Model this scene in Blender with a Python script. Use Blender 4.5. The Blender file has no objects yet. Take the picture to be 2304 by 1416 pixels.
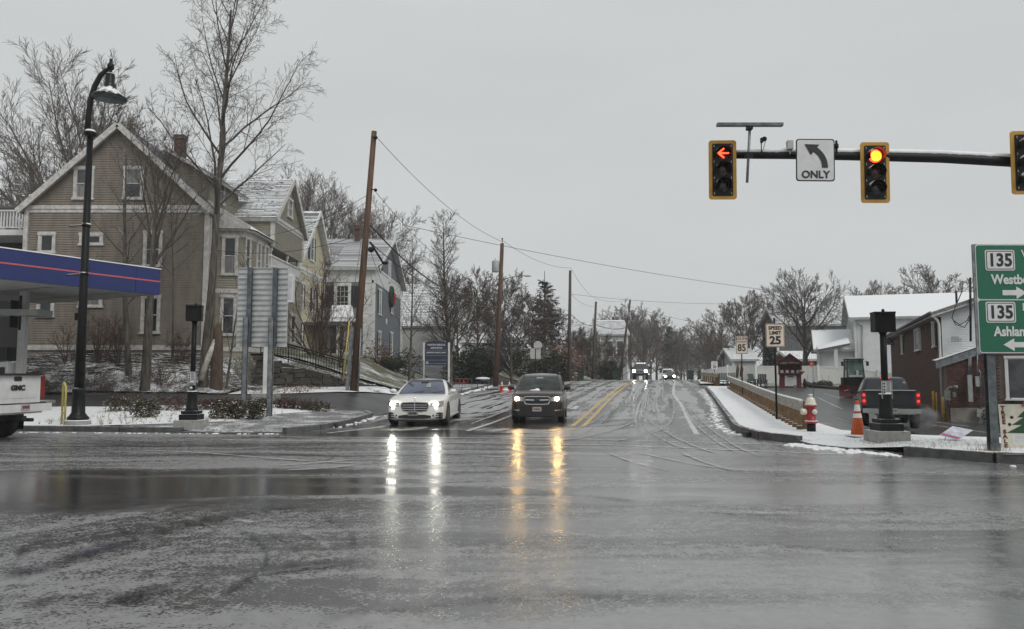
import bpy, math, random
import numpy as np
from mathutils import Vector, Matrix, Euler
from mathutils.geometry import delaunay_2d_cdt
R = math.radians
rng = random.Random(7)
scene = bpy.context.scene
HAZE = 0.0008
COL = scene.collection

# ------------------------------------------------------------------ camera
cam_d = bpy.data.cameras.new('camera')
cam = bpy.data.objects.new('camera', cam_d)
COL.objects.link(cam)
PITCH = math.atan(137 / 1750)
cam.location = (0, 0, 1.6)
cam.rotation_euler = (R(90) + PITCH, 0, 0)
cam_d.sensor_width = 36
cam_d.lens = 36 * 1750 / 2304
cam_d.clip_start = 0.1
cam_d.clip_end = 2000
scene.camera = cam

# ------------------------------------------------------------------ sky, sun, exposure
world = bpy.data.worlds.new('World')
scene.world = world
world.use_nodes = True
wn = world.node_tree
wn.nodes.clear()
SUN_EL, SUN_AZ = R(46), R(142)       # azimuth clockwise from +Y: behind the camera, to the right
sky = wn.nodes.new('ShaderNodeTexSky')
sky.sky_type = 'NISHITA'
sky.sun_disc = False
sky.sun_elevation = SUN_EL
sky.sun_rotation = SUN_AZ
hs = wn.nodes.new('ShaderNodeHueSaturation')
hs.inputs['Saturation'].default_value = 0.12
mx = wn.nodes.new('ShaderNodeMix')
mx.data_type = 'RGBA'
mx.inputs[0].default_value = 0.9      # the cloud layer hides nine tenths of the clear sky
tcw = wn.nodes.new('ShaderNodeTexCoord'); mpw = wn.nodes.new('ShaderNodeMapping'); mpw.inputs['Scale'].default_value = (1.2, 1.2, 4.0)
nzw = wn.nodes.new('ShaderNodeTexNoise'); nzw.inputs['Scale'].default_value = 1.6; nzw.inputs['Detail'].default_value = 5
rmp = wn.nodes.new('ShaderNodeMapRange'); rmp.inputs[1].default_value = 0.3; rmp.inputs[2].default_value = 0.7; rmp.inputs[3].default_value = 0.955; rmp.inputs[4].default_value = 1.04
vm = wn.nodes.new('ShaderNodeVectorMath'); vm.operation = 'SCALE'; vm.inputs[0].default_value = (6.3, 6.5, 6.5)
wn.links.new(tcw.outputs['Generated'], mpw.inputs[0]); wn.links.new(mpw.outputs[0], nzw.inputs['Vector']); wn.links.new(nzw.outputs['Fac'], rmp.inputs[0]); wn.links.new(rmp.outputs[0], vm.inputs['Scale']); wn.links.new(vm.outputs[0], mx.inputs[7])
bg = wn.nodes.new('ShaderNodeBackground')
bg.inputs['Strength'].default_value = 0.1
wo = wn.nodes.new('ShaderNodeOutputWorld')
wn.links.new(sky.outputs[0], hs.inputs['Color'])
wn.links.new(hs.outputs[0], mx.inputs[6])
wn.links.new(mx.outputs[2], bg.inputs['Color'])
wn.links.new(bg.outputs[0], wo.inputs['Surface'])
sun_d = bpy.data.lights.new('sun', 'SUN')
sun_d.energy = 1.5
sun_d.angle = R(30)
sun_d.color = (1.0, 0.97, 0.93)
sun = bpy.data.objects.new('sun', sun_d)
COL.objects.link(sun)
sd = Vector((math.sin(SUN_AZ) * math.cos(SUN_EL), math.cos(SUN_AZ) * math.cos(SUN_EL), math.sin(SUN_EL)))
sun.rotation_euler = sd.to_track_quat('Z', 'Y').to_euler()
sun.location = sd * 60
scene.view_settings.view_transform = 'Standard'
scene.view_settings.look = 'None'
scene.view_settings.exposure = 0.0
scene.view_settings.gamma = 1.0
scene.view_settings.use_curve_mapping = False
scene.render.engine = 'CYCLES'
cy = scene.cycles
cy.use_denoising = True
cy.max_bounces = 6
cy.diffuse_bounces = 2
cy.glossy_bounces = 3
cy.transmission_bounces = 4
cy.volume_bounces = 0
cy.transparent_max_bounces = 8
cy.sample_clamp_indirect = 6
cy.caustics_reflective = False
cy.caustics_refractive = False

# ------------------------------------------------------------------ materials
class NT:
    """small helper round a node tree"""
    def __init__(s, m):
        s.t = m.node_tree; s.n = s.t.nodes; s.l = s.t.links
    def put(s, sock, v):
        if isinstance(v, bpy.types.NodeSocket): s.l.new(v, sock)
        else:
            if isinstance(v, tuple) and len(v) == 3 and sock.type == 'RGBA': v = v + (1,)
            sock.default_value = v
    def math(s, op, a, b=0.0, c=None, clamp=False):
        n = s.n.new('ShaderNodeMath'); n.operation = op; n.use_clamp = clamp
        s.put(n.inputs[0], a); s.put(n.inputs[1], b)
        if c is not None: s.put(n.inputs[2], c)
        return n.outputs[0]
    def xyz(s, x, y, z):
        n = s.n.new('ShaderNodeCombineXYZ')
        for i, v in enumerate((x, y, z)): s.put(n.inputs[i], v)
        return n.outputs[0]
    def sep(s, v):
        n = s.n.new('ShaderNodeSeparateXYZ'); s.put(n.inputs[0], v); return n.outputs
    def noise(s, vec, scale=1.0, detail=3.0, rough=0.55, dist=0.0):
        n = s.n.new('ShaderNodeTexNoise'); s.put(n.inputs['Vector'], vec)
        n.inputs['Scale'].default_value = scale; n.inputs['Detail'].default_value = detail
        n.inputs['Roughness'].default_value = rough; n.inputs['Distortion'].default_value = dist
        return n.outputs['Fac']
    def smooth(s, v, a, b, lo=0.0, hi=1.0):
        n = s.n.new('ShaderNodeMapRange'); n.interpolation_type = 'SMOOTHSTEP'
        s.put(n.inputs[0], v)
        for i, q in enumerate((a, b, lo, hi)): s.put(n.inputs[i + 1], q)
        return n.outputs[0]
    def mix(s, f, a, b):
        n = s.n.new('ShaderNodeMix'); n.data_type = 'RGBA'
        s.put(n.inputs[0], f); s.put(n.inputs[6], a); s.put(n.inputs[7], b)
        return n.outputs[2]
    def lerp(s, f, a, b):
        n = s.n.new('ShaderNodeMix'); n.data_type = 'FLOAT'
        s.put(n.inputs[0], f); s.put(n.inputs[2], a); s.put(n.inputs[3], b)
        return n.outputs[0]
    def bump(s, h, strength, dist=0.02, normal=None):
        n = s.n.new('ShaderNodeBump'); s.put(n.inputs['Strength'], strength); n.inputs['Distance'].default_value = dist
        s.put(n.inputs['Height'], h)
        if normal is not None: s.put(n.inputs['Normal'], normal)
        return n.outputs[0]

SNOW = (0.78, 0.80, 0.82)
def new_mat(name):
    m = bpy.data.materials.new(name); m.use_nodes = True
    nt = NT(m); b = nt.n['Principled BSDF']
    geo = nt.n.new('ShaderNodeNewGeometry'); tc = nt.n.new('ShaderNodeTexCoord')
    return m, nt, b, geo, tc

def mat(name, col, rough=0.6, metal=0.0, var=0.18, vs=5.0, stretch=(1, 1, 1), bump=0.0, bs=40.0, snow=0.0, emit=0.0, ecol=None, coat=0.0, spec=0.5, dirt=0.0, world=False):
    """painted / weathered surface; snow = how much lies on upward faces"""
    m, nt, b, geo, tc = new_mat(name)
    src = geo.outputs['Position'] if world else tc.outputs['Object']
    mp = nt.n.new('ShaderNodeMapping'); nt.l.new(src, mp.inputs[0]); mp.inputs['Scale'].default_value = stretch
    v = mp.outputs[0]
    c = col
    if var > 0:
        f = nt.smooth(nt.noise(v, vs, 4), 0.3, 0.7)
        lo = tuple(x * (1 - var) for x in col); hi = tuple(min(1, x * (1 + var)) for x in col)
        c = nt.mix(f, lo, hi)
    if dirt > 0:
        f = nt.smooth(nt.noise(v, vs * 0.4, 5), 0.52, 0.75, 0, dirt)
        c = nt.mix(f, c, (0.06, 0.055, 0.05))
    rg = rough
    if snow > 0:
        nz = nt.sep(geo.outputs['Normal'])[2]
        k = nt.math('ADD', nz, nt.math('MULTIPLY', nt.math('SUBTRACT', nt.noise(src, 6.0, 4), 0.5), 1.3))
        t = 1.25 - snow
        f = nt.smooth(k, t - 0.12, t + 0.12)
        c = nt.mix(f, c, SNOW); rg = nt.lerp(f, rough, 0.7)
    nt.put(b.inputs['Base Color'], c); nt.put(b.inputs['Roughness'], rg)
    b.inputs['Metallic'].default_value = metal
    b.inputs['Specular IOR Level'].default_value = spec
    if coat: b.inputs['Coat Weight'].default_value = coat; b.inputs['Coat Roughness'].default_value = 0.06
    if bump > 0: nt.put(b.inputs['Normal'], nt.bump(nt.noise(v, bs, 4), bump))
    if emit > 0:
        b.inputs['Emission Color'].default_value = (*(ecol or col), 1); b.inputs['Emission Strength'].default_value = emit
    return m

def snow_ground(name, under, cover, us=3.0, scale=0.9):
    """snow lying in patches over what grows or lies beneath; cover 0..1"""
    m, nt, b, geo, tc = new_mat(name)
    p = geo.outputs['Position']
    a = nt.noise(p, scale, 7, 0.65); f2 = nt.noise(p, 14, 4, 0.7)
    k = nt.math('ADD', nt.math('MULTIPLY', a, 0.55), nt.math('MULTIPLY', f2, 0.45))
    t = 0.5 + (0.5 - cover) * 0.4
    f = nt.smooth(k, t - 0.06, t + 0.06)
    g = nt.noise(p, us, 5)
    uc = nt.mix(g, tuple(x * 0.55 for x in under), tuple(x * 1.5 for x in under))
    sc = nt.mix(nt.noise(p, 2.2, 5), (0.74, 0.76, 0.78), (0.88, 0.89, 0.90))
    nt.put(b.inputs['Base Color'], nt.mix(f, uc, sc))
    b.inputs['Roughness'].default_value = 0.85
    lump = nt.noise(p, 5.5, 3, 0.6); trod = nt.smooth(nt.noise(p, 3.1, 2, 0.5), 0.60, 0.68)
    nt.put(b.inputs['Normal'], nt.bump(nt.math('SUBTRACT', nt.math('ADD', nt.math('ADD', k, lump), nt.math('MULTIPLY', f, 0.4)), nt.math('MULTIPLY', trod, 0.5)), 0.8, 0.08))
    return m

def road_material():
    m, nt, b, geo, tc = new_mat('wet_asphalt')
    p = geo.outputs['Position']; x, y, z = nt.sep(p)
    wob = nt.math('MULTIPLY', nt.math('SUBTRACT', nt.noise(p, 0.35, 2), 0.5), 1.6)
    yw = nt.math('ADD', y, wob)
    # tyre streaks left by the cross traffic (along X)
    sx = nt.noise(nt.xyz(nt.math('MULTIPLY', x, 0.10), nt.math('MULTIPLY', yw, 1.5), 0.0), 1.0, 5, 0.58)
    # streaks up the main road
    u = nt.math('SUBTRACT', x, nt.math('MULTIPLY', y, 0.19))
    uw = nt.math('ADD', u, nt.math('MULTIPLY', wob, 0.5))
    sy = nt.noise(nt.xyz(nt.math('MULTIPLY', uw, 2.3), nt.math('MULTIPLY', y, 0.06), 3.0), 1.0, 5, 0.62)
    # turning tracks: streaks that follow circles
    def arc(cx, cyy, seed, f):
        dx = nt.math('SUBTRACT', x, cx); dy = nt.math('SUBTRACT', y, cyy)
        r = nt.math('SQRT', nt.math('ADD', nt.math('MULTIPLY', dx, dx), nt.math('MULTIPLY', dy, dy)))
        an = nt.math('ARCTAN2', dy, dx)
        return nt.noise(nt.xyz(nt.math('MULTIPLY', r, f), nt.math('MULTIPLY', an, 1.6), seed), 1.0, 4, 0.6), r
    a1, r1 = arc(-16.5, 15.5, 5.0, 1.5)
    a2, r2 = arc(-4.0, 34.0, 9.0, 1.7)
    a3, r3 = arc(15.0, 17.0, 13.0, 1.6)
    region = nt.smooth(y, 17.5, 24.0)
    q = nt.lerp(region, sx, sy)
    m1 = nt.math('MULTIPLY', nt.smooth(x, -1.0, -4.5), nt.smooth(y, 13.0, 9.0))
    q = nt.lerp(nt.math('MULTIPLY', m1, 0.85), q, a1)
    pm = nt.noise(p, 0.12, 2)
    m2 = nt.math('MULTIPLY', nt.smooth(pm, 0.44, 0.56), nt.math('MULTIPLY', nt.smooth(y, 14.0, 22.0), nt.smooth(y, 42.0, 30.0)))
    q = nt.lerp(nt.math('MULTIPLY', m2, 0.8), q, a2)
    m3 = nt.math('MULTIPLY', nt.smooth(x, 1.5, 4.5), nt.math('MULTIPLY', nt.smooth(y, 13.5, 18.0), nt.smooth(y, 34.0, 25.0)))
    q = nt.lerp(nt.math('MULTIPLY', m3, 0.75), q, a3)
    big = nt.noise(nt.xyz(nt.math('MULTIPLY', x, 0.12), nt.math('MULTIPLY', y, 0.3), 1.0), 1.0, 3)
    q = nt.math('ADD', q, nt.math('MULTIPLY', nt.math('SUBTRACT', big, 0.5), 0.55))
    # sheet of standing water on the left of the crossing and in front of the waiting cars
    def pool(cx, cyy, rx, ry):
        dx = nt.math('DIVIDE', nt.math('SUBTRACT', x, cx), rx); dy = nt.math('DIVIDE', nt.math('SUBTRACT', yw, cyy), ry)
        d = nt.math('ADD', nt.math('MULTIPLY', dx, dx), nt.math('MULTIPLY', dy, dy))
        return nt.math('MULTIPLY', nt.smooth(nt.math('ADD', d, nt.math('MULTIPLY', nt.math('SUBTRACT', sx, 0.5), 2.2)), 1.25, 0.35), 0.82)
    w = nt.math('MAXIMUM', pool(-7.5, 11.2, 6.5, 1.9), pool(-3.5, 21.5, 4.2, 1.6))
    w = nt.math('MAXIMUM', w, nt.math('MULTIPLY', pool(0.4, 27.5, 1.9, 5.0), 0.9))
    clear = nt.math('MAXIMUM', pool(6.6, 6.6, 2.6, 2.0), nt.math('MULTIPLY', pool(7.6, 11.2, 2.6, 1.5), 0.6)); w = nt.math('MAXIMUM', w, clear)
    far = nt.smooth(y, 17.0, 30.0)
    # wheel paths up the main road: two wetter bands in every lane
    def band(c, w):
        return nt.smooth(nt.math('ABSOLUTE', nt.math('SUBTRACT', uw, c)), w, w * 0.35)
    wheels = band(-2.6, .35)
    for c in (-0.95, -4.6, -6.2, .55, 2.05, 3.1): wheels = nt.math('MAXIMUM', wheels, band(c, .35))
    q = nt.math('SUBTRACT', q, nt.math('MULTIPLY', nt.math('MULTIPLY', wheels, far), 0.13))
    # slushy grain: wet ice crumbs a few centimetres across
    g1 = nt.noise(nt.xyz(nt.math('MULTIPLY', x, 0.75), y, 0), 38, 2, 0.65)
    g2 = nt.noise(p, 7.0, 3, 0.65)
    grain = nt.math('ADD', nt.math('MULTIPLY', g1, 0.65), nt.math('MULTIPLY', g2, 0.35))
    grit = nt.noise(p, 110, 2, 0.6)
    gw = nt.lerp(far, 1.4, 0.40)
    qq = nt.math('ADD', q, nt.math('MULTIPLY', nt.math('SUBTRACT', grain, 0.5), gw))
    hw = nt.lerp(far, 0.075, 0.05)
    thr = nt.math('ADD', nt.lerp(far, 0.50, 0.48), nt.math('MULTIPLY', nt.math('MULTIPLY', nt.smooth(x, 0.5, -3.0), nt.smooth(y, 16.0, 11.0)), 0.035))
    s = nt.smooth(qq, nt.math('SUBTRACT', thr, hw), nt.math('ADD', thr, hw))
    s = nt.math('MULTIPLY', s, nt.math('SUBTRACT', 1.0, w))
    slush = nt.mix(g2, (0.20, 0.20, 0.203), (0.48, 0.48, 0.485))
    nearsl = nt.lerp(far, 0.62, 0.92)
    wet = nt.mix(grit, (0.018, 0.018, 0.019), (0.055, 0.055, 0.055))
    sheen_film = nt.math('MULTIPLY', nt.math('MULTIPLY', nt.smooth(x, -2.5, 1.5), nt.smooth(y, 19.0, 13.0)), nt.math('MULTIPLY', nt.math('SUBTRACT', 1.0, clear), nt.smooth(nt.noise(nt.xyz(nt.math('MULTIPLY', x, 0.25), nt.math('MULTIPLY', y, 1.6), 4.0), 0.55, 5, 0.68), 0.38, 0.60)))
    c = nt.mix(nt.math('MULTIPLY', s, nearsl), wet, slush)
    c = nt.mix(nt.math('MULTIPLY', sheen_film, nt.smooth(sx, 0.36, 0.55, 0.45, 0.9)), c, nt.mix(g2, (0.15, 0.15, 0.152), (0.24, 0.24, 0.24)))  # thin slush film, its grey lightened to paint in the reflected sky
    nt.put(b.inputs['Base Color'], c)
    rg = nt.lerp(s, nt.lerp(grain, 0.12, 0.24), nt.lerp(region, 0.36, 0.55))
    rg = nt.lerp(w, rg, 0.075)
    rg = nt.lerp(sheen_film, rg, nt.lerp(g2, 0.09, 0.16))
    nt.put(b.inputs['Roughness'], rg)
    b.inputs['IOR'].default_value = 2.1
    h = nt.math('ADD', nt.math('MULTIPLY', grit, 0.35), nt.math('ADD', nt.math('MULTIPLY', g1, 0.7), nt.math('MULTIPLY', s, 0.35)))
    bs = nt.lerp(sheen_film, nt.lerp(w, nt.lerp(s, 0.22, 0.45), 0.05), 0.13)
    nt.put(b.inputs['Normal'], nt.bump(h, bs, 0.012))
    return m

M = {}
def mk(key, *a, **k): M[key] = mat(key, *a, **k)
M['road'] = road_material()
mk('lot', (0.060, 0.060, 0.062), rough=0.32, var=0.45, vs=1.2, stretch=(0.5, 2, 1), bump=0.2, bs=60, world=True)
M['lot_snowy'] = snow_ground('lot_snowy', (0.07, 0.07, 0.072), 0.30, us=1.2, scale=0.5)
M['walk_snow'] = snow_ground('walk_snow', (0.30, 0.30, 0.31), 0.86, us=2)
M['walk_wet'] = snow_ground('walk_wet', (0.17, 0.17, 0.17), 0.44, us=2)
M['verge'] = snow_ground('verge', (0.10, 0.10, 0.07), 0.68, us=4)
M['bed_snow'] = snow_ground('bed_snow', (0.17, 0.13, 0.10), 0.90, us=6)
M['lawn'] = snow_ground('lawn', (0.095, 0.10, 0.052), 0.40, us=8, scale=0.5)
M['mulch'] = snow_ground('mulch', (0.048, 0.037, 0.028), 0.46, us=9, scale=0.8)
M['ground'] = snow_ground('ground', (0.09, 0.085, 0.06), 0.45, us=5, scale=0.35)
mk('granite', (0.075, 0.075, 0.077), rough=0.5, var=0.35, vs=5, bump=0.3, snow=0.16)
mk('concrete', (0.30, 0.295, 0.28), rough=0.8, var=0.2, vs=6, bump=0.2, snow=0.75, dirt=0.4)
mk('foundation', (0.22, 0.205, 0.185), rough=0.85, var=0.25, vs=3, bump=0.2, dirt=0.4)
mk('fieldstone', (0.040, 0.036, 0.031), rough=0.85, var=0.6, vs=3, bump=0.6, snow=0.22)
def streak_mat(name, col, rough, soft):
    m, nt, b, geo, tc = new_mat(name)
    at_ = nt.n.new('ShaderNodeAttribute'); at_.attribute_name = 'mid'; p = geo.outputs['Position']
    k = nt.math('ADD', nt.math('MULTIPLY', at_.outputs['Fac'], 0.9), nt.math('SUBTRACT', nt.math('ADD', nt.math('MULTIPLY', nt.noise(p, 2.0, 3), 0.9), nt.math('MULTIPLY', nt.noise(p, 30, 2), soft)), 0.5 + soft * 0.5))
    f = nt.smooth(k, 0.20, 0.85)
    nt.put(b.inputs['Base Color'], nt.mix(nt.noise(p, 9, 3), tuple(c * 0.7 for c in col), tuple(c * 1.25 for c in col)))
    b.inputs['Roughness'].default_value = rough; b.inputs['IOR'].default_value = 1.7
    tr = nt.n.new('ShaderNodeBsdfTransparent'); ms = nt.n.new('ShaderNodeMixShader')
    nt.put(ms.inputs[0], f); nt.l.new(tr.outputs[0], ms.inputs[1]); nt.l.new(b.outputs[0], ms.inputs[2]); nt.l.new(ms.outputs[0], nt.n['Material Output'].inputs['Surface'])
    return m
M['slush_streak'] = streak_mat('slush_streak', (0.44, 0.445, 0.45), 0.6, 0.5)
M['wet_streak'] = streak_mat('wet_streak', (0.030, 0.030, 0.032), 0.11, 1.0)
mk('iron', (0.018, 0.017, 0.016), rough=0.35, metal=0.3, var=0.3, vs=20)
mk('white_line', (0.52, 0.52, 0.52), rough=0.35, var=0.3, vs=5, dirt=0.6, world=True)
mk('yellow_line', (0.52, 0.33, 0.06), rough=0.35, var=0.3, vs=5, dirt=0.35, world=True)
mk('tan_siding', (0.200, 0.174, 0.141), rough=0.7, var=0.16, vs=1.6, stretch=(1.6, 1.6, 0.5), dirt=0.18)
mk('sage_siding', (0.275, 0.26, 0.205), rough=0.7, var=0.10, vs=2, stretch=(1, 1, 6))
mk('white_trim', (0.62, 0.63, 0.62), rough=0.55, var=0.10, vs=2, snow=0.3)
mk('worn_trim', (0.50, 0.485, 0.46), rough=0.6, var=0.2, vs=5, snow=0.3, dirt=0.25)
mk('yellow_siding', (0.54, 0.50, 0.37), rough=0.7, var=0.06, vs=2)
mk('grey_siding', (0.165, 0.180, 0.200), rough=0.7, var=0.10, vs=2)
mk('pale_siding', (0.46, 0.46, 0.45), rough=0.7, var=0.08, vs=2)
mk('dull_siding', (0.40, 0.41, 0.41), rough=0.7, var=0.08, vs=2)
mk('white_siding', (0.70, 0.72, 0.73), rough=0.6, var=0.05, vs=2)
mk('shutter_dark', (0.018, 0.022, 0.026), rough=0.6)
mk('glass', (0.022, 0.026, 0.030), rough=0.08, var=0.5, vs=1.2)
mk('curtain', (0.16, 0.16, 0.155), rough=0.2, var=0.35, vs=4, stretch=(3, 3, 0.3))
mk('glass_grey', (0.05, 0.055, 0.06), rough=0.06, var=0.6, vs=1.5)
mk('glass_blind', (0.30, 0.31, 0.31), rough=0.15, var=0.2, vs=3)
mk('shingle', (0.060, 0.060, 0.065), rough=0.8, var=0.35, vs=7, bump=0.3)
mk('shingle_snow', (0.075, 0.077, 0.082), rough=0.8, var=0.3, vs=5, snow=0.58)
mk('roof_snow', (0.10, 0.10, 0.105), rough=0.8, var=0.1, snow=0.95)
mk('barn_roof', (0.10, 0.10, 0.105), rough=0.85, var=0.4, vs=3, snow=0.40)
mk('barn_board', (0.105, 0.107, 0.11), rough=0.85, var=0.35, vs=2, stretch=(6, 6, 1))
mk('chimney_brick', (0.080, 0.040, 0.034), rough=0.8, var=0.4, vs=8, bump=0.3)
mk('brick_red', (0.095, 0.041, 0.031), rough=0.85, var=0.35, vs=4, bump=0.2, world=True)
mk('brick_dark', (0.068, 0.032, 0.026), rough=0.85, var=0.35, vs=4, bump=0.2, world=True)
mk('mortar', (0.17, 0.145, 0.125), rough=0.9, var=0.2)
mk('dark_porch', (0.03, 0.03, 0.028), rough=0.8)
mk('black_paint', (0.006, 0.007, 0.007), rough=0.42, var=0.2, snow=0.33, spec=0.25)
mk('black_snow', (0.006, 0.007, 0.007), rough=0.42, var=0.2, snow=0.72, spec=0.25)
mk('black_plain', (0.006, 0.006, 0.0065), rough=0.5, var=0.2, spec=0.2)
mk('galv', (0.20, 0.215, 0.225), rough=0.45, metal=0.5, var=0.3, vs=6, dirt=0.2)
mk('galv_dark', (0.10, 0.115, 0.125), rough=0.5, metal=0.4, var=0.35, vs=6)
mk('aluminium', (0.52, 0.53, 0.53), rough=0.42, metal=0.35, var=0.12, vs=3)
mk('pole_wood', (0.095, 0.052, 0.033), rough=0.8, var=0.4, vs=2.0, stretch=(6, 6, 0.5), bump=0.3, dirt=0.5)
mk('pole_old', (0.070, 0.057, 0.048), rough=0.85, var=0.35, vs=2.0, stretch=(6, 6, 0.5), bump=0.3)
mk('rail_wood', (0.33, 0.30, 0.265), rough=0.8, var=0.3, vs=3, stretch=(1, 1, 4), bump=0.2, snow=0.85)
mk('post_wood', (0.115, 0.068, 0.030), rough=0.8, var=0.35, vs=4, bump=0.2, snow=0.6)
mk('canopy_blue', (0.012, 0.024, 0.125), rough=0.35, var=0.08, vs=1)
mk('canopy_red', (0.50, 0.10, 0.13), rough=0.4, var=0.05)
mk('soffit', (0.34, 0.345, 0.34), rough=0.6, var=0.15, vs=2)
mk('pipe_yellow', (0.50, 0.42, 0.12), rough=0.5, var=0.15)
mk('bollard_yellow', (0.55, 0.33, 0.04), rough=0.5, var=0.15, snow=0.4)
mk('sign_green', (0.004, 0.115, 0.062), rough=0.4, var=0.05)
mk('sign_white', (0.62, 0.63, 0.63), rough=0.4, var=0.06)
mk('sign_cream', (0.66, 0.56, 0.46), rough=0.4, var=0.06)
mk('sign_grey', (0.44, 0.44, 0.43), rough=0.45, var=0.08)
mk('sign_navy', (0.020, 0.026, 0.060), rough=0.5)
mk('ink', (0.010, 0.010, 0.010), rough=0.5, var=0)
mk('plate_yellow', (0.42, 0.225, 0.022), rough=0.5, var=0.12)
mk('lens_off', (0.020, 0.020, 0.022), rough=0.2)
mk('lens_amber_off', (0.035, 0.012, 0.006), rough=0.2)
mk('lamp_red', (1.0, 0.055, 0.015), rough=0.4, var=0, emit=4.5, ecol=(1.0, 0.060, 0.020))
mk('overexposed_core', (1.0, 0.45, 0.02), rough=0.4, var=0, emit=4.0, ecol=(1.0, 0.26, 0.012))  # orange glow painted in for the overexposed centre of the red lens
mk('head_white', (1, 1, 0.95), rough=0.3, var=0, emit=190.0, ecol=(1.0, 1.0, 0.86))
mk('head_warm', (1, 0.8, 0.4), rough=0.3, var=0, emit=190.0, ecol=(1.0, 0.62, 0.22))
mk('head_far', (1, 1, 0.95), rough=0.3, var=0, emit=60.0, ecol=(1.0, 1.0, 0.9))
mk('drl', (1, 1, 1), rough=0.3, var=0, emit=3.0, ecol=(1.0, 1.0, 0.95))
mk('tail_lit', (1, 0.03, 0.02), rough=0.3, var=0, emit=1.0, ecol=(1.0, 0.04, 0.03))
mk('tail_red', (0.20, 0.006, 0.008), rough=0.2, var=0.2, coat=0.6)
mk('car_white', (0.72, 0.715, 0.69), rough=0.3, var=0.03, coat=0.9)
mk('car_truck_white', (0.70, 0.705, 0.70), rough=0.3, var=0.06, coat=0.7, dirt=0.15)
mk('car_brown', (0.026, 0.016, 0.012), rough=0.3, var=0.12, coat=0.5, spec=0.35)
mk('car_grey', (0.020, 0.022, 0.026), rough=0.35, var=0.15, coat=0.35, spec=0.3)
mk('car_roof_snow', (0.03, 0.03, 0.03), rough=0.3, var=0.1, snow=0.8)
mk('car_dark', (0.025, 0.028, 0.030), rough=0.35, coat=0.6)
mk('glass_car', (0.014, 0.018, 0.024), rough=0.05, var=0.4, vs=2, coat=0.5)
mk('glass_suv', (0.020, 0.030, 0.026), rough=0.06, var=0.8, vs=2.5, coat=0.2, spec=0.3)
mk('glass_blue', (0.045, 0.060, 0.105), rough=0.08, var=0.3, vs=2, coat=0.5)
mk('glass_teal', (0.13, 0.20, 0.18), rough=0.08, var=0.4, vs=2)
mk('glass_green', (0.03, 0.075, 0.065), rough=0.06, var=0.4, vs=2)
mk('rubber', (0.012, 0.012, 0.012), rough=0.6, var=0.3)
mk('alloy', (0.28, 0.28, 0.29), rough=0.3, metal=0.7, var=0.1)
mk('chrome', (0.62, 0.62, 0.62), rough=0.18, metal=0.9, var=0.05)
mk('trim_black', (0.012, 0.012, 0.013), rough=0.4)
mk('lamp_clear', (0.32, 0.33, 0.34), rough=0.1, var=0.3, vs=20, coat=0.8)
mk('plate_pale', (0.42, 0.36, 0.36), rough=0.5, var=0.25, vs=25)
mk('plate_grey', (0.20, 0.21, 0.19), rough=0.5, var=0.3, vs=25)
mk('hydrant_red', (0.30, 0.014, 0.018), rough=0.4, var=0.15, dirt=0.2)
mk('hydrant_white', (0.66, 0.62, 0.52), rough=0.5, var=0.1, snow=0.5)
mk('cone_orange', (0.55, 0.09, 0.012), rough=0.5, var=0.12, dirt=0.25)
mk('cone_bright', (0.75, 0.07, 0.02), rough=0.5, var=0.1)
mk('cone_band', (0.66, 0.66, 0.65), rough=0.4, var=0.1)
mk('cart_red', (0.115, 0.014, 0.018), rough=0.55, var=0.2)
mk('shed_red', (0.145, 0.030, 0.026), rough=0.8, var=0.2)
mk('plow_red', (0.105, 0.007, 0.014), rough=0.4, var=0.2)
mk('bin_green', (0.012, 0.030, 0.025), rough=0.5, snow=0.3)
mk('vinyl', (0.74, 0.745, 0.73), rough=0.45, var=0.04)
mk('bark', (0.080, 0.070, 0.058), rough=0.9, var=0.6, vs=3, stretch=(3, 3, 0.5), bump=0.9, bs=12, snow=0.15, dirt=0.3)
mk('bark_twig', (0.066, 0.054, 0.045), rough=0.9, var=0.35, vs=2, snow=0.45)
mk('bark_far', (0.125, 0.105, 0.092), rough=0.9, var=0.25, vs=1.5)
mk('bark_brown', (0.085, 0.055, 0.042), rough=0.9, var=0.3, vs=2, snow=0.25)
mk('birch', (0.40, 0.38, 0.33), rough=0.8, var=0.3, vs=6, snow=0.45)
mk('stump', (0.075, 0.052, 0.035), rough=0.9, var=0.4, vs=5, stretch=(3, 3, 0.6), bump=0.5)
mk('leaf_dark', (0.018, 0.027, 0.014), rough=0.7, var=0.5, vs=3, snow=0.10, spec=0.25)
mk('leaf_juniper', (0.070, 0.060, 0.038), rough=0.8, var=0.5, vs=3, snow=0.34, spec=0.25)
mk('leaf_red', (0.075, 0.032, 0.028), rough=0.8, var=0.5, vs=3, snow=0.15)
mk('leaf_rust', (0.15, 0.075, 0.045), rough=0.8, var=0.5, vs=3, snow=0.25)
mk('dead_grass', (0.22, 0.17, 0.11), rough=0.9, var=0.4, vs=3, snow=0.2)
mk('spruce', (0.022, 0.034, 0.026), rough=0.8, var=0.5, vs=1.5, snow=0.2)
mk('wire', (0.012, 0.012, 0.013), rough=0.5, var=0)
mk('wire_guard', (0.50, 0.38, 0.08), rough=0.5, var=0.05)
mk('wire_thin', (0.10, 0.10, 0.105), rough=0.6, var=0)
mk('transformer', (0.36, 0.38, 0.38), rough=0.5, var=0.1, snow=0.5)
mk('snow', (0.80, 0.81, 0.83), rough=0.8, var=0.06, bump=0.4, bs=10)
mk('pink', (0.42, 0.10, 0.28), rough=0.5, var=0.05)
mk('sign_lilac', (0.60, 0.62, 0.70), rough=0.4, var=0.22, vs=7)
mk('paint_green', (0.012, 0.060, 0.022), rough=0.7, var=0.2)
mk('paint_red', (0.42, 0.02, 0.02), rough=0.6, var=0.15)
mk('board_cream', (0.56, 0.53, 0.44), rough=0.7, var=0.1)
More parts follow.
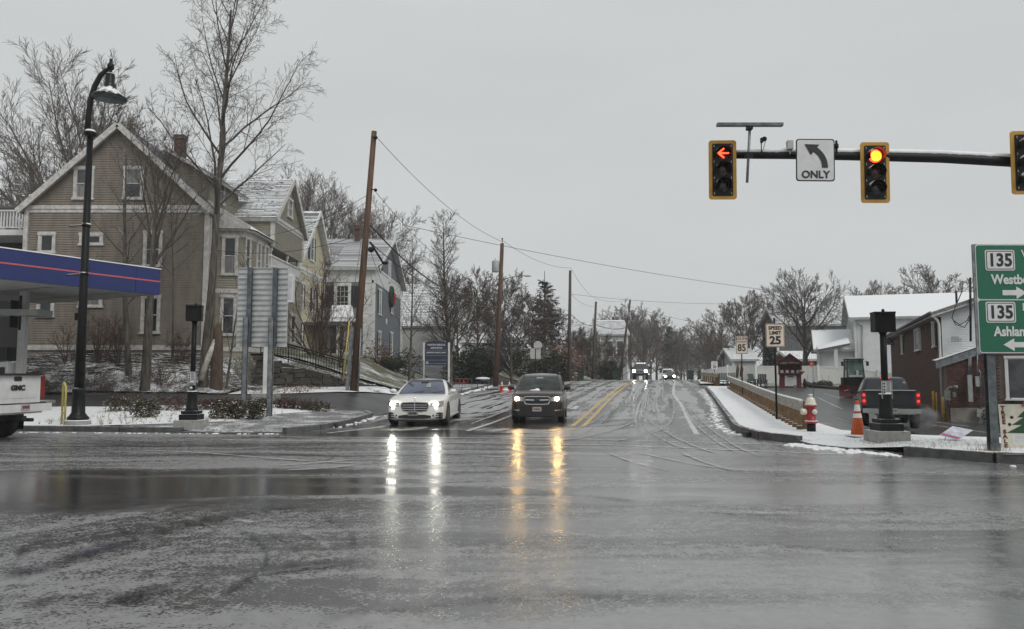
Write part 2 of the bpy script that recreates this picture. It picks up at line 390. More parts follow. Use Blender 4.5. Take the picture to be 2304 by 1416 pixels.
mk('text_maroon', (0.10, 0.015, 0.02), rough=0.7)
mk('chair_green', (0.045, 0.075, 0.060), rough=0.6, snow=0.5)
mk('chair_tan', (0.15, 0.125, 0.095), rough=0.7, snow=0.4)
mk('wreath', (0.010, 0.022, 0.012), rough=0.8, var=0.4)
mk('flag_pink', (0.55, 0.11, 0.11), rough=0.7)
mk('flag_red', (0.24, 0.10, 0.11), rough=0.8, var=0.4, vs=8)
mk('flag_olive', (0.11, 0.10, 0.065), rough=0.8, var=0.4, vs=8)
mk('meter', (0.16, 0.165, 0.16), rough=0.5, metal=0.3, var=0.2)
mk('box_grey', (0.32, 0.335, 0.33), rough=0.5, var=0.12)
# ------------------------------------------------------------------ mesh helpers
class MB:
    """collects shapes into ONE mesh"""
    def __init__(s): s.v = []; s.f = []; s.mi = []; s.cur = 0; s.smooth = False; s.sm = []
    def add(s, vs, fs):
        o = len(s.v); s.v.extend([tuple(q) for q in vs])
        for f in fs: s.f.append(tuple(i + o for i in f)); s.mi.append(s.cur); s.sm.append(s.smooth)
        return s
    def box(s, c, d, rot=None):
        x, y, z = d[0] / 2, d[1] / 2, d[2] / 2
        vs = [Vector((a * x, b * y, e * z)) for e in (-1, 1) for b in (-1, 1) for a in (-1, 1)]
        if rot is not None:
            m = rot if isinstance(rot, Matrix) else Euler(rot).to_matrix()
            vs = [m @ q for q in vs]
        c = Vector(c)
        return s.add([q + c for q in vs], [(0, 2, 3, 1), (4, 5, 7, 6), (0, 1, 5, 4), (1, 3, 7, 5), (3, 2, 6, 7), (2, 0, 4, 6)])
    def box2(s, a, b):
        return s.box([(a[i] + b[i]) / 2 for i in range(3)], [abs(b[i] - a[i]) for i in range(3)])
    def ring(s, c, ax, r, n, ref=None):
        ax = Vector(ax).normalized()
        ref = Vector(ref) if ref is not None else (Vector((0, 0, 1)) if abs(ax.z) < 0.9 else Vector((1, 0, 0)))
        u = ax.cross(ref).normalized(); w = ax.cross(u)
        return [Vector(c) + u * (r * math.cos(2 * math.pi * i / n)) + w * (r * math.sin(2 * math.pi * i / n)) for i in range(n)]
    def tube(s, pts, r, n=8, cap=True):
        pts = [Vector(p) for p in pts]
        rr = r if isinstance(r, (list, tuple)) else [r] * len(pts)
        vs = []
        for i, p in enumerate(pts):
            a = pts[max(i - 1, 0)]; b = pts[min(i + 1, len(pts) - 1)]
            vs += s.ring(p, b - a, rr[i], n, ref=(0.013, 1, 0.021) if abs((b - a).normalized().y) < 0.95 else (1, 0, 0))
        fs = []
        for i in range(len(pts) - 1):
            for j in range(n):
                k = (j + 1) % n
                fs.append((i * n + j, i * n + k, (i + 1) * n + k, (i + 1) * n + j))
        if cap: fs.append(tuple(reversed(range(n)))); fs.append(tuple((len(pts) - 1) * n + j for j in range(n)))
        t = s.smooth; s.smooth = True; s.add(vs, fs); s.smooth = t
        return s
    def lathe(s, prof, c=(0, 0, 0), n=16, axis='z', cap=True):
        """prof: list of (radius, height)"""
        vs = []; c = Vector(c)
        for r, h in prof:
            for j in range(n):
                a = 2 * math.pi * (j + 0.5) / n
                p = (r * math.cos(a), r * math.sin(a), h)
                if axis == 'x': p = (p[2], p[0], p[1])
                if axis == 'y': p = (p[1], p[2], p[0])
                vs.append(c + Vector(p))
        fs = []
        for i in range(len(prof) - 1):
            for j in range(n):
                k = (j + 1) % n
                fs.append((i * n + j, i * n + k, (i + 1) * n + k, (i + 1) * n + j))
        if cap: fs.append(tuple(reversed(range(n)))); fs.append(tuple((len(prof) - 1) * n + j for j in range(n)))
        t = s.smooth; s.smooth = n > 8; s.add(vs, fs); s.smooth = t
        return s
    def extrude(s, poly, nvec, t):
        """planar polygon (3D points) given thickness t against nvec"""
        poly = [Vector(p) for p in poly]; nv = Vector(nvec) * t; n = len(poly)
        return s.add(poly + [p - nv for p in poly], [tuple(range(n)), tuple(reversed(range(n, 2 * n)))] + [(i, i + n, (i + 1) % n + n, (i + 1) % n) for i in range(n)])
    def quad(s, a, b, c, d): return s.add([a, b, c, d], [(0, 1, 2, 3)])
    def ball(s, c, r, nu=10, nv=7):
        rx, ry, rz = r if isinstance(r, (list, tuple)) else (r, r, r)
        vs = []; fs = []
        for i in range(nv + 1):
            t = math.pi * i / nv
            for j in range(nu):
                a = 2 * math.pi * j / nu
                vs.append((c[0] + rx * math.sin(t) * math.cos(a), c[1] + ry * math.sin(t) * math.sin(a), c[2] + rz * math.cos(t)))
        for i in range(nv):
            for j in range(nu):
                k = (j + 1) % nu
                fs.append((i * nu + j, (i + 1) * nu + j, (i + 1) * nu + k, i * nu + k))
        t = s.smooth; s.smooth = True; s.add(vs, fs); s.smooth = t
        return s
    def grid(s, rows):
        n = len(rows[0]); vs = [p for r in rows for p in r]
        fs = [(i * n + j, i * n + j + 1, (i + 1) * n + j + 1, (i + 1) * n + j) for i in range(len(rows) - 1) for j in range(n - 1)]
        t = s.smooth; s.smooth = True; s.add(vs, fs); s.smooth = t
        return s
    def mesh(s, name, mats):
        me = bpy.data.meshes.new(name)
        me.from_pydata(s.v, [], s.f)
        for m in (mats if isinstance(mats, (list, tuple)) else [mats]): me.materials.append(M[m] if isinstance(m, str) else m)
        me.polygons.foreach_set('material_index', s.mi)
        me.polygons.foreach_set('use_smooth', s.sm)
        me.update()
        return me
    def build(s, name, mats, parent=None, **kw):
        return place(name, s.mesh(name, mats), parent, **kw)

def place(name, me, parent=None, loc=None, rot=None, label=None, kind=None):
    o = bpy.data.objects.new(name, me)
    COL.objects.link(o)
    if parent is not None: o.parent = parent
    if loc is not None: o.location = loc
    if rot is not None: o.rotation_euler = rot
    if label: o['label'] = label
    if kind: o['kind'] = kind
    return o

def tag(o, label, cat, group=None):
    o['label'] = label; o['category'] = cat
    if group: o['group'] = group
    return o
def thing(name, label, cat, loc=(0, 0, 0), rz=0.0, group=None, rot=None):
    o = bpy.data.objects.new(name, None); COL.objects.link(o)
    o.empty_display_size = 0.2
    o.location = loc; o.rotation_euler = rot if rot else (0, 0, rz)
    return tag(o, label, cat, group)
def dup(root, loc, rz=0.0, label=None, scale=None, rot=None):
    """a copy of a thing with copies of its parts and sub-parts (mesh data shared)"""
    def cp(o, par):
        c = o.copy(); COL.objects.link(c)
        if par is not None: c.parent = par
        for ch in KIDS(o): cp(ch, c)
        return c
    r = cp(root, None); r.location = loc; r.rotation_euler = rot if rot else (0, 0, rz)
    if label: r['label'] = label
    if scale is not None: r.scale = scale if isinstance(scale, (tuple, list)) else (scale,) * 3
    return r
def KIDS(o): return [c for c in COL.objects if c.parent is o] if False else list(o.children)

def text_mesh(txt, size, mat_, depth=0.004, align='CENTER', bold=0.0):
    cu = bpy.data.curves.new('lettering', 'FONT')
    cu.body = txt; cu.size = size; cu.align_x = align; cu.align_y = 'CENTER'; cu.extrude = depth / 2; cu.offset = bold; cu.resolution_u = 3
    o = bpy.data.objects.new('lettering', cu); COL.objects.link(o)
    dg = bpy.context.evaluated_depsgraph_get()
    me = bpy.data.meshes.new_from_object(o.evaluated_get(dg))
    bpy.data.objects.remove(o); bpy.data.curves.remove(cu)
    me.name = 'lettering'; me.materials.clear(); me.materials.append(M[mat_])
    return me
def text(txt, size, mat_, parent, loc, rot=(R(90), 0, 0), align='CENTER', sx=1.0, bold=0.0, name='lettering', depth=0.004):
    me = text_mesh(txt, size, mat_, depth, align, bold)
    o = place(name, me, parent, loc, rot)
    o.scale = (sx, 1, 1)
    return o
def rrect(w, h, r, n=4):
    pts = []
    for cx, cz, a0 in ((w / 2 - r, h / 2 - r, 0), (-w / 2 + r, h / 2 - r, 90), (-w / 2 + r, -h / 2 + r, 180), (w / 2 - r, -h / 2 + r, 270)):
        for i in range(n + 1):
            a = R(a0 + 90 * i / n); pts.append((cx + r * math.cos(a), cz + r * math.sin(a)))
    return pts
def panel(mb, cx, cz, w, h, y, t, r=0.03):
    """rounded plate in the XZ plane, face towards -Y at y, thickness t"""
    pts = rrect(w, h, r)
    mb.extrude([(cx + a, y, cz + b) for a, b in reversed(pts)], (0, -1, 0), t)
    return mb

# ------------------------------------------------------------------ where things are
def ss(a, b, x):
    t = min(1.0, max(0.0, (x - a) / (b - a))); return t * t * (3 - 2 * t)
_py = [-500, -60, 20, 26, 33, 40, 50, 60, 70, 77, 85, 95, 108, 120, 135, 160, 200, 260, 340, 600]
_pz = [0, 0, 0, 0.015, 0.14, 0.34, 0.60, 0.81, 0.95, 1.02, 1.05, 1.05, 0.98, 0.85, 0.58, 0.0, -1.1, -3.0, -5.0, -8.0]
_ys = np.linspace(-60, 340, 801)
_zz = np.interp(_ys, _py, _pz)
_k = np.hanning(13); _k /= _k.sum()
_zs = np.convolve(np.pad(_zz, 6, mode='edge'), _k, mode='valid')
def prof(y): return float(np.interp(y, _ys, _zs))
def ipl(tab, y): return float(np.interp(y, [a for a, b in tab], [b for a, b in tab]))
CEN = [(20, 1.25), (24.8, 2.1), (35, 3.86), (47, 6.1), (61, 8.8), (77, 12.0), (95, 16.5), (125, 26), (160, 38), (220, 62), (330, 106)]
KL = [(-20, -60), (18, -60), (22, -5.7), (30, -5.2), (51, -2.7), (60.5, -1.7), (71, 3.6), (85, 8.6), (97, 12.5), (125, 21), (160, 33), (220, 57), (330, 100)]
KR = [(-20, 40), (12, 40), (16, 8), (20, 6.2), (26.5, 7.4), (45, 11.5), (54, 13.4), (65, 15.6), (77, 18.3), (95, 23), (125, 31.5), (160, 43.5), (220, 67.5), (330, 111)]
def cen(y): return ipl(CEN, y)
def kl(y): return ipl(KL, y)
def kr(y): return ipl(KR, y)
def wall_y(x): return 40.9 + 0.274 * (x + 13.4)
def bank_front(x, y):
    a = ss(35.5, 40.5, y); b = ss(wall_y(x) + 0.1, wall_y(x) + 0.9, y) if x < -6.5 else ss(42, 46, y)
    t = ss(-15.5, -13.6, x)
    return a + (b - a) * t
def H(x, y):
    z = prof(y)
    d = kl(y) - 2.4 - x
    if d > 0 and y > 32:
        bank = (1.75 + 0.63 * ss(42, 52, y)) * ss(0, 7.5, d) * bank_front(x, y) * (1 - 0.85 * math.exp(-((y - 65.5) / 3.2) ** 2)) * (1 - 0.6 * ss(100, 150, y))
        z += bank
    d = kl(y) - 0.3 - x
    if d > 0 and 24 < y < 52:
        z += 0.042 * min(y - 24, 14) * ss(0, 3.5, d) * (1 - ss(42, 52, y))
    d = x - kr(y) - 3.4
    if d > -1.5:
        z -= 0.70 * ss(-1.5, 5, d) * ss(17.5, 23, y) * (1 - ss(35, 54, y))
    return z
EYE = Vector((0, 0, 1.6))
FW = Vector((0, math.cos(PITCH), math.sin(PITCH))); UP = Vector((0, -math.sin(PITCH), math.cos(PITCH)))
def ray(px, py): return Vector((1, 0, 0)) * (px - 1152) + UP * (708 - py) + FW * 1750
def at(px, py, Y):
    """the place at distance Y that the photograph shows at pixel px, py"""
    d = ray(px, py); return EYE + d * (Y / d.y)
def XY(px, Y): return at(px, 845, Y).x
def G(px, py, dz=0.0):
    """the spot on the ground seen at pixel px, py"""
    d = ray(px, py); d = d / d.y; y = 3.0
    while y < 330:
        p = EYE + d * y
        if p.z <= H(p.x, p.y) + dz: return p
        y += 0.05
    return EYE + d * 330
WR = 0.17
def gz(x, y, dz=0.0): return (x, y, H(x, y) + dz)

def inside(poly, x, y):
    c = False; n = len(poly); j = n - 1
    for i in range(n):
        xi, yi = poly[i]; xj, yj = poly[j]
        if (yi > y) != (yj > y) and x < (xj - xi) * (y - yi) / (yj - yi) + xi: c = not c
        j = i
    return c
def densify(line, step, closed=False):
    out = []; n = len(line)
    for i in range(n if closed else n - 1):
        a = Vector(line[i]); b = Vector(line[(i + 1) % n]); k = max(1, int((b - a).length / step))
        out += [tuple(a.lerp(b, t / k)) for t in range(k)]
    if not closed: out.append(tuple(line[-1]))
    return out
def drape(name, poly, dz, step, mat_, parent=None, kind='structure', rough=0.0):
    """a sheet laid on the terrain inside a polygon"""
    b = densify(poly, step, True); pts = [Vector(p) for p in b]; nb = len(pts)
    xs = [p[0] for p in poly]; ys = [p[1] for p in poly]
    y = min(ys) + step * 0.5
    while y < max(ys):
        x = min(xs) + step * 0.5
        while x < max(xs):
            if inside(poly, x, y): pts.append(Vector((x + rng.uniform(-.1, .1) * step, y + rng.uniform(-.1, .1) * step)))
            x += step
        y += step
    vs, es, fs, *_ = delaunay_2d_cdt(pts, [], [list(range(nb))], 1, 1e-4)
    mb = MB(); mb.smooth = True
    dzf = dz if callable(dz) else (lambda x, y: dz)
    mb.add([(v.x, v.y, H(v.x, v.y) + dzf(v.x, v.y) + (rng.uniform(0, rough) if rough else 0)) for v in vs], [tuple(f) for f in fs])
    return mb.build(name, mat_, parent, kind=kind if parent is None else None)
def ribbon(name, line, w, dz, mat_, parent, step=1.0, ztab=None):
    ln = densify(line, step); mb = MB(); vs = []
    for i, p in enumerate(ln):
        a = Vector(ln[max(i - 1, 0)]); b = Vector(ln[min(i + 1, len(ln) - 1)]); t = (b - a).normalized(); nv = Vector((-t.y, t.x)) * w / 2
        for s in (-1, 1):
            q = Vector(p) + nv * s; vs.append((q.x, q.y, H(q.x, q.y) + dz))
    mb.add(vs, [(2 * i, 2 * i + 1, 2 * i + 3, 2 * i + 2) for i in range(len(ln) - 1)])
    return mb.build(name, mat_, parent)
def kerb(line, parent, h=0.155, w=0.16, length=1.6, mat_='granite'):
    """kerb stones one by one along a line"""
    pts = densify(line, 0.2); i = 0; n = max(1, round(len(pts) * 0.2 / length))
    step = (len(pts) - 1) / n
    for k in range(n):
        a = pts[int(k * step)]; b = pts[min(len(pts) - 1, int((k + 1) * step))]
        A = Vector(gz(*a)); B = Vector(gz(*b)); d = B - A; L = d.length
        if L < 0.2: continue
        u = d.normalized(); side = Vector((-u.y, u.x, 0)).normalized(); up = Vector((0, 0, 1))
        hh = h + rng.uniform(-.006, .006); c = 0.018; e = 0.012
        vs = []
        for t in (A + u * e, B - u * e):
            for sx, z in ((-w / 2, -0.12), (-w / 2, hh - c), (-w / 2 + c, hh), (w / 2, hh), (w / 2, -0.12)):
                vs.append(t + side * sx + up * z)
        m = MB(); m.add(vs, [(0, 1, 6, 5), (1, 2, 7, 6), (2, 3, 8, 7), (3, 4, 9, 8), (0, 4, 3, 2, 1), (5, 6, 7, 8, 9)])
        m.build('kerb_stone', mat_, parent)
# ------------------------------------------------------------------ the setting
def ground_sheet():
    def axis(lo, hi, f0, f1, fine, coarse):
        v = []; q = lo
        while q < hi:
            v.append(q); q += fine if f0 <= q < f1 else coarse
        v.append(hi); return v
    xs = axis(-320, 320, -45, 60, 1.0, 12); ys = axis(-55, 335, 14, 130, 1.0, 8)
    m = MB(); m.grid([[(x, y, H(x, y) - 0.06) for x in xs] for y in ys])
    return m.build('ground', 'ground', kind='structure')
ground_sheet()
LKERB1 = [(-140, 25.0), (-40, 23.4), (-22, 22.8), (-13.3, 22.5), (-9.2, 21.9)]
LRAMP = [(-9.2, 21.9), (-7.4, 21.5), (-6.3, 21.7)]
LKERB2 = [(-6.3, 21.7), (-5.75, 22.6), (-5.45, 24.5), (-5.2, 28.5), (-5.3, 29.7), (-5.8, 30.6)]
RKERB1 = [(140, 9.5), (60, 11.3), (30, 12.4), (14, 13.1), (9, 14.3), (7.9, 15.8)]
RRAMP = [(7.9, 15.8), (7.2, 17.2), (6.75, 18.4)]
RKERB2 = [(6.75, 18.4), (6.3, 19.6), (6.25, 20.8), (6.6, 23.2), (7.4, 26.5), (9.3, 35), (11.5, 45), (13.3, 53.6), (13.6, 54.4)]
road_poly = ([(-140, -12)] + LKERB1 + LRAMP[1:] + LKERB2[1:5] + [(-5.0, 31.5), (-4.2, 40), (-3.2, 47), (-2.7, 51), (-1.7, 60.5)] + [(x, y) for y, x in KL[6:]]
             + [(x, y) for y, x in reversed(KR[6:])] + list(reversed(RKERB2[:-1])) + list(reversed(RRAMP[:-1])) + list(reversed(RKERB1[:-1])) + [(140, -12)])
road = drape('road', road_poly, 0.0, 1.5, 'road')
gas_lot = drape('forecourt', [(-70, 28.4), (-30, 28.4), (-14, 29.6), (-9.4, 30.6), (-6.6, 29.8), (-5.0, 30.2), (-4.9, 33), (-4.1, 41.5), (-5.6, 40.5), (-7.5, 37.2), (-11, 36.0), (-30, 35.6), (-70, 35.6)], -0.004, 1.2, 'lot')
drape('side_street', [(-2.2, 60.6), (3.2, 70.6), (-9, 71), (-30, 69), (-30, 61), (-9, 61.5)], -0.004, 1.2, 'lot')
lot = drape('parking_lot', [(8.75, 20.7), (9.5, 19.6), (13, 17.5), (40, 15.6), (140, 13), (140, 50), (34, 55), (25, 56.5), (18, 56), (17.5, 60.5), (15.0, 61.6), (14.7, 61.2), (13.4, 54.6), (15.0, 53.4)], -0.004, 1.2, 'lot')
def near_line(line, x, y):
    p = Vector((x, y)); best = 9
    for a, b in zip(line[:-1], line[1:]):
        a = Vector(a); d = Vector(b) - a; t = max(0, min(1, (p - a).dot(d) / d.length_squared)); best = min(best, (a + d * t - p).length)
    return best
def ramp_dz(line, base): return lambda x, y: base - (base - 0.02) * (1 - ss(0.1, 1.5, near_line(line, x, y)))
walk_r = drape('sidewalk', RKERB1[:-1] + RRAMP + RKERB2[1:] + [(15.1, 53.5), (8.7, 20.8), (9.5, 19.7), (13, 17.6), (40, 15.7), (140, 13.1)], ramp_dz(RRAMP[1:2] + [(6.95, 17.8)], WR), 0.6, 'walk_snow')
walk_far = drape('sidewalk', [(14.9, 62), (15.6, 65), (18.3, 77), (23, 95), (26, 95), (21.3, 77), (18.6, 66), (17.6, 62)], 0.12, 1.2, 'walk_snow')
walk_l = drape('sidewalk', [(-3.85, 42.5), (-2.8, 51), (-1.9, 59.6), (-4.2, 59.6), (-5.2, 51), (-6.3, 42.5)], 0.12, 1.0, 'walk_wet')
walk_c = drape('sidewalk', [(-9.2, 21.95), (-7.4, 21.55), (-6.3, 21.75), (-5.75, 22.6), (-5.45, 24.5), (-5.2, 28.5), (-5.3, 29.7), (-5.8, 30.6), (-6.6, 29.8), (-8.0, 27.2), (-9.0, 24.6), (-11.5, 22.9)], ramp_dz([(-8.4, 21.7), (-6.9, 21.6)], 0.13), 0.45, 'walk_wet')
bed = drape('planting_bed', [(-70, 24.2), (-40, 23.45), (-22, 22.85), (-13.3, 22.55), (-11.5, 22.95), (-9.0, 24.7), (-8.0, 27.3), (-6.7, 29.8), (-9.4, 30.5), (-14, 29.5), (-30, 28.3), (-70, 28.3)], 0.12, 0.7, 'bed_snow', rough=0.03)
bank = drape('mulch_bank', [(-34, 35.7), (-13.2, 36.0), (-13.2, 40.7), (-14, 40.5), (-34, 41)], 0.02, 0.8, 'mulch', rough=0.12)
drape('verge', [(-13.1, 36.0), (-11, 36.1), (-7.6, 37.4), (-5.7, 40.6), (-6.9, 42.5), (-13.1, 40.75)], 0.02, 0.7, 'verge')
lawn = drape('lawn', [(-6.4, 42.6), (-5.3, 51), (-4.3, 59.5), (-9, 60.8), (-24, 60.8), (-24, 42.5), (-14.5, 42.5), (-7.5, 43.2)], 0.02, 1.2, 'lawn', rough=0.04)
drape('lawn', [(2.6, 71.5), (8.0, 85.2), (12, 97), (20, 125), (-30, 125), (-30, 71.5)], 0.02, 1.6, 'lawn', rough=0.04)
drape('lawn', [(18.2, 56.3), (25, 56.8), (34, 55.3), (60, 53), (60, 67), (30, 66.8), (18.3, 66.8), (17.8, 61)], 0.01, 1.0, 'lawn', rough=0.04)
for ln, par in ((LKERB1[1:], bed), (LKERB2, walk_c)): kerb(ln, par)
for ln, par in ((RKERB1[1:], walk_r), (RKERB2, walk_r)): kerb(ln, par, h=WR + .015)
for (x, y, nm, par) in ((6.2, 20.6, 0, walk_r), (-5.5, 24.2, 0, walk_c)):
    m = MB(); m.box((x, y, H(x, y) + .07), (.19, .34, .10)); m.build('drain_inlet', 'ink', par)
kerb([(-3.85, 42.5), (-2.7, 51), (-1.8, 59.6)], walk_l, h=0.13); kerb([(14.9, 62), (15.6, 65), (18.3, 77), (23, 95)], walk_far, h=0.13, length=2.4)
for ln, par in ((LRAMP, walk_c), (RRAMP, walk_r)): kerb(ln, par, h=0.04, length=1.0)
# painted lines
def cpx(pts): return [tuple(G(a, b).xy) for a, b in pts]
for s in (-0.17, 0.17): ribbon('yellow_line', [(cen(y) + s, y) for y in np.arange(24.6, 118, 1.5)], 0.15, 0.006, 'yellow_line', road)
ribbon('edge_line', [(5.0, 21.2), (6.1, 27), (7.45, 34), (9.5, 46), (11.9, 57.5), (14.6, 70), (17.6, 84)], 0.15, 0.006, 'white_line', road, 0.8)
ribbon('crosswalk_line', cpx([(630, 984), (1100, 986), (1400, 991), (1800, 1003)]), 0.12, 0.006, 'white_line', road, 0.8)
ribbon('crosswalk_line', cpx([(500, 990), (1000, 996), (1400, 1003), (1900, 1024)]), 0.12, 0.006, 'white_line', road, 0.8)
ribbon('lane_line', cpx([(1052, 970), (1154, 934)]), 0.14, 0.006, 'white_line', road, 0.8)
ribbon('edge_line', cpx([(1038, 921), (1090, 904), (1158, 886), (1200, 876)]), 0.14, 0.006, 'white_line', road, 0.8)
ribbon('edge_line', cpx([(738, 975), (862, 961)]), 0.14, 0.006, 'white_line', road, 0.8)
for a, b in (((1296, 886), (1318, 884)), ((1330, 885), (1370, 884)), ((1280, 899), (1352, 898)), ((1276, 918), (1296, 921)), ((1290, 921), (1300, 914))):
    ribbon('lane_mark', cpx([a, b]), 0.22, 0.006, 'white_line', road, 0.5)
for a, b in (((1840, 895), (1895, 921)), ((1854, 886), (1890, 896)), ((1880, 940), (1990, 975)), ((2060, 952), (2300, 985)), ((1830, 953), (1870, 955)), ((2105, 950), (2180, 960))):
    ribbon('bay_line', [tuple(G(*p).xy) for p in densify([a, b], 20)], 0.10, 0.004, 'white_line', lot, 0.8)
# tyre tracks: ridges of grey slush and wet wheel marks
def streak(name, pts, w, mt, dz, amp=1.0):
    P = [Vector(p) for p in pts]; ln = []
    for i in range(len(P) - 1):
        a, b, c, d = P[max(i - 1, 0)], P[i], P[i + 1], P[min(i + 2, len(P) - 1)]
        for k in range(8):
            t = k / 8; ln.append(b * 1.0 + (c - a) * .5 * t + (a * 1.0 - b * 2.5 + c * 2 - d * .5) * t * t + (-a * .5 + b * 1.5 - c * 1.5 + d * .5) * t ** 3)
    ln.append(P[-1]); vs = []; mid = []
    for i, p in enumerate(ln):
        t = (ln[min(i + 1, len(ln) - 1)] - ln[max(i - 1, 0)]).normalized(); n = Vector((-t.y, t.x)); e = min(1, i / 5, (len(ln) - 1 - i) / 5)
        for s_ in (-1, 0, 1): q = p + n * (w / 2 * s_); vs.append((q.x, q.y, H(q.x, q.y) + dz + .004)); mid.append((1 - abs(s_)) * e * amp + .15 * (e - 1))
    m = MB(); m.add(vs, [(3 * i + j, 3 * i + j + 1, 3 * i + j + 4, 3 * i + j + 3) for i in range(len(ln) - 1) for j in (0, 1)])
    o = m.build(name, mt, road); at_ = o.data.attributes.new('mid', 'FLOAT', 'POINT'); at_.data.foreach_set('value', mid); return o
rs = random.Random(77)
for k in range(34):                      # along the lanes up the hill
    u = rs.choice((rs.uniform(.35, 3.2), rs.uniform(.35, 3.2), rs.uniform(-6.5, -.5))); y0 = rs.uniform(23, 40); y1 = y0 + rs.uniform(14, 38)
    streak('slush_track', [(cen(y) + u + rs.gauss(0, .05), y) for y in np.linspace(y0, y1, 6)], rs.uniform(.10, .26), 'slush_streak', .004 + .0002 * k)
for k, (pth, w) in enumerate((([(1486, 876), (1470, 915), (1415, 955), (1330, 982), (1230, 996)], .22), ([(1512, 880), (1516, 925), (1497, 962), (1432, 984), (1340, 1000)], .26), ([(1410, 880), (1418, 925), (1446, 962), (1500, 995), (1570, 1022)], .22), ([(1440, 880), (1450, 930), (1490, 968), (1560, 1004), (1640, 1030)], .24),
        ([(1476, 880), (1474, 925), (1500, 970), (1545, 1005)], .18), ([(1384, 905), (1350, 940), (1310, 962), (1262, 978)], .18), ([(1530, 900), (1560, 950), (1620, 1000), (1690, 1032)], .22), ([(1545, 905), (1585, 955), (1660, 1008), (1740, 1036)], .18), ([(1452, 900), (1432, 940), (1440, 975), (1475, 1003)], .15), ([(1425, 870), (1400, 905), (1350, 955), (1290, 990)], .15),
        ([(1400, 1010), (1480, 1030), (1600, 1052), (1760, 1068)], .2), ([(1500, 1005), (1580, 1040), (1700, 1075)], .2), ([(1340, 1008), (1420, 1040), (1560, 1072)], .16), ([(700, 1010), (900, 1015), (1120, 1030), (1300, 1032)], .2), ([(100, 1012), (400, 1018), (700, 1040), (900, 1046)], .25), ([(560, 1052), (700, 1045), (850, 1030)], .3), ([(590, 1062), (740, 1055), (870, 1038)], .25),
        ([(350, 1150), (450, 1178), (520, 1206)], .10), ([(410, 1140), (520, 1168), (610, 1195)], .10), ([(300, 1165), (390, 1200), (430, 1230)], .08), ([(480, 1135), (590, 1160), (680, 1180)], .09), ([(150, 1210), (200, 1240), (210, 1275)], .07), ([(640, 1190), (720, 1220), (750, 1265)], .08), ([(250, 1360), (420, 1322), (640, 1290), (900, 1262)], .12), ([(980, 1178), (1200, 1168), (1500, 1180)], .12), ([(1500, 1150), (1800, 1160), (2250, 1150)], .12))):
    near = pth[0][1] > 1100
    streak('slush_track', cpx(pth), w * (3.2 if near else 1), 'slush_streak', .012 + .0002 * k, .52 if near else .8)
for k, (pth, w) in enumerate((([(-90, 1325), (130, 1272), (330, 1212), (540, 1160), (760, 1128)], .55), ([(100, 1412), (400, 1318), (680, 1280), (980, 1250)], .34), ([(470, 1180), (570, 1212), (600, 1262), (560, 1308), (480, 1350)], .12), ([(690, 1150), (780, 1195), (805, 1262)], .10), ([(560, 1190), (655, 1225), (690, 1290)], .09), ([(30, 1290), (60, 1235), (160, 1190)], .16), ([(330, 1240), (300, 1210), (240, 1180)], .10), ([(-40, 1385), (200, 1350), (420, 1370)], .3), ([(600, 1412), (900, 1372), (1250, 1340), (1700, 1352)], .22), ([(1000, 1125), (1250, 1112), (1480, 1130), (1700, 1120)], .22), ([(1150, 1165), (1500, 1150), (1850, 1175)], .10), ([(1240, 1046), (1345, 1047)], .10), ([(640, 1075), (820, 1068), (1150, 1072)], .28), ([(1650, 1210), (1900, 1238), (2300, 1230)], .16), ([(1700, 1090), (2000, 1085), (2300, 1092)], .3), ([(1500, 890), (1510, 905), (1508, 930)], .3), ([(1395, 905), (1372, 940), (1345, 962)], .4))):
    streak('wet_track', cpx(pth), w * 1.5, 'wet_streak', .018 + .0002 * k, .66)
# clumps of pushed-up slush along the kerbs
def slush_row(name, line, n, r0, r1, off, dz=0.0):
    m = MB(); pts = densify(line, 0.15)
    for i in range(n):
        p = rng.choice(pts); r = rng.uniform(r0, r1); x = p[0] + rng.gauss(0, off); y = p[1] + rng.gauss(0, off)
        m.ball((x, y, H(x, y) + dz), (r * rng.uniform(.8, 1.8), r * rng.uniform(.8, 1.6), r * rng.uniform(.3, .6)), 7, 4)
    return m.build(name, 'snow', kind='stuff')
slush_row('slush', [(6.0, 21), (6.35, 24), (7.15, 27.5), (9.05, 35), (11.3, 45.5), (13.0, 53)], 420, 0.015, 0.07, 0.10)
slush_row('slush', [(7.6, 15.8), (7.0, 16.9), (6.5, 18.2), (6.6, 17.8)], 260, 0.02, 0.08, 0.17)
slush_row('slush', [(8.8, 13.95), (13.5, 12.85), (20, 12.5)], 70, 0.02, 0.07, 0.06)
slush_row('slush', [(-5.35, 24), (-5.0, 29), (-4.6, 30)], 60, 0.02, 0.08, 0.12)
slush_row('slush', [(-3.4, 43), (-2.3, 51), (-1.4, 60)], 120, 0.03, 0.12, 0.15)
slush_row('slush', [(-22, 22.6), (-9.5, 21.6), (-6.4, 21.4)], 140, 0.015, 0.05, 0.05)

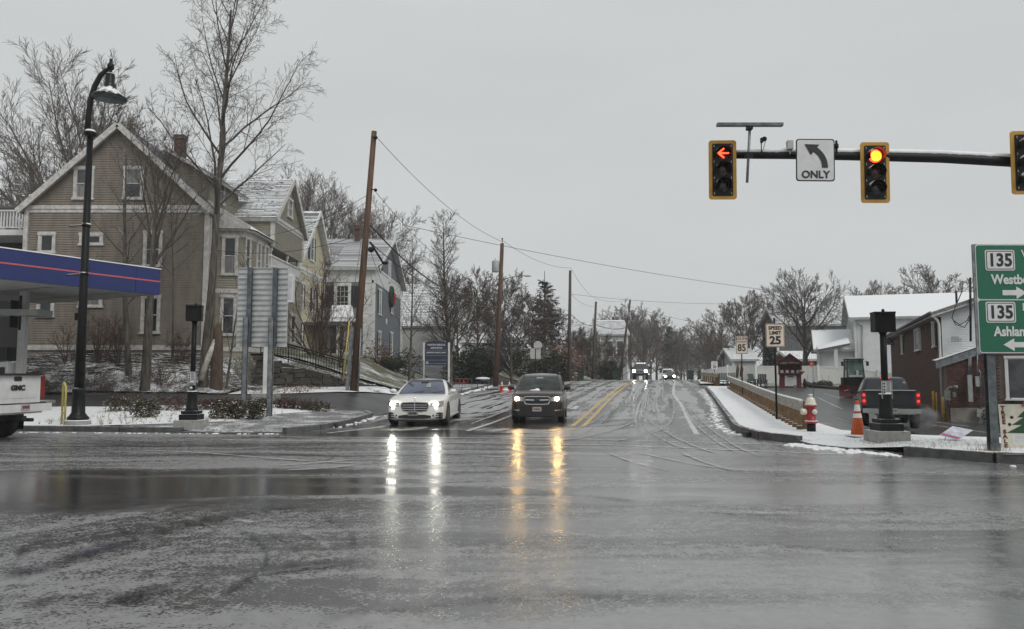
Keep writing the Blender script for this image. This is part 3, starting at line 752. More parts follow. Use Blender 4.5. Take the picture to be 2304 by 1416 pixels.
# ------------------------------------------------------------------ trees
class Tree:
    def __init__(s, seed): s.r = random.Random(seed); s.seg = []; s.nodes = 0
    def limb(s, p, d, L, r, lv, P):
        """grow one limb; P = list of per-level dicts"""
        q = P[lv]; k = q.get('k', 4); tw = q.get('bend', 0.12); up = q.get('up', 0.0); taper = q.get('taper', 0.25)
        d = d.normalized(); a = p.copy(); st = L / k; out = []
        rr = s.r
        r_end = max(r * taper, P[-1]['rmin'])
        for i in range(k):
            d = (d + Vector((rr.gauss(0, tw), rr.gauss(0, tw), rr.gauss(0, tw) + up))).normalized()
            b = a + d * st
            ra = r + (r_end - r) * i / k; rb = r + (r_end - r) * (i + 1) / k
            s.seg.append((a, b, ra, rb, lv))
            out.append((a, b, ra, rb, d)); a = b
        if lv + 1 < len(P):
            c = P[lv + 1]; n = c['n'] if not isinstance(c['n'], tuple) else rr.randint(*c['n'])
            az0 = rr.uniform(0, 6.28)
            for j in range(n):
                t = c['t0'] + (1 - c['t0']) * ((j + rr.random() * 0.8) / n)
                t = min(t, 0.999); i = int(t * k); f = t * k - i
                a0, b0, ra, rb, dd = out[i]
                pp = a0.lerp(b0, f); pr = ra + (rb - ra) * f
                az = az0 + j * 2.4 + rr.gauss(0, 0.4)
                ref = Vector((0, 0, 1)) if abs(dd.z) < 0.95 else Vector((1, 0, 0))
                u = dd.cross(ref).normalized(); w = dd.cross(u)
                an = R(rr.gauss(c['ang'], c.get('dang', 8)))
                nd = dd * math.cos(an) + (u * math.cos(az) + w * math.sin(az)) * math.sin(an)
                an *= 1 - c.get('angt', 0.0) * t
                nd = dd * math.cos(an) + (u * math.cos(az) + w * math.sin(az)) * math.sin(an)
                ln = L * c['len'] * (1 - c.get('fall', 0.45) * t) * rr.uniform(0.75, 1.2)
                s.limb(pp, nd, ln, max(pr * c.get('rr', 0.55), P[-1]['rmin']), lv + 1, P)
    def meshes(s, names, mats, trunk_lv=0):
        """trunk mesh (levels up to trunk_lv) and crown mesh"""
        res = []
        for nm, mt, test in ((names[0], mats[0], lambda l: l <= trunk_lv), (names[1], mats[1], lambda l: l > trunk_lv)):
            vs = []; fs = []
            groups = {}
            for g in s.seg:
                if test(g[4]): groups.setdefault(8 if g[4] == 0 else 5 if g[4] == 1 else 3, []).append(g)
            V = []; F4 = []; off = 0
            for n, gs in groups.items():
                A = np.array([g[0] for g in gs]); B = np.array([g[1] for g in gs]); ra = np.array([g[2] for g in gs]); rb = np.array([g[3] for g in gs])
                D = B - A; D /= np.maximum(np.linalg.norm(D, axis=1, keepdims=True), 1e-9)
                B = B + D * (rb * 0.4)[:, None]
                ref = np.where(np.abs(D[:, 2:3]) < 0.9, np.array([[0, 0, 1.0]]), np.array([[1.0, 0, 0]]))
                U = np.cross(D, ref); U /= np.linalg.norm(U, axis=1, keepdims=True); W = np.cross(D, U)
                an = 2 * np.pi * np.arange(n) / n
                C = np.cos(an)[None, :, None]; S = np.sin(an)[None, :, None]
                dirv = U[:, None, :] * C + W[:, None, :] * S
                r0 = A[:, None, :] + dirv * ra[:, None, None]; r1 = B[:, None, :] + dirv * rb[:, None, None]
                V.append(np.concatenate([r0, r1], axis=1).reshape(-1, 3))
                base = off + np.arange(len(gs))[:, None] * (2 * n); i = np.arange(n)[None, :]; j = (i + 1) % n
                F4.append(np.stack([base + i, base + j, base + n + j, base + n + i], axis=2).reshape(-1, 4)); off += len(gs) * 2 * n
            if not V:
                res.append(None); continue
            V = np.concatenate(V); F = np.concatenate(F4)
            me = bpy.data.meshes.new(nm)
            me.vertices.add(len(V)); me.vertices.foreach_set('co', V.astype(np.float32).ravel())
            me.loops.add(F.size); me.loops.foreach_set('vertex_index', F.astype(np.int32).ravel())
            me.polygons.add(len(F)); me.polygons.foreach_set('loop_start', np.arange(0, F.size, 4, dtype=np.int32))
            me.update(calc_edges=True)
            me.polygons.foreach_set('use_smooth', np.ones(len(F), dtype=bool))
            me.materials.append(M[mt]); res.append(me)
        return res

def spreading(seed, h, tr, rmin, fork=0.3, n1=12, wide=48, dens=1.0, lean=(0, 0), lift=0.05, l1=0.78):
    """old shade tree: limbs fan out from the trunk into a round crown"""
    t = Tree(seed)
    P = [dict(k=7, bend=0.03, taper=0.22),
         dict(n=n1, t0=fork * 1.35, ang=wide, dang=6, angt=0.50, len=l1, fall=0.48, rr=0.62, k=6, bend=0.055, up=lift, taper=0.16),
         dict(n=int(9 * dens), t0=0.20, ang=33, dang=7, len=0.46, fall=0.42, rr=0.50, k=4, bend=0.07, up=lift, taper=0.22),
         dict(n=int(6 * dens), t0=0.18, ang=30, dang=8, len=0.52, fall=0.40, rr=0.55, k=3, bend=0.07, up=0.03, taper=0.35),
         dict(n=int(5 * dens), t0=0.15, ang=27, dang=9, len=0.60, fall=0.35, rr=0.65, k=2, bend=0.07, up=0.02, taper=0.6, rmin=rmin)]
    t.limb(Vector((0, 0, -0.3)), Vector((lean[0], lean[1], 1)), h * 0.70, tr, 0, P)
    return t
def upright(seed, h, tr, rmin, n1=26, wide=52, l1=0.30, t0=0.22, dens=1.0, lift=0.07, lean=(0, 0)):
    """one straight leader with side branches"""
    t = Tree(seed)
    P = [dict(k=9, bend=0.02, taper=0.08),
         dict(n=n1, t0=t0, ang=wide, dang=7, len=l1, fall=0.70, rr=0.42, k=4, bend=0.08, up=lift, taper=0.2),
         dict(n=int(6 * dens), t0=0.15, ang=40, dang=10, len=0.48, fall=0.45, rr=0.55, k=3, bend=0.12, up=0.05, taper=0.35),
         dict(n=int(5 * dens), t0=0.15, ang=42, dang=12, len=0.5, fall=0.35, rr=0.6, k=2, bend=0.15, up=0.02, taper=0.6, rmin=rmin)]
    t.limb(Vector((0, 0, -0.3)), Vector((lean[0], lean[1], 1)), h, tr, 0, P)
    return t
def thicket(seed, h, n, rmin, spread=28, dens=1.0):
    """many stems from the ground"""
    t = Tree(seed)
    P = [dict(k=4, bend=0.12, up=0.06, taper=0.35),
         dict(n=int(6 * dens), t0=0.2, ang=32, dang=10, len=0.5, fall=0.4, rr=0.55, k=3, bend=0.14, up=0.05, taper=0.4),
         dict(n=int(5 * dens), t0=0.15, ang=38, dang=12, len=0.5, fall=0.3, rr=0.6, k=2, bend=0.16, up=0.03, taper=0.6),
         dict(n=int(3 * dens), t0=0.15, ang=40, dang=14, len=0.5, fall=0.3, rr=0.7, k=1, bend=0.16, up=0.02, taper=0.7, rmin=rmin)]
    for i in range(n):
        a = t.r.uniform(0, 6.28); s = R(abs(t.r.gauss(0, spread)))
        t.limb(Vector((math.cos(a) * h * .05, math.sin(a) * h * .05, -0.1)), Vector((math.cos(a) * math.sin(s), math.sin(a) * math.sin(s), math.cos(s))), h * t.r.uniform(.7, 1.0), h * 0.008 + rmin, 0, P)
    return t
def tree_thing(t, name, label, loc, group=None, mats=('bark', 'bark_twig'), cat='tree', rz=0.0):
    tm, cm = t.meshes(('trunk', 'crown'), mats)
    o = thing(name, label, cat, loc, rz, group)
    place('trunk', tm, o); place('crown', cm, o)
    return o
def shrub_thing(t, name, label, loc, mats='bark_brown', group=None, cat='shrub'):
    tm, cm = t.meshes(('stems', 'twigs'), (mats, mats))
    o = thing(name, label, cat, loc, 0, group)
    place('stems', tm, o); place('twigs', cm, o, kind='stuff')
    return o
def leafy(mb, c, r, n, size, rg, flat=1.0, clump=5):
    """leaf-sized faces in clumps spread through an ellipsoid"""
    for i in range(n // clump):
        while True:
            p = Vector((rg.uniform(-1, 1), rg.uniform(-1, 1), rg.uniform(-.9, 1)))
            if 0.25 < p.length < 1.0 + rg.uniform(-.1, .12): break
        b = Vector(c) + Vector((p.x * r[0], p.y * r[1], p.z * r[2]))
        for j in range(clump):
            q = b + Vector((rg.gauss(0, 1), rg.gauss(0, 1), rg.gauss(0, 1))) * size * 0.9
            u = Vector((rg.gauss(0, 1), rg.gauss(0, 1), rg.gauss(0, .7) * flat)).normalized() * size * rg.uniform(.6, 1.2)
            w = u.cross(Vector((rg.gauss(0, 1), rg.gauss(0, 1), rg.gauss(0, 1)))).normalized() * size * 0.34
            mb.add([q - u, q + w, q + u, q - w], [(0, 1, 2, 3)])
def evergreen_shrub(name, label, loc, r, n, size, mat_, seed, group=None, stems=True, cat='shrub'):
    rg = random.Random(seed); o = thing(name, label, cat, loc, 0, group)
    m = MB(); leafy(m, (0, 0, r[2] * 0.75), r, n, size, rg); m.build('foliage', mat_, o)
    if stems:
        m = MB()
        for i in range(7):
            a = rg.uniform(0, 6.28); m.tube([(0, 0, -.1), (math.cos(a) * r[0] * .35, math.sin(a) * r[1] * .35, r[2] * .6), (math.cos(a) * r[0] * .7, math.sin(a) * r[1] * .7, r[2] * 1.15)], [.025, .018, .008], 5)
        m.build('stems', 'bark_brown', o)
    return o
def conifer_mesh(seed, h, r, n_whorl, per, size):
    rg = random.Random(seed); m = MB(); vs = []; 
    for i in range(n_whorl):
        t = (i + rg.random() * .5) / n_whorl; z = h * (0.10 + 0.9 * t); L = r * (1 - t) ** 0.85 * rg.uniform(.75, 1.1) + 0.08
        for j in range(per):
            a = rg.uniform(0, 6.28); droop = -0.30 + 0.55 * t
            d = Vector((math.cos(a), math.sin(a), droop + rg.gauss(0, .08))).normalized(); k = max(2, int(L / size * 1.5))
            for s in range(k):
                f = (s + 1) / k; b = Vector((0, 0, z)) + d * (L * f)
                for e in range(3):
                    q = b + Vector((rg.gauss(0, .35), rg.gauss(0, .35), rg.gauss(0, .2))) * size
                    u = (d + Vector((rg.gauss(0, .6), rg.gauss(0, .6), rg.gauss(0, .3) - 0.2))).normalized() * size * rg.uniform(.5, 1)
                    w = u.cross(Vector((rg.gauss(0, .3), rg.gauss(0, .3), 1))).normalized() * size * .3
                    m.add([q - u * .6, q + w, q + u, q - w], [(0, 1, 2, 3)])
    return m

# the three trees in front of the tan house
g = at(456, 838, 36.9); bz = H(g.x, g.y)
def hero_big():
    t = Tree(41); rr = t.r
    P = [dict(k=10, bend=0.018, taper=0.22),
         dict(n=20, t0=0.42, ang=52, dang=8, angt=.35, len=0.39, fall=0.36, rr=0.50, k=7, bend=0.08, up=0.045, taper=0.18),
         dict(n=10, t0=0.22, ang=38, dang=10, len=0.44, fall=0.45, rr=0.50, k=5, bend=0.12, up=0.02, taper=0.3),
         dict(n=7, t0=0.15, ang=40, dang=12, len=0.46, fall=0.4, rr=0.55, k=3, bend=0.15, up=0.0, taper=0.45),
         dict(n=4, t0=0.15, ang=40, dang=12, len=0.5, fall=0.3, rr=0.65, k=2, bend=0.18, up=0.0, taper=0.7, rmin=0.0065)]
    t.limb(Vector((0, 0, -.3)), Vector((0.055, 0, 1)), 18.6, 0.235, 0, P)
    return t
tree_thing(hero_big(), 'maple_tree', 'tallest bare tree beside the bay window, its branches reaching far into open sky', (g.x, g.y, bz))
g = at(326, 852, 36.2)
tree_thing(spreading(52, 15.2, 0.25, 0.0065, fork=0.40, n1=9, wide=34, dens=0.85, lean=(0.025, 0), l1=0.55), 'forked_tree', 'dark trunked forked bare tree in front of the right gable window', (g.x, g.y, H(g.x, g.y)))
g = at(292, 848, 37.6)
tree_thing(upright(63, 12.6, 0.16, 0.0065, n1=17, wide=50, l1=0.30, t0=0.30, dens=0.85, lean=(-0.085, 0)), 'slender_tree', 'slender leaning bare tree with few snowy twigs in front of the tan gable', (g.x, g.y, H(g.x, g.y)))
g = at(510, 800, 37.4)
tree_thing(upright(64, 7.2, 0.07, 0.006, n1=14, wide=34, l1=0.42, t0=0.25, dens=0.8, lean=(0.10, 0), lift=0.1), 'sapling', 'thin leaning bare sapling in front of the bay window', (g.x, g.y, H(g.x, g.y)))
g = at(388, 800, 38.6)
tree_thing(upright(65, 10.2, 0.075, 0.006, n1=15, wide=48, l1=0.28, t0=0.45, dens=0.8, lean=(0.02, 0), lift=0.05), 'sapling', 'thin bare sapling between the two dark trunks at the corner of the tan house', (g.x, g.y, H(g.x, g.y)))
# shade trees behind the houses
BG = 'bare trees behind the houses'
x = XY(165, 60)
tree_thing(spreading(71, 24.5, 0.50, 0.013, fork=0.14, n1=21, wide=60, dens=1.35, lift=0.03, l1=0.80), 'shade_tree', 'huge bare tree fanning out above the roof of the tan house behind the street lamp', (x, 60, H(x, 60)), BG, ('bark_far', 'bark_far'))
x = XY(-60, 66)
T1 = tree_thing(spreading(72, 16, 0.34, 0.012, fork=0.2, n1=12, wide=38, dens=1.0), 'shade_tree', 'bare reddish tree behind the white balcony at the left end of the tan house', (x, 66, H(x, 66)), BG, ('bark_brown', 'bark_brown'))
x = XY(735, 92)
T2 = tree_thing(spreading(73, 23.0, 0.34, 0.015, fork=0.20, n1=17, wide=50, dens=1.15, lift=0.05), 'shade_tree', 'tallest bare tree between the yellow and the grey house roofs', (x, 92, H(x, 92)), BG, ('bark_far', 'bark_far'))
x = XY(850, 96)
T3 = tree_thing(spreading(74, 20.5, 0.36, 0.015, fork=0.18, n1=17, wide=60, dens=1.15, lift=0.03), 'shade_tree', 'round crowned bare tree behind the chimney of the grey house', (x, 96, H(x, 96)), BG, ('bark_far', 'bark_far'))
def bgtree(src, px, Y, s, rz, label, dz=0.0):
    x = XY(px, Y); o = dup(src, (x, Y, H(x, Y) + dz), rz, label, s); o['group'] = BG; return o
bgtree(T2, 660, 90, 0.95, 2.0, 'bare tree behind the snowy wing roof of the tan house')
bgtree(T3, 595, 82, 0.88, 1.0, 'bare tree half hidden by the wing roof and the tallest front tree')
bgtree(T3, 300, 72, 1.0, 4.0, 'bare tree behind the chimney of the tan house')
bgtree(T2, 420, 78, 0.86, 3.1, 'bare tree behind the dormer of the tan house')
bgtree(T2, 795, 104, 1.0, 4.4, 'bare tree rising behind the leaning utility pole')
bgtree(T3, 935, 100, 0.62, 2.2, 'low bare tree behind the grey house gable')
bgtree(T2, 235, 68, 0.98, 5.7, 'bare tree right behind the ridge of the tan house')
bgtree(T3, 70, 74, 1.08, 0.7, 'bare tree behind the left slope of the tan roof')
bgtree(T2, 345, 70, 0.88, 1.4, 'bare tree left of the tan house chimney')
bgtree(T1, -190, 70, 1.3, 1.2, 'bare tree beyond the filling station canopy')
bgtree(T2, 545, 108, 0.92, 5.1, 'distant bare tree above the wing roof ridge')
x = XY(1014, 56)
tree_thing(upright(81, 12.6, 0.20, 0.009, n1=64, wide=46, l1=0.27, t0=0.20, dens=1.2, lift=0.07), 'pin_oak', 'straight bare tree with a cone shaped crown beside the dark blue sign', (x, 56, H(x, 56)))
x = XY(920, 51)
tree_thing(upright(82, 10.2, 0.10, 0.008, n1=20, wide=40, l1=0.32, t0=0.30, dens=0.9, lift=0.06, lean=(0.02, 0)), 'slender_tree', 'thin bare tree at the corner of the grey house before the pale barn', (x, 51, H(x, 51)))
x = XY(1152, 68)
tree_thing(spreading(83, 6.6, 0.17, 0.009, fork=0.12, n1=14, wide=66, dens=1.1, lift=0.02, l1=0.95), 'crabapple_tree', 'low wide bare tree with snow lined branches right of the nearer utility pole', (x, 68, H(x, 68)))
x = XY(1075, 84)
T4 = tree_thing(spreading(84, 10.0, 0.16, 0.013, fork=0.10, n1=16, wide=62, dens=1.2, lift=0.03), 'thicket_tree', 'brown bare tree behind the dark blue sign and pin oak', (x, 84, H(x, 84)), 'brown trees behind the hedge', ('bark_brown', 'bark_brown'))
for px, Y, s, rz, lb in ((1130, 90, 1.05, 1.0, 'brown bare tree directly behind the utility pole with the transformer'), (1195, 88, 0.92, 2.1, 'brown bare tree above the stop sign'), (1245, 96, 0.85, 3.3, 'last brown bare tree before the middle utility pole'), (1030, 78, 0.85, 4.0, 'brown bare tree behind the pale barn')):
    x = XY(px, Y); o = dup(T4, (x, Y, H(x, Y)), rz, lb, s)
for px, Y, sc_, rz, lb in ((1300, 104, .62, .4, 'brown bare tree before the pale far house'), (1322, 110, .68, 2.6, 'brown bare tree right of the green bin'), (1362, 116, .7, 5.1, 'brown bare tree behind the leaning pole foot'), (1400, 122, .62, 1.5, 'brown bare tree left of the pickup')):
    x = XY(px, Y); dup(T4, (x, Y, H(x, Y)), rz, lb, sc_)
x = XY(1226, 92); o = thing('pine_tree', 'dark pine with a ragged top behind the brown trees', 'tree', (x, 92, H(x, 92)))
conifer_mesh(91, 10.4, 3.2, 17, 7, 0.6).build('foliage', 'spruce', o); m = MB(); m.tube([(0, 0, -.3), (0, 0, 11.4)], [.2, .03], 8); m.build('trunk', 'bark', o)
x = XY(1508, 165); sp = thing('spruce_tree', 'dark spruce far up the road left of the bare trees', 'tree', (x, 165, H(x, 165)))
conifer_mesh(92, 12.2, 2.9, 30, 8, 0.55).build('foliage', 'spruce', sp); m = MB(); m.tube([(0, 0, -.3), (0, 0, 11.8)], [.22, .03], 8); m.build('trunk', 'bark', sp)
x = XY(1732, 82); dup(sp, (x, 82, H(x, 82)), 1.0, 'small dark conifer behind the white fence left of the red cart', 0.42)
# far trees along the road
FAR = 'bare trees far up the road'
x = XY(1420, 165)
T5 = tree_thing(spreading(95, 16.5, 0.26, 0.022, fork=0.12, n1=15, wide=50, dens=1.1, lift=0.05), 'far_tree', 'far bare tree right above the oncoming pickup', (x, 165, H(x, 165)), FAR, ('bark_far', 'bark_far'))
for px, Y, s, rz, lb in ((1385, 150, 0.80, 1, 'far bare tree behind the leaning far pole'), (1452, 175, 1.02, 2, 'far bare tree just right of the oncoming pickup'), (1478, 185, 1.0, 3, 'far bare tree left of the spruce'),
                         (1540, 190, 0.95, 4, 'pale far bare tree right of the spruce'), (1575, 220, 0.80, 5, 'small far bare tree at the end of the road'), (1345, 140, 0.55, 0.5, 'low bare tree between the two middle poles'),
                         (1300, 128, 0.52, 1.6, 'low bare tree behind the green bin'), (1522, 240, 0.9, 2.7, 'farthest bare tree over the two cars'), (1600, 180, 0.55, 3.9, 'low far bare tree left of the far speed sign'),
                         (1400, 210, 1.05, 0.2, 'hazy far bare tree over the pickup cab'), (1560, 260, 0.7, 1.9, 'hazy tree where the road disappears'), (1500, 215, 0.8, 0.9, 'hazy bare tree over the white van'), (1360, 165, .85, 2.2, 'bare tree above the roof between the middle poles'), (1330, 150, .7, 3.4, 'bare tree left of the leaning pole top'), (1435, 230, 1.15, 1.1, 'tall hazy tree behind the oncoming pickup'), (1465, 150, .72, 4.7, 'bare roadside tree above the van'), (1515, 195, .9, 5.6, 'bare tree behind the spruce'), (1555, 205, .85, 3.7, 'bare tree over the right end of the road'), (1590, 240, .9, 2.9, 'hazy bare tree left of the fence end'), (1530, 150, .5, 1.9, 'low bare tree at the bend of the road'), (1612, 150, .62, 5.0, 'bare tree over the far speed sign')):
    x = XY(px, Y); dup(T5, (x, Y, H(x, Y)), rz, lb, s)
x = XY(1632, 100)
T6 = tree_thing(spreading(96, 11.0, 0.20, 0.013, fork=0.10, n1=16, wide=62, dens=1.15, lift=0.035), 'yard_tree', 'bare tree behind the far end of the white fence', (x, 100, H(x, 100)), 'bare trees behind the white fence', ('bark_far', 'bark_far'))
for px, Y, s, rz, lb in ((1692, 104, 1.22, 1.2, 'broad bare tree behind the route 85 sign'), (1742, 112, 1.22, 2.9, 'bare tree behind the speed limit sign'), (1590, 118, 0.85, 4.1, 'bare tree left of the far speed sign behind the fence'),
                         (1962, 112, 1.45, 0.6, 'bare tree above the ridge of the white house, nearer the traffic lights'), (2040, 118, 1.45, 2.0, 'bare tree above the middle of the white house roof'), (2105, 108, 1.62, 3.3, 'broadest bare tree above the white house beside the green sign'), (2200, 115, 1.4, 5.3, 'bare tree behind the brick building and green sign'), (2290, 112, 1.3, 1.7, 'bare tree hidden behind the green guide sign')):
    x = XY(px, Y); dup(T6, (x, Y, H(x, Y)), rz, lb, s)
x = XY(1812, 80)
tree_thing(spreading(97, 12.4, 0.34, 0.011, fork=0.22, n1=16, wide=62, dens=1.2, lift=0.03), 'yard_oak', 'thick trunked bare tree standing before the weathered barn, snow on its limbs', (x, 80, H(x, 80)))
# ------------------------------------------------------------------ houses
XA, YA, ZA = Vector((1, 0, 0)), Vector((0, 1, 0)), Vector((0, 0, 1))
def bw(mb, name, mt, parent, org, **k):
    org = Vector(org); mb.v = [tuple(Vector(q) - org) for q in mb.v]
    return mb.build(name, mt, parent, **k)
def siding(o, org, O, u, n, span, z0, z1, pitch, mt, single=False, name='clapboard'):
    """overlapping boards on the wall plane through O; span(z) -> (from, to) along u"""
    O = Vector(O); z = z0; mb = MB(); k = 0
    while z < z1 - 0.01:
        zt = min(z + pitch, z1); a0, b0 = span(z + 0.01); a1, b1 = span(zt - 0.005)
        if b0 - a0 > 0.08:
            if b1 - a1 < 0.02: a1 = b1 = (a0 + b0) / 2; a1 -= .01; b1 += .01
            P = lambda s, zz, d: Vector((O.x, O.y, 0)) + u * s + n * d + ZA * zz
            vs = [P(a0, z, 0.0), P(b0, z, 0.0), P(b0, z, 0.045), P(a0, z, 0.045), P(a1, zt, 0.006), P(b1, zt, 0.006), P(a1, zt, 0), P(b1, zt, 0)]
            fs = [(0, 1, 2, 3), (3, 2, 5, 4), (4, 5, 7, 6), (0, 3, 4, 6), (1, 7, 5, 2)]
            if single:
                m = MB(); m.add(vs, fs); bw(m, name, mt, o, org)
            else: mb.add(vs, fs)
        z += pitch
    if not single: bw(mb, 'siding', mt, o, org, kind='stuff')
def courses(o, org, A, B, up, n, L, ex=0.15, mats=('shingle', 'shingle_snow'), split=0.36, rag=True):
    """shingle courses on a roof slope: A-B is the eave edge"""
    A = Vector(A); B = Vector(B); mb = MB(); k = int(L / ex); rg = random.Random(int(A.x * 10)); N = 7 if rag else 1
    for i in range(k):
        s0 = i * ex; s1 = (i + 1) * ex; th = 0.022
        for j in range(N):
            a = A.lerp(B, j / N); b = A.lerp(B, (j + 1) / N); sp = split * rg.uniform(0.3, 1.5) * ex
            p = lambda q, s, h: q + up * s + n * h
            mb.cur = 0
            mb.add([p(a, s0, 0), p(b, s0, 0), p(b, s0, th), p(a, s0, th), p(b, s0 + sp, th - 0.004), p(a, s0 + sp, th - 0.004)], [(0, 1, 2, 3), (3, 2, 4, 5)])
            mb.cur = 1
            mb.add([p(a, s0 + sp, th - 0.004), p(b, s0 + sp, th - 0.004), p(b, s1, 0.003), p(a, s1, 0.003)], [(0, 1, 2, 3)])
    mb.cur = 0
    bw(mb, 'shingles', list(mats), o, org, kind='stuff')
WR_ = random.Random(19)
def window(o, org, C, u, n, w, h, trim='white_trim', tw=0.13, grid=None, split=True, shutters=0, pane='glass', sill=True, blind=False):
    """C = centre of the opening on the wall plane; frame > panes; shutters as parts"""
    C = Vector(C); rot = Matrix((u, n, ZA)).transposed()
    bx = lambda m, a, d, z, sx, sy, sz: m.box(C + u * a + n * d + ZA * z, (sx, sy, sz), rot)
    m = MB()
    bx(m, -w / 2 - tw / 2, 0.05, 0, tw, 0.12, h); bx(m, w / 2 + tw / 2, 0.05, 0, tw, 0.12, h)
    bx(m, 0, 0.06, h / 2 + tw * .6, w + 2 * tw + .06, 0.14, tw * 1.2); bx(m, 0, 0.065, -h / 2 - tw * .4, w + 2 * tw + .1, 0.16, tw * .8)
    f = bw(m, 'window', trim, o, org)
    m = MB(); s = 0.045
    if split:
        bx(m, 0, 0.073, 0, w, 0.04, s)
    if grid:
        for i in range(1, grid[0]): bx(m, -w / 2 + w * i / grid[0], 0.070, 0, 0.03, 0.03, h)
        for j in range(1, grid[1]): bx(m, 0, 0.071, -h / 2 + h * j / grid[1], w, 0.03, 0.03)
    for a, b_, z, q in ((-w / 2 + s / 2, s, 0, h), (w / 2 - s / 2, s, 0, h)): bx(m, a, 0.068, z, b_, 0.03, q)
    for z in (h / 2 - s / 2, -h / 2 + s / 2): bx(m, 0, 0.067, z, w - 2 * s, 0.03, s)
    bw(m, 'sash', trim, f, org)
    hs_ = ((h / 4, h / 2), (-h / 4, h / 2)) if split else ((0, h),)
    for i, (z, hh) in enumerate(hs_):
        m = MB(); bx(m, 0, 0.058 - .004 * i, z, w, 0.012, hh); bw(m, 'pane', 'glass_blind' if blind and i == 0 else ('curtain' if WR_.random() < .22 else WR_.choice((pane, pane, 'glass_grey'))), f, org)
    if shutters:
        for sgn in (-1, 1):
            m = MB(); c0 = sgn * (w / 2 + tw + shutters / 2 + 0.02)
            bx(m, c0, 0.06, 0, shutters, 0.04, h)
            for k in range(int(h / 0.12)): bx(m, c0, 0.085, -h / 2 + 0.06 + k * 0.12, shutters * .8, 0.012, 0.05)
            bw(m, 'shutter', 'shutter_dark', o, org)
    return f
def gable_block(o, org, x0, x1, y0, y1, zb, ze, zr, axis, wall_m, trim_m, roof_m=('shingle', 'shingle_snow'), over=0.35, faces='SE', pitch=0.13, single=False, base=None, corner=0.16, frieze=0.28, exposure=0.16, split=0.36, courses_on=None, wall_low=None):
    """block with a gable roof. axis 'y': ridge along Y, gable towards the camera; 'x': ridge along X, gable towards +X"""
    xm = (x0 + x1) / 2; ym = (y0 + y1) / 2
    m = MB(); e = 0.03
    if axis == 'y':
        pr = [(x0 + e, zb), (x1 - e, zb), (x1 - e, ze), (xm, zr - .1), (x0 + e, ze)]
        m.extrude([(a, y0 + e, z) for a, z in pr], (0, -1, 0), (y1 - y0) - 2 * e)
    else:
        pr = [(y0 + e, zb), (y1 - e, zb), (y1 - e, ze), (ym, zr - .1), (y0 + e, ze)]
        m.extrude([(x1 - e, a, z) for a, z in pr], (1, 0, 0), (x1 - x0) - 2 * e)
    bw(m, 'wall', wall_m, o, org)
    half = (x1 - x0) / 2 if axis == 'y' else (y1 - y0) / 2
    rise = zr - ze; sl = math.hypot(half, rise); cs, sn = half / sl, rise / sl
    # boards
    zl = (base if base is not None else zb)
    def span_g(W):
        return lambda z: (corner, W - corner) if z < ze else ((z - ze) / rise * W / 2, W - (z - ze) / rise * W / 2)
    if axis == 'y':
        if 'S' in faces: siding(o, org, (x0, y0, 0), XA, -YA, span_g(x1 - x0), zl, zr - .25, pitch, wall_m, single)
        if 'E' in faces: siding(o, org, (x1, y0, 0), YA, XA, lambda z: (corner, y1 - y0 - corner), zl, ze - frieze, pitch, wall_m)
    else:
        if 'E' in faces: siding(o, org, (x1, y0, 0), YA, XA, span_g(y1 - y0), zl, zr - .25, pitch, wall_m, single)
        if 'S' in faces: siding(o, org, (x0, y0, 0), XA, -YA, lambda z: (corner, x1 - x0 - corner), zl, ze - frieze, pitch, wall_m)
    # corner boards, frieze, rakes
    for (cx, cy) in ((x0, y0), (x1, y0), (x1, y1)):
        m = MB(); m.box2((cx - corner / 2 - .03, cy - corner / 2 - .03, zl), (cx + corner / 2 + .03, cy + corner / 2 + .03, ze - .02)); bw(m, 'corner_board', trim_m, o, org)
    ov = over; th = 0.20
    for sg in (-1, 1):
        if axis == 'y':
            ex = xm + sg * (half + ov * cs); ez = ze - ov * sn
            A = Vector((ex, y0 - ov, ez)); Bv = Vector((ex, y1 + ov, ez)); up = Vector((-sg * cs, 0, sn)); nn = Vector((sg * sn, 0, cs))
        else:
            ey = ym + sg * (half + ov * cs); ez = ze - ov * sn
            A = Vector((x0 - ov, ey, ez)); Bv = Vector((x1 + ov, ey, ez)); up = Vector((0, -sg * cs, sn)); nn = Vector((0, sg * sn, cs))
        L = sl + ov
        m = MB(); C = [A + nn * .12, Bv + nn * .12, Bv + up * L + nn * .12, A + up * L + nn * .12]
        if (axis == 'y') == (sg > 0): C = C[::-1]
        nrm = (C[1] - C[0]).cross(C[2] - C[1]).normalized()
        if nrm.dot(nn) < 0: C = C[::-1]
        m.extrude(C, nn, 0.10); rf = bw(m, 'roof', roof_m[1], o, org)
        m = MB(); m.extrude([q - nn * .104 for q in C], nn, 0.03); bw(m, 'soffit', trim_m, rf, org)
        # rake boards at both ends and the eave board with its gutter
        m = MB()
        for E in (A, Bv):
            dr = (Bv - A).normalized() * (-1 if E is A else 1)
            b0 = E + up * 0.0 + dr * .012; t_ = dr * -0.05
            q = [b0 + nn * .16, b0 + up * L + nn * .16, b0 + up * L - nn * .14, b0 - nn * .14]
            m.extrude(q, dr, 0.06)
        cc = (A + Bv) / 2; dd = (Bv - A)
        m.extrude([A - up * .012 + nn * .13, Bv - up * .012 + nn * .13, Bv - up * .012 - nn * .12, A - up * .012 - nn * .12], -up, 0.05)
        bw(m, 'fascia', trim_m, o, org)
        vis = courses_on if courses_on is not None else ((sg < 0) if axis == 'x' else (sg > 0))
        if vis: courses(o, org, A + nn * .125, Bv + nn * .125, up, nn, L, exposure, roof_m, split)
    # frieze band under the eaves and across the gable foot
    m = MB()
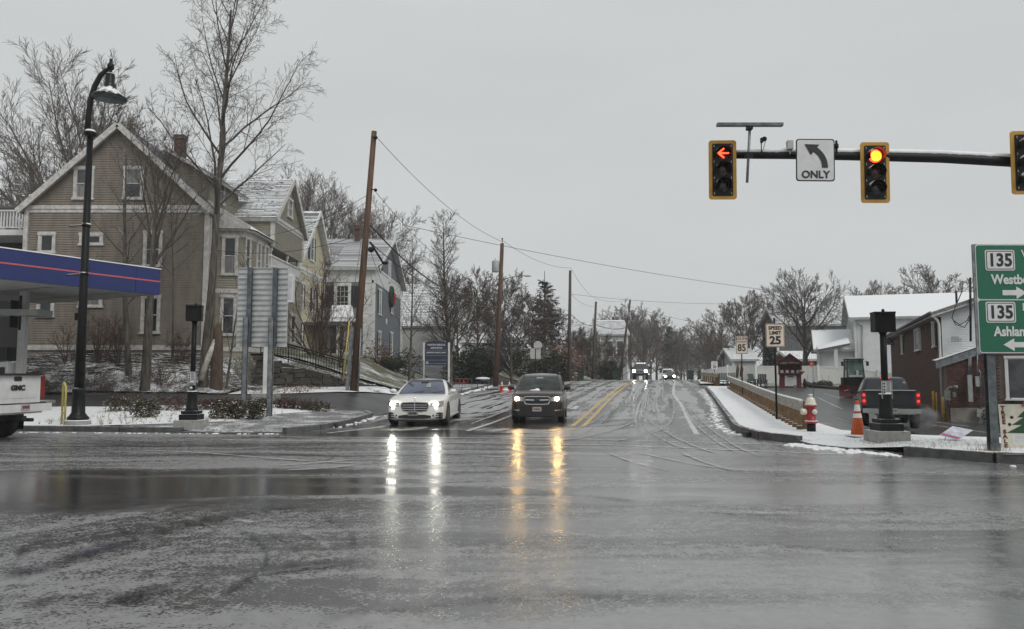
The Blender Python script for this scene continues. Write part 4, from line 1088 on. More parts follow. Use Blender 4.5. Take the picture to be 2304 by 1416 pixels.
    if axis == 'y':
        m.box2((x1 - .02, y0 + .06, ze - frieze), (x1 + .05, y1, ze - .03)); m.box2((x0 - .12, y0 - .10, ze - .10), (x1 + .12, y0 + .02, ze + .10))
        m.box2((x0 - .02, y0 - .06, ze - frieze), (x1 + .02, y0 + .02, ze - .11))
    else:
        m.box2((x0, y0 - .05, ze - frieze), (x1 - .06, y0 + .02, ze - .03)); m.box2((x1 - .02, y0 - .12, ze - .10), (x1 + .10, y1 + .12, ze + .10))
        m.box2((x1 - .02, y0 - .02, ze - frieze), (x1 + .06, y1 + .02, ze - .11))
    bw(m, 'frieze', trim_m, o, org)

# ---- tan house with its wing, bay window and porch
TY = 40.0
x0, x1 = XY(44, TY), XY(456, TY); zb = 2.05; zf = 2.92
ze = at(250, 467, TY).z; zr = at(246, 286, TY).z
org = (x1, TY, zb)
tan = thing('house', 'large tan clapboard house with steep gable, bay window and snowy wing', 'house', org)
gable_block(tan, org, x0, x1, TY, 56.0, zf, ze, zr, 'y', 'tan_siding', 'worn_trim', over=0.42, pitch=0.125, single=True, base=zf + .22, courses_on=None, split=.5)
m = MB(); m.box2((x0 + .05, TY + .04, zb - 1.2), (x1 - .05, 56, zf)); bw(m, 'foundation', 'foundation', tan, org)
m = MB(); m.box2((x0 - .03, TY - .045, zf - .02), (x1 + .03, TY + .02, zf + .22)); m.box2((x1 - .02, TY + .03, zf - .02), (x1 + .045, 56, zf + .22)); bw(m, 'water_table', 'worn_trim', tan, org)
for px in (190, 302): window(tan, org, at(px, 414, TY), XA, -YA, 0.78, 1.5, 'worn_trim', .14)
for (px, py, w, h, sp) in ((107, 548, .62, .85, False), (207, 540, .95, .40, False), (345, 562, .70, 1.65, True), (104, 690, .62, .92, False), (205, 679, .95, .42, False), (340, 709, .72, 1.75, True)):
    window(tan, org, at(px, py, TY), XA, -YA, w, h, 'worn_trim', .14, split=sp)
m = MB(); m.box2(at(172, 806, TY - .02), at(212, 786, TY + .1)); bw(m, 'basement_window', 'dark_porch', tan, org)
m = MB()
for k in range(5): m.lathe([(.08, 0), (.10, .1), (.08, .2)], at(376 + 11 * k, 775, TY - .12), 8, 'y')
bw(m, 'meter_bank', 'meter', tan, org)
# chimney
cz = at(388, 340, 48); c0 = XY(374, 48); c1 = XY(395, 48)
m = MB(); m.box2((c0, 48, cz.z - 2), (c1, 48.5, at(388, 306, 48).z)); m.box2((c0 - .06, 47.94, at(388, 312, 48).z), (c1 + .06, 48.56, at(388, 303, 48).z)); ch = bw(m, 'chimney', 'chimney_brick', tan, org)
m = MB(); zq = cz.z - 1.0; k = 0
while zq < at(388, 314, 48).z:
    for i in range(4):
        a = c0 + (c1 - c0) * (i + (.5 if k % 2 else 0)) / 4; b_ = min(c1, a + (c1 - c0) / 4 - .015); a = max(a, c0)
        if b_ - a > .05: m.box2((a, 47.985, zq), (b_, 48.02, zq + .062))
    zq += .078; k += 1
bw(m, 'brick', 'chimney_brick', ch, org, kind='stuff')
m = MB(); m.tube([(x1 + .10, TY + .25, ze - .3), (x1 + .10, TY + .25, zf - .3)], .045, 6); bw(m, 'downspout', 'worn_trim', tan, org)
# shed dormer on the right slope
y0d, y1d = 41.2, 45.6; dx = XY(458, y0d)
zd = at(458, 398, y0d).z; zt = at(352, 338, y0d).z; xt = XY(352, y0d); zl = at(458, 470, y0d).z
m = MB(); m.extrude([(xt, y0d, zt - .25), (xt, y0d, zt - .05), (dx, y0d, zd), (dx, y0d, zl - .6)], (0, -1, 0), y1d - y0d); dm = bw(m, 'dormer', 'tan_siding', tan, org)
siding(dm, org, (xt, y0d, 0), XA, -YA, lambda z: (max(0, (zt - .25 - z) / (zt - .25 - zl + .6)) * (dx - xt), (dx - xt) if z < zd else (zt - z) / (zt - zd) * (dx - xt)), zl, zt - .2, .125, 'tan_siding')
siding(dm, org, (dx, y0d, 0), YA, XA, lambda z: (0.05, y1d - y0d - .05), zl, zd - .1, .125, 'sage_siding')
u = Vector((dx - xt, 0, zd - zt)).normalized(); nn = Vector((-u.z, 0, u.x))
m = MB(); m.extrude([Vector((xt, y0d - .35, zt)) + nn * .16, Vector((xt, y0d - .35, zt)) - nn * 0, Vector((dx, y0d - .35, zd)) + u * .5, Vector((dx, y0d - .35, zd)) + u * .5 + nn * .16], (0, -1, 0), y1d - y0d + .7); bw(m, 'dormer_roof', 'worn_trim', dm, org)
m = MB(); m.extrude([Vector((xt, y0d - .37, zt)) + nn * .19, Vector((xt, y0d - .37, zt)) + nn * .16, Vector((dx, y0d - .37, zd)) + u * .54 + nn * .16, Vector((dx, y0d - .37, zd)) + u * .54 + nn * .19], (0, -1, 0), y1d - y0d + .74); bw(m, 'dormer_shingles', 'roof_snow', dm, org)
window(tan, org, (dx, y0d + 1.55, at(485, 430, 42.7).z), YA, XA, .7, 1.25, 'worn_trim', .14)
# two-storey bay on the right flank
by0, by1, bd = 41.3, 46.2, 1.55
zt = at(520, 520, 41.3).z; P = [(x1, by0), (x1 + bd * .88, by0 + .25), (x1 + bd, by0 + .9), (x1 + bd, by1 - .6), (x1, by1)]
m = MB(); m.extrude([(a, b_, zt) for a, b_ in P], (0, 0, 1), zt - zb + .6); bay = bw(m, 'bay', 'sage_siding', tan, org)
for (ax, ay), (bx_, by_) in zip(P[:-1], P[1:]):
    u = Vector((bx_ - ax, by_ - ay, 0)); L = u.length; u.normalize(); n = Vector((u.y, -u.x, 0))
    siding(bay, org, (ax, ay, 0), u, n, lambda z: (.07, L - .07), zf, zt - .3, .125, 'sage_siding')
def wedge_ring(z0, z1, d, mt, nm, par):
    m = MB(); cx, cyy = x1, (by0 + by1) / 2
    Q = [(x1 - .1, by0 - d)] + [(x1 + (a - x1) * (1 + d / bd), cyy + (b_ - cyy) * (1 + d / 2.4)) for a, b_ in P[1:-1]] + [(x1 - .1, by1 + d)]
    m.extrude([(a, b_, z1) for a, b_ in Q], (0, 0, 1), z1 - z0); bw(m, nm, mt, par, org)
wedge_ring(zt - .32, zt, .05, 'worn_trim', 'bay_frieze', bay); wedge_ring(zt, zt + .12, .30, 'worn_trim', 'bay_cornice', bay)
zm = at(500, 655, 41.3).z; wedge_ring(zm - .10, zm + .12, .07, 'worn_trim', 'bay_belt', bay); wedge_ring(zf - .05, zf + .2, .05, 'worn_trim', 'bay_base', bay)
apx = Vector((x1 - .3, (by0 + by1) / 2, zt + 1.55)); m = MB()
Q = [Vector((x1, by0 - .42, zt + .12))] + [Vector((x1 + (a - x1) * 1.27, (by0 + by1) / 2 + (b_ - (by0 + by1) / 2) * 1.16, zt + .12)) for a, b_ in P[1:-1]] + [Vector((x1, by1 + .42, zt + .12))]
for a, b_ in zip(Q[:-1], Q[1:]): m.add([a, b_, apx], [(0, 1, 2)])
bw(m, 'bay_roof', 'shingle_snow', bay, org)
m = MB(); q0 = Q[0]; m.extrude([q0 + Vector((-.1, 0, -.02)), Q[1] + Vector((.1, -.02, -.02)), Q[1] + Vector((.1, -.02, .14)), apx + Vector((0, -2.9, .06)), apx + Vector((-.15, -2.9, -.1))], (0, -1, 0), .06); bw(m, 'bay_rake', 'worn_trim', bay, org)
def on_seg(i, t, z):
    a = Vector((*P[i], 0)); b_ = Vector((*P[i + 1], 0)); u = (b_ - a).normalized(); return a.lerp(b_, t) + ZA * z, u, Vector((u.y, -u.x, 0))
for zc in (at(487, 576, 41.4).z, at(484, 711, 41.4).z):
    for i, t, w in ((0, .52, .58), (1, .5, .34), (2, .35, .5), (2, .75, .5)):
        C, u, n = on_seg(i, t, zc); window(bay, org, C, u, n, w, 1.95, 'worn_trim', .13 if i != 1 else .08)
# cross wing with its snowy roof; porch let into its corner
WX = XY(606, 45.2); wy0, wy1 = 45.2, 51.6; wz = at(606, 487, wy0).z; wr = at(644, 407, 48.4).z; pz = at(606, 556, wy0).z
gable_block(tan, org, x1 - 4, WX, wy0, wy1, pz, wz, wr, 'x', 'sage_siding', 'worn_trim', over=.35, pitch=.125, base=pz + .02, exposure=.17, split=.30)
window(tan, org, (WX, 48.4, at(634, 470, 48.4).z), YA, XA, .75, 1.0, 'worn_trim', .14)
pf = at(606, 602, wy0).z
m = MB(); m.box2((x1 - .5, wy0 + .05, pf), (WX - 1.55, wy1, pz)); m.box2((WX - 1.55, wy0 + 1.9, pf), (WX - .55, wy0 + 2.0, pz)); bw(m, 'porch_wall', 'sage_siding', tan, org)
m = MB(); m.box2((x1 - .5, wy0 + .02, zb - .5), (WX - .02, wy1, pf)); bw(m, 'wing_wall', 'sage_siding', tan, org)
siding(tan, org, (x1 - .5, wy0, 0), XA, -YA, lambda z: (0, WX - x1 + .48), zf, pf - .2, .125, 'sage_siding'); siding(tan, org, (WX, wy0, 0), YA, XA, lambda z: (0.05, wy1 - wy0), zf, pf - .2, .125, 'sage_siding')
m = MB(); m.box2((x1 - .5, wy0 - .05, pf - .2), (WX + .05, wy1, pf)); bw(m, 'porch_floor', 'worn_trim', tan, org)
for dy, dx_ in ((.14, -.75), (.14, -.14), (3.4, -.14), (5.9, -.14)):
    m = MB(); cx, cyy = WX + dx_, wy0 + dy
    m.lathe([(.13, 0), (.13, .1), (.085, .16), (.075, pz - pf - .25), (.12, pz - pf - .18), (.14, pz - pf)], (cx, cyy, pf), 10); bw(m, 'porch_column', 'worn_trim', tan, org)
m = MB()
for a, b_ in (((x1 + .2, wy0 + .05), (WX - .08, wy0 + .05)), ((WX - .08, wy0 + .05), (WX - .08, wy1))):
    m.tube([(*a, pf + .72), (*b_, pf + .72)], .06, 6); m.tube([(*a, pf + .12), (*b_, pf + .12)], .04, 6); n_ = int((Vector(a) - Vector(b_)).length / .13)
    for k in range(n_): q = Vector(a).lerp(Vector(b_), k / n_); m.box((q.x, q.y, pf + .42), (.035, .035, .6))
bw(m, 'porch_railing', 'white_trim', tan, org)
m = MB(); m.box2((WX - 1.45, wy0 + 1.84, pf + .02), (WX - .72, wy0 + 1.9, pf + 2.05)); bw(m, 'door', 'dark_porch', tan, org)
window(tan, org, (WX - 1.55, 47.9, pf + 1.15), YA, XA, .7, 1.5, 'worn_trim', .16); window(tan, org, (WX - 1.55, 49.9, pf + 1.15), YA, XA, .7, 1.5, 'worn_trim', .16)
window(tan, org, (WX, 47.0, zf + 1.6), YA, XA, .8, 1.7, 'worn_trim', .14); window(tan, org, (WX, 49.6, zf + 1.6), YA, XA, .8, 1.7, 'worn_trim', .14)
# left eave return
m = MB(); e0 = at(70, 408, 43); m.extrude([(x0 - .9, 43, e0.z - .8), (x0 - .9, 43, e0.z - .62), (x0 + 2.2, 43, e0.z + .25), (x0 + 2.2, 43, e0.z - .2)], (0, -1, 0), 6); bw(m, 'side_roof', 'white_trim', tan, org)
# balcony of white rails at the left end
m = MB(); bx0, bx1 = x0 - 6, x0 - .1; bz = at(20, 520, TY + 1).z; bt = at(20, 446, TY + 1).z
org2 = (bx1, TY + .6, zb); balc = thing('balcony', 'white railed balcony at the left end of the tan house', 'balcony', org2)
m.box2((bx0, TY + .6, bz - .3), (bx1, TY + 5, bz)); bw(m, 'deck', 'white_trim', balc, org2)
m = MB(); m.box2((bx0, TY + .6, bz + .98), (bx1, TY + .72, bz + 1.06)); m.box2((bx0, TY + .62, bz + .1), (bx1, TY + .70, bz + .16)); bw(m, 'handrail', 'white_trim', balc, org2)
for k in range(20):
    m = MB(); q = bx1 - .12 - k * .16; m.box2((q, TY + .63, bz + .16), (q + .06, TY + .69, bz + .98)); bw(m, 'baluster', 'white_trim', balc, org2)
m = MB(); m.box2((bx1 - .22, TY + .55, zb - .8), (bx1 - .02, TY + .75, bt + .1)); bw(m, 'post', 'white_trim', balc, org2)
m = MB(); m.box2((bx0, TY + 3, zb - .5), (bx1, TY + 3.2, bz - .3)); bw(m, 'wall', 'dark_porch', balc, org2)
m = MB(); m.box2((bx0, TY + 2.9, bt - .1), (bx1, TY + 5.4, bt + .0)); bw(m, 'roof', 'roof_snow', balc, org2)

# ---- yellow house
YX = XY(656, 53); y0, y1 = 53.0, 63.5; ze = at(656, 596, 53).z; zr = at(703, 479, 58.3).z; zb = 2.6; org = (YX, y0, zb)
yel = thing('house', 'pale yellow gabled house with dark shutters between the tan house and the grey house', 'house', org)
gable_block(yel, org, YX - 10, YX, y0, y1, zb - .6, ze, zr, 'x', 'yellow_siding', 'white_trim', over=.5, pitch=.15, base=zb + .4, exposure=.2, split=.52, frieze=.3)
window(yel, org, (YX, 57.5, at(693, 560, 57.5).z), YA, XA, .85, 1.75, 'white_trim', .12, shutters=.45)
for py in (672,):
    for yy in (54.8, 58.3, 61.8): window(yel, org, (YX, yy, at(690, py, 57).z), YA, XA, .8, 1.7, 'white_trim', .12, shutters=.42)
for yy in (54.8, 61.8): window(yel, org, (YX, yy, zb + 1.9), YA, XA, .8, 1.7, 'white_trim', .12, shutters=.42)
m = MB(); m.box2((YX, 56, zb + 2.6), (YX + 2.6, 61, zb + 2.85)); bw(m, 'porch_roof', 'roof_snow', yel, org)
for yy in (56.2, 58.5, 60.8):
    m = MB(); m.box2((YX + 2.3, yy - .1, zb - .6), (YX + 2.5, yy + .1, zb + 2.6)); bw(m, 'porch_post', 'white_trim', yel, org)
m = MB(); m.box2((YX + 2.36, 56.3, zb + .8), (YX + 2.44, 60.7, zb + .88))
for k in range(30): m.box2((YX + 2.37, 56.4 + k * .145, zb), (YX + 2.43, 56.45 + k * .145, zb + .8))
bw(m, 'porch_railing', 'white_trim', yel, org)

# ---- grey house
GX = XY(838, 62); y0, y1 = 62.0, 77.0; ze = at(838, 600, 62).z; zr = at(880, 541, 69.5).z; zb = 2.55; org = (GX, y0, zb)
gry = thing('house', 'slate grey house with white corner pilaster, snowy roof and a wreath on its gable wall', 'house', org)
gable_block(gry, org, GX - 13, GX, y0, y1, zb - .8, ze, zr, 'x', 'grey_siding', 'white_trim', over=.55, pitch=.16, base=zb + .2, exposure=.22, split=.42, frieze=1.25, corner=.2)
m = MB(); m.box2((GX - .80, y0 - .09, zb), (GX - .03, y0 + .02, ze - 1.2)); m.box2((GX - .90, y0 - .13, ze - 1.35), (GX + .02, y0 + .02, ze - 1.1)); bw(m, 'pilaster', 'white_trim', gry, org)
cq = at(804, 545, 68.6); m = MB(); m.box2((cq.x - .27, 68.6, cq.z - 2.2), (cq.x + .22, 69.1, at(804, 516, 68.6).z)); m.box2((cq.x - .33, 68.5, at(804, 516, 68.6).z), (cq.x + .28, 69.2, at(804, 507, 68.6).z)); bw(m, 'chimney', 'chimney_brick', gry, org)
window(gry, org, at(771, 668, 62), XA, -YA, .95, 1.75, 'white_trim', .2, grid=(3, 4), shutters=.62)
for px in (853, 888):
    for py, h in ((681, 1.95), (775, 1.95)):
        yy = 62 + (px - 838) / (905 - 838) * 15 * .82; window(gry, org, (GX, yy, at(px, py, yy).z), YA, XA, .95, h, 'white_trim', .14, shutters=.40)
yy = 69.6; window(gry, org, (GX, yy, at(876, 612, yy).z), YA, XA, .8, 1.7, 'white_trim', .13)
m = MB()
for k in range(26):
    a = k / 26 * 6.28; m.ball((GX + .12, 70.2 + math.cos(a) * .62, at(880, 668, 70).z + math.sin(a) * .75), .26, 6, 4)
org3 = (GX + .12, 70.2, at(880, 668, 70).z); wr_ = thing('wreath', 'large dark green wreath with a red bow on the grey gable wall', 'wreath', org3); bw(m, 'greens', 'wreath', wr_, org3)
m = MB(); m.ball((GX + .35, 70.9, org3[2] + .1), (.15, .34, .3), 8, 5); m.box((GX + .36, 70.7, org3[2] - .3), (.08, .16, .6)); m.box((GX + .36, 71.05, org3[2] - .35), (.08, .16, .6)); bw(m, 'bow', 'paint_red', wr_, org3)
m = MB(); m.tube([(GX + .08, y1 - .3, ze - .3), (GX + .08, y1 - .3, zb)], .06, 6); bw(m, 'downspout', 'white_trim', gry, org)
op = at(873, 724, 68); m = MB(); m.lathe([(.24, -.04), (.30, 0), (.24, .04)], (GX + .06, 68.2, op.z), 14, 'x'); bw(m, 'oval_plaque', 'white_trim', gry, org)
m = MB(); pa = at(735, 700, 58.5); pb = at(790, 688, 58.5); m.extrude([(pa.x, 59.5, pa.z - .4), (pb.x, 59.5, pa.z - .4), (pb.x - .3, 60.2, pa.z + .6), (pa.x, 60.2, pa.z + .6)], (0, -1, .5), .3); m.box2((pa.x, 59.6, pa.z - .7), (pb.x, 62, pa.z - .4)); bw(m, 'porch_roof', 'snow', gry, org)
for px in (738, 786):
    m = MB(); q = XY(px, 59.8); m.box2((q - .11, 59.7, zb - .8), (q + .11, 59.9, pa.z - .7)); bw(m, 'porch_post', 'white_trim', gry, org)
m = MB(); m.box2((GX - .9, y0 + .1, zb - .9), (GX + .02, y1, zb + .2)); bw(m, 'foundation', 'foundation', gry, org)

# ---- pale barn and houses farther on
def simple_house(name, label, px0, px1, Y, depth, eave_py, ridge_py, base_z, axis, wall_m, roof_m=('shingle', 'shingle_snow'), wins=(), over=.4, split=.3, faces='SE', pitch=.2, cat='house', exposure=.28):
    x0, x1 = XY(px0, Y), XY(px1, Y); xm = (px0 + px1) / 2
    ze = at(xm, eave_py, Y).z; zr = at(xm, ridge_py, Y + (depth / 2 if axis == 'x' else 0)).z
    o = thing(name, label, cat, (x1, Y, base_z)); org = (x1, Y, base_z)
    gable_block(o, org, x0, x1, Y, Y + depth, base_z - 1.5, ze, zr, axis, wall_m, 'white_trim', roof_m, over=over, faces=faces, pitch=pitch, base=base_z, exposure=exposure, split=split, courses_on=None if split else False)
    for (px, py, w, h, kw) in wins: window(o, org, at(px, py, Y), XA, -YA, w, h, **kw)
    return o, org
o, org = simple_house('barn', 'pale grey clapboard barn with a big snowy roof behind the dark blue sign', 903, 1006, 82, 10, 731, 642, 2.1, 'x', 'pale_siding', split=.22)
m = MB(); m.box2((XY(925, 82), 81.93, 2.1), (XY(975, 82), 82, 4.4)); bw(m, 'garage_door', 'pale_siding', o, org)
simple_house('house', 'dim house beyond the hedge with snow on its low roof', 1040, 1180, 104, 9, 770, 722, 2.2, 'x', 'pale_siding', wins=((1080, 800, 1.2, 1.6, {}), (1140, 800, 1.2, 1.6, {})))
simple_house('house', 'pale far house with a dark porch between the middle poles', 1290, 1335, 122, 10, 760, 730, 1.6, 'x', 'dull_siding', wins=((1303, 785, 1.2, 2.2, {}), (1322, 785, 1.2, 2.2, {})))
simple_house('house', 'white far house with tall windows beside the leaning far pole', 1352, 1412, 132, 12, 752, 722, 1.2, 'x', 'dull_siding', wins=((1372, 785, 1.1, 2.6, {}), (1395, 785, 1.1, 2.6, {})))

# ---- white house on the right
wy = 72.0; x0, x1 = XY(1928, wy), XY(2185, wy); ze = at(2030, 712, wy).z; zr = at(2030, 669, wy + 4.5).z; zb = .6; org = (x0, wy, zb)
wh = thing('house', 'white clapboard house with broad snowy roof and low gabled wing behind the fence', 'house', org)
gable_block(wh, org, x0, x1, wy, wy + 9, zb - 1, ze, zr, 'x', 'white_siding', 'white_trim', ('roof_snow', 'roof_snow'), over=.55, faces='S', pitch=.18, base=zb, courses_on=False, frieze=.3)
m = MB(); m.extrude([(x0 - .02, wy + 9, zb - 1), (x0 - .02, wy, zb - 1), (x0 - .02, wy, ze), (x0 - .02, wy + 4.5, zr - .15), (x0 - .02, wy + 9, ze)], (-1, 0, 0), .02); bw(m, 'gable_wall', 'white_siding', wh, org)
siding(wh, org, (x0 - .03, wy + 9, 0), -YA, -XA, lambda z: (0, 9) if z < ze else ((z - ze) / (zr - ze) * 4.5, 9 - (z - ze) / (zr - ze) * 4.5), zb, zr - .4, .18, 'white_siding')
for dy in (2.2, 5.2): window(wh, org, (x0 - .05, wy + dy, at(1915, 742, wy).z), -YA, -XA, .7, 1.5, 'white_trim', .1)
m = MB(); m.tube([at(1940, 862, wy - .15), at(1940, 735, wy - .15)], .05, 6); m.tube([at(1940, 735, wy - .15), at(1930, 728, wy - .3)], .05, 6); bw(m, 'service_mast', 'galv', wh, org)
wx0, wx1 = XY(1846, wy + .5), x0 - .1; zwe = at(1870, 782, wy).z; zwr = at(1870, 743, wy + 3).z
gable_block(wh, org, wx0, wx1, wy + .6, wy + 6.6, zb - 1, zwe, zwr, 'x', 'white_siding', 'white_trim', ('roof_snow', 'roof_snow'), over=.5, faces='S', pitch=.18, base=zb, courses_on=False, frieze=.25)
m = MB(); px_, pw = XY(1878, wy - 1.2), XY(1926, wy - 1.2); m.extrude([(px_ - .8, wy - 1.6, zwe - .2), (pw, wy - 1.6, zwe + .35), (pw, wy + .8, zwe + 1.0), (px_ - .8, wy + .8, zwe + .2)], (0, 0, 1), .2); bw(m, 'porch_roof', 'roof_snow', wh, org)
m = MB(); q = XY(1897, wy - 1.3); m.box2((q - .16, wy - 1.46, zb - .5), (q + .16, wy - 1.14, zwe)); bw(m, 'porch_column', 'white_trim', wh, org)
wh.rotation_euler = (0, 0, R(-19))
# weathered barn and red shed
o, org = simple_house('barn', 'long weathered dark barn with a mossy roof behind the yard oak', 1752, 1960, 96, 6, 728, 693, .6, 'x', 'barn_board', ('barn_roof', 'barn_roof'), split=.3, pitch=.35, cat='barn', exposure=.3)
m = MB(); m.box2((XY(1858, 99), 99, at(1864, 722, 99).z), (XY(1869, 99), 100, at(1864, 699, 99).z)); bw(m, 'chimney', 'chimney_brick', o, org)
m = MB()
for k in range(30):
    q = XY(1755, 95.95) + k * .37; m.box2((q, 95.90, .6), (q + .33, 95.97, at(1800, 729, 96).z))
bw(m, 'boarding', 'barn_board', o, org, kind='stuff')
brn = o
m = MB(); m.box2((XY(1752, 95), 93.5, at(1800, 797, 95).z), (XY(1840, 95), 96, at(1800, 790, 95).z)); bw(m, 'lean_to_roof', 'barn_roof', o, org)
simple_house('shed', 'dull red shed between the food cart and the white house', 1782, 1842, 88, 6, 808, 792, .6, 'x', 'shed_red', ('barn_roof', 'barn_roof'), split=0, pitch=.3, cat='shed')
simple_house('house', 'small white house behind the left end of the white fence with snow on its roof', 1650, 1700, 96, 6, 808, 786, .8, 'x', 'dull_siding', split=.1, wins=())

# ---- brick building on the right
C0 = Vector((20.3, 36.7, 0)); dl = Vector((8.5, 22.3, 0)).normalized(); de = Vector((dl.y, -dl.x, 0)); gzb = H(20.3, 36.7)
org = (20.3, 36.7, gzb); brk = thing('brick_building', 'red brick building with white windows and a lower annex behind the green sign', 'building', org)
zev = at(2120, 697, 36.7).z; LW = 24.5; GWid = 10.0; zrg = zev + 1.75
def BP(a, b_, z): return C0 + de * a + dl * b_ + ZA * z
m = MB(); m.extrude([BP(.03, .03, zev), BP(GWid / 2, .03, zrg - .1), BP(GWid, .03, zev), BP(GWid, .03, gzb - 1), BP(.03, .03, gzb - 1)], -dl, LW); bw(m, 'wall', 'mortar', brk, org)
def bricks(o, O, u, n, L, z0, z1, budget, depth=.02, top=None, hole=()):
    """bricks in running bond, the nearest ones single"""
    k = 0; z = z0; cand = []
    while z < z1:
        a = -(.105 if k % 2 else 0)
        while a < L:
            b0 = max(a, 0); b1 = min(a + .20, L)
            zt = z + .063
            if b1 - b0 > .04 and (top is None or zt < top((b0 + b1) / 2)) and not any(h0 < b1 and b0 < h1 and q0 < zt and z < q1 for h0, h1, q0, q1 in hole): cand.append((b0, b1, z))
            a += .212
        z += .075; k += 1
    rot = Matrix((u, n, ZA)).transposed()
    cand.sort(key=lambda c: (O + u * c[0]).y + abs(c[2] - 1.2) * .6)
    jo = [MB(), MB()]; rg = random.Random(5)
    sh = {}
    for i, (b0, b1, z) in enumerate(cand):
        c = O + u * (b0 + b1) / 2 + n * (depth / 2 + rg.uniform(-.003, .003)); c.z = z + .0315
        mt = 1 if rg.random() < .35 else 0
        if i < budget:
            key = (round(b1 - b0, 3), mt)
            if key not in sh: m = MB(); m.box((0, 0, 0), (b1 - b0, depth, .063), rot); sh[key] = m.mesh('brick', ('brick_red', 'brick_dark')[mt])
            place('brick', sh[key], o, c - Vector(org))
        else: jo[mt].box(c, (b1 - b0, depth, .063), rot)
    for j, mt in enumerate(('brick_red', 'brick_dark')):
        if jo[j].v: bw(jo[j], 'brickwork', mt, o, org, kind='stuff')
wins = []
for px, wd in ((2031, .85), (2066, 2.2), (2104, .8)):
    d = ray(px, 750); d = d / d.y; 
    # where the sight line meets the wall plane
    t = (C0 - EYE).dot(de) / d.dot(de); pt = EYE + d * t; wins.append(((pt - C0).dot(dl), wd))
hz0, hz1 = zev - 1.75, zev - .42
bricks(brk, C0 + dl * LW, -dl, -de, LW, gzb - .6, zev - .2, 0, hole=[(LW - a - w / 2, LW - a + w / 2, hz0, hz1) for a, w in wins])
for a, w in wins: window(brk, org, C0 + dl * a + ZA * ((hz0 + hz1) / 2), -dl, -de, w - .2, hz1 - hz0 - .2, 'white_trim', .09, split=False, grid=(2 if w < 1 else 4, 1), pane='glass', shutters=.3 if w < 1 else 0)
# gable in white boards over the annex
siding(brk, org, (C0.x, C0.y, 0), de, -dl, lambda z: (0.0, GWid) if z < zev else ((z - zev) / 1.75 * GWid / 2, GWid - (z - zev) / 1.75 * GWid / 2), gzb + 2.2, zrg - .15, .11, 'white_siding')
for sg in (0, 1):
    m = MB(); e_ = -.45 if sg == 0 else GWid + .45; zz = zev - .16; 
    A = BP(e_, -.4, zz); B_ = BP(e_, LW, zz); Rr = BP(GWid / 2, -.4, zrg); R2 = BP(GWid / 2, LW, zrg)
    vs = [A, Rr, R2, B_]; m.extrude(vs if sg == 0 else vs[::-1], ZA, .14); bw(m, 'roof', 'roof_snow', brk, org)
    m = MB(); m.extrude([A + ZA * .03, Rr + ZA * .03, Rr - ZA * .22, A - ZA * .22] if sg == 0 else [Rr + ZA * .03, A + ZA * .03, A - ZA * .22, Rr - ZA * .22], -dl, .05); bw(m, 'rake_board', 'worn_trim', brk, org)
m = MB(); m.tube([BP(-.5, -.4, zev - .18), BP(-.5, LW, zev - .18)], .09, 6); bw(m, 'gutter', 'galv_dark', brk, org)
m = MB(); m.extrude([BP(-.45, -.3, zev - .3), BP(-.45, LW, zev - .3), BP(0, LW, zev - .3), BP(0, -.3, zev - .3)], ZA, .04); bw(m, 'soffit', 'worn_trim', brk, org)
m = MB(); m.tube([BP(-.48, -.28, zev - .22), BP(-.2, -.22, zev - .5), BP(-.12, -.14, zev - .7), BP(-.12, -.14, gzb + .1)], .06, 8); bw(m, 'downspout', 'white_trim', brk, org)
q = at(2152, 672, 37.0); m = MB(); m.tube([q - ZA * .8, q + ZA * .35], .05, 8); bw(m, 'vent_pipe', 'black_plain', brk, org)
q = at(2190, 640, 36.1); m = MB(); m.tube([at(2184, 768, 35.9), at(2183, 625, 35.9)], .05, 8); bw(m, 'service_mast', 'black_plain', brk, org)
m = MB(); m.tube([at(2182, 700, 35.85), at(2182, 640, 35.85), at(2166, 633, 35.85), at(2165, 655, 35.85), at(2150, 690, 35.85), at(2142, 715, 35.85), at(2150, 730, 35.85), at(2170, 737, 35.85), at(2180, 722, 35.85), at(2183, 700, 35.85)], .022, 5); m.tube([at(2183, 706, 35.8), at(2176, 722, 35.8), at(2160, 731, 35.8), at(2146, 722, 35.8)], .022, 5); bw(m, 'service_cable', 'wire', brk, org)
m = MB(); q = at(2149, 763, 36.2); m.box(q, (.3, .14, .24), (0, 0, -.36)); q = at(2160, 764, 36.1); m.box(q, (.14, .12, .12), (0, 0, -.36)); bw(m, 'junction_box', 'box_grey', brk, org)
# annex: one storey, brick, sloping grey fascia
AO = C0 - dl * 1.1 + de * -.05; AL = 9.0; zA = at(2128, 812, 35.4).z; zB = zA + 3.0
def AP(a, b_, z): return AO + de * a + dl * b_ + ZA * z
slope = .36
topz = lambda a: zA - .1 + a * slope
m = MB(); m.extrude([AP(.03, .03, topz(0)), AP(AL, .03, topz(AL)), AP(AL, .03, gzb - 2), AP(.03, .03, gzb - 2)], -dl, 1.2); ann = bw(m, 'annex_wall', 'mortar', brk, org)
fz = [ (0.5, gzb + .55)]
wa = None
d = ray(2287, 850); d = d / d.y; t = (AO - EYE).dot(dl) / d.dot(dl); wa = (EYE + d * t - AO).dot(de)
wz0, wz1 = at(2287, 905, 33.5).z, at(2287, 800, 33.5).z
bricks(brk, AO, de, -dl, AL, gzb - .4, zA + 3, 290, top=topz, hole=[(wa - .55, wa + .55, wz0, wz1)])
window(brk, org, AO + de * wa + ZA * ((wz0 + wz1) / 2), de, -dl, .72, wz1 - wz0 - .2, 'white_trim', .09, split=False)
m = MB(); m.extrude([AP(-.4, -.12, topz(-.4) + .22), AP(AL, -.12, topz(AL) + .22), AP(AL, -.12, topz(AL) - .12), AP(-.4, -.12, topz(-.4) - .12)], -dl, .14); bw(m, 'annex_fascia', 'galv', brk, org)
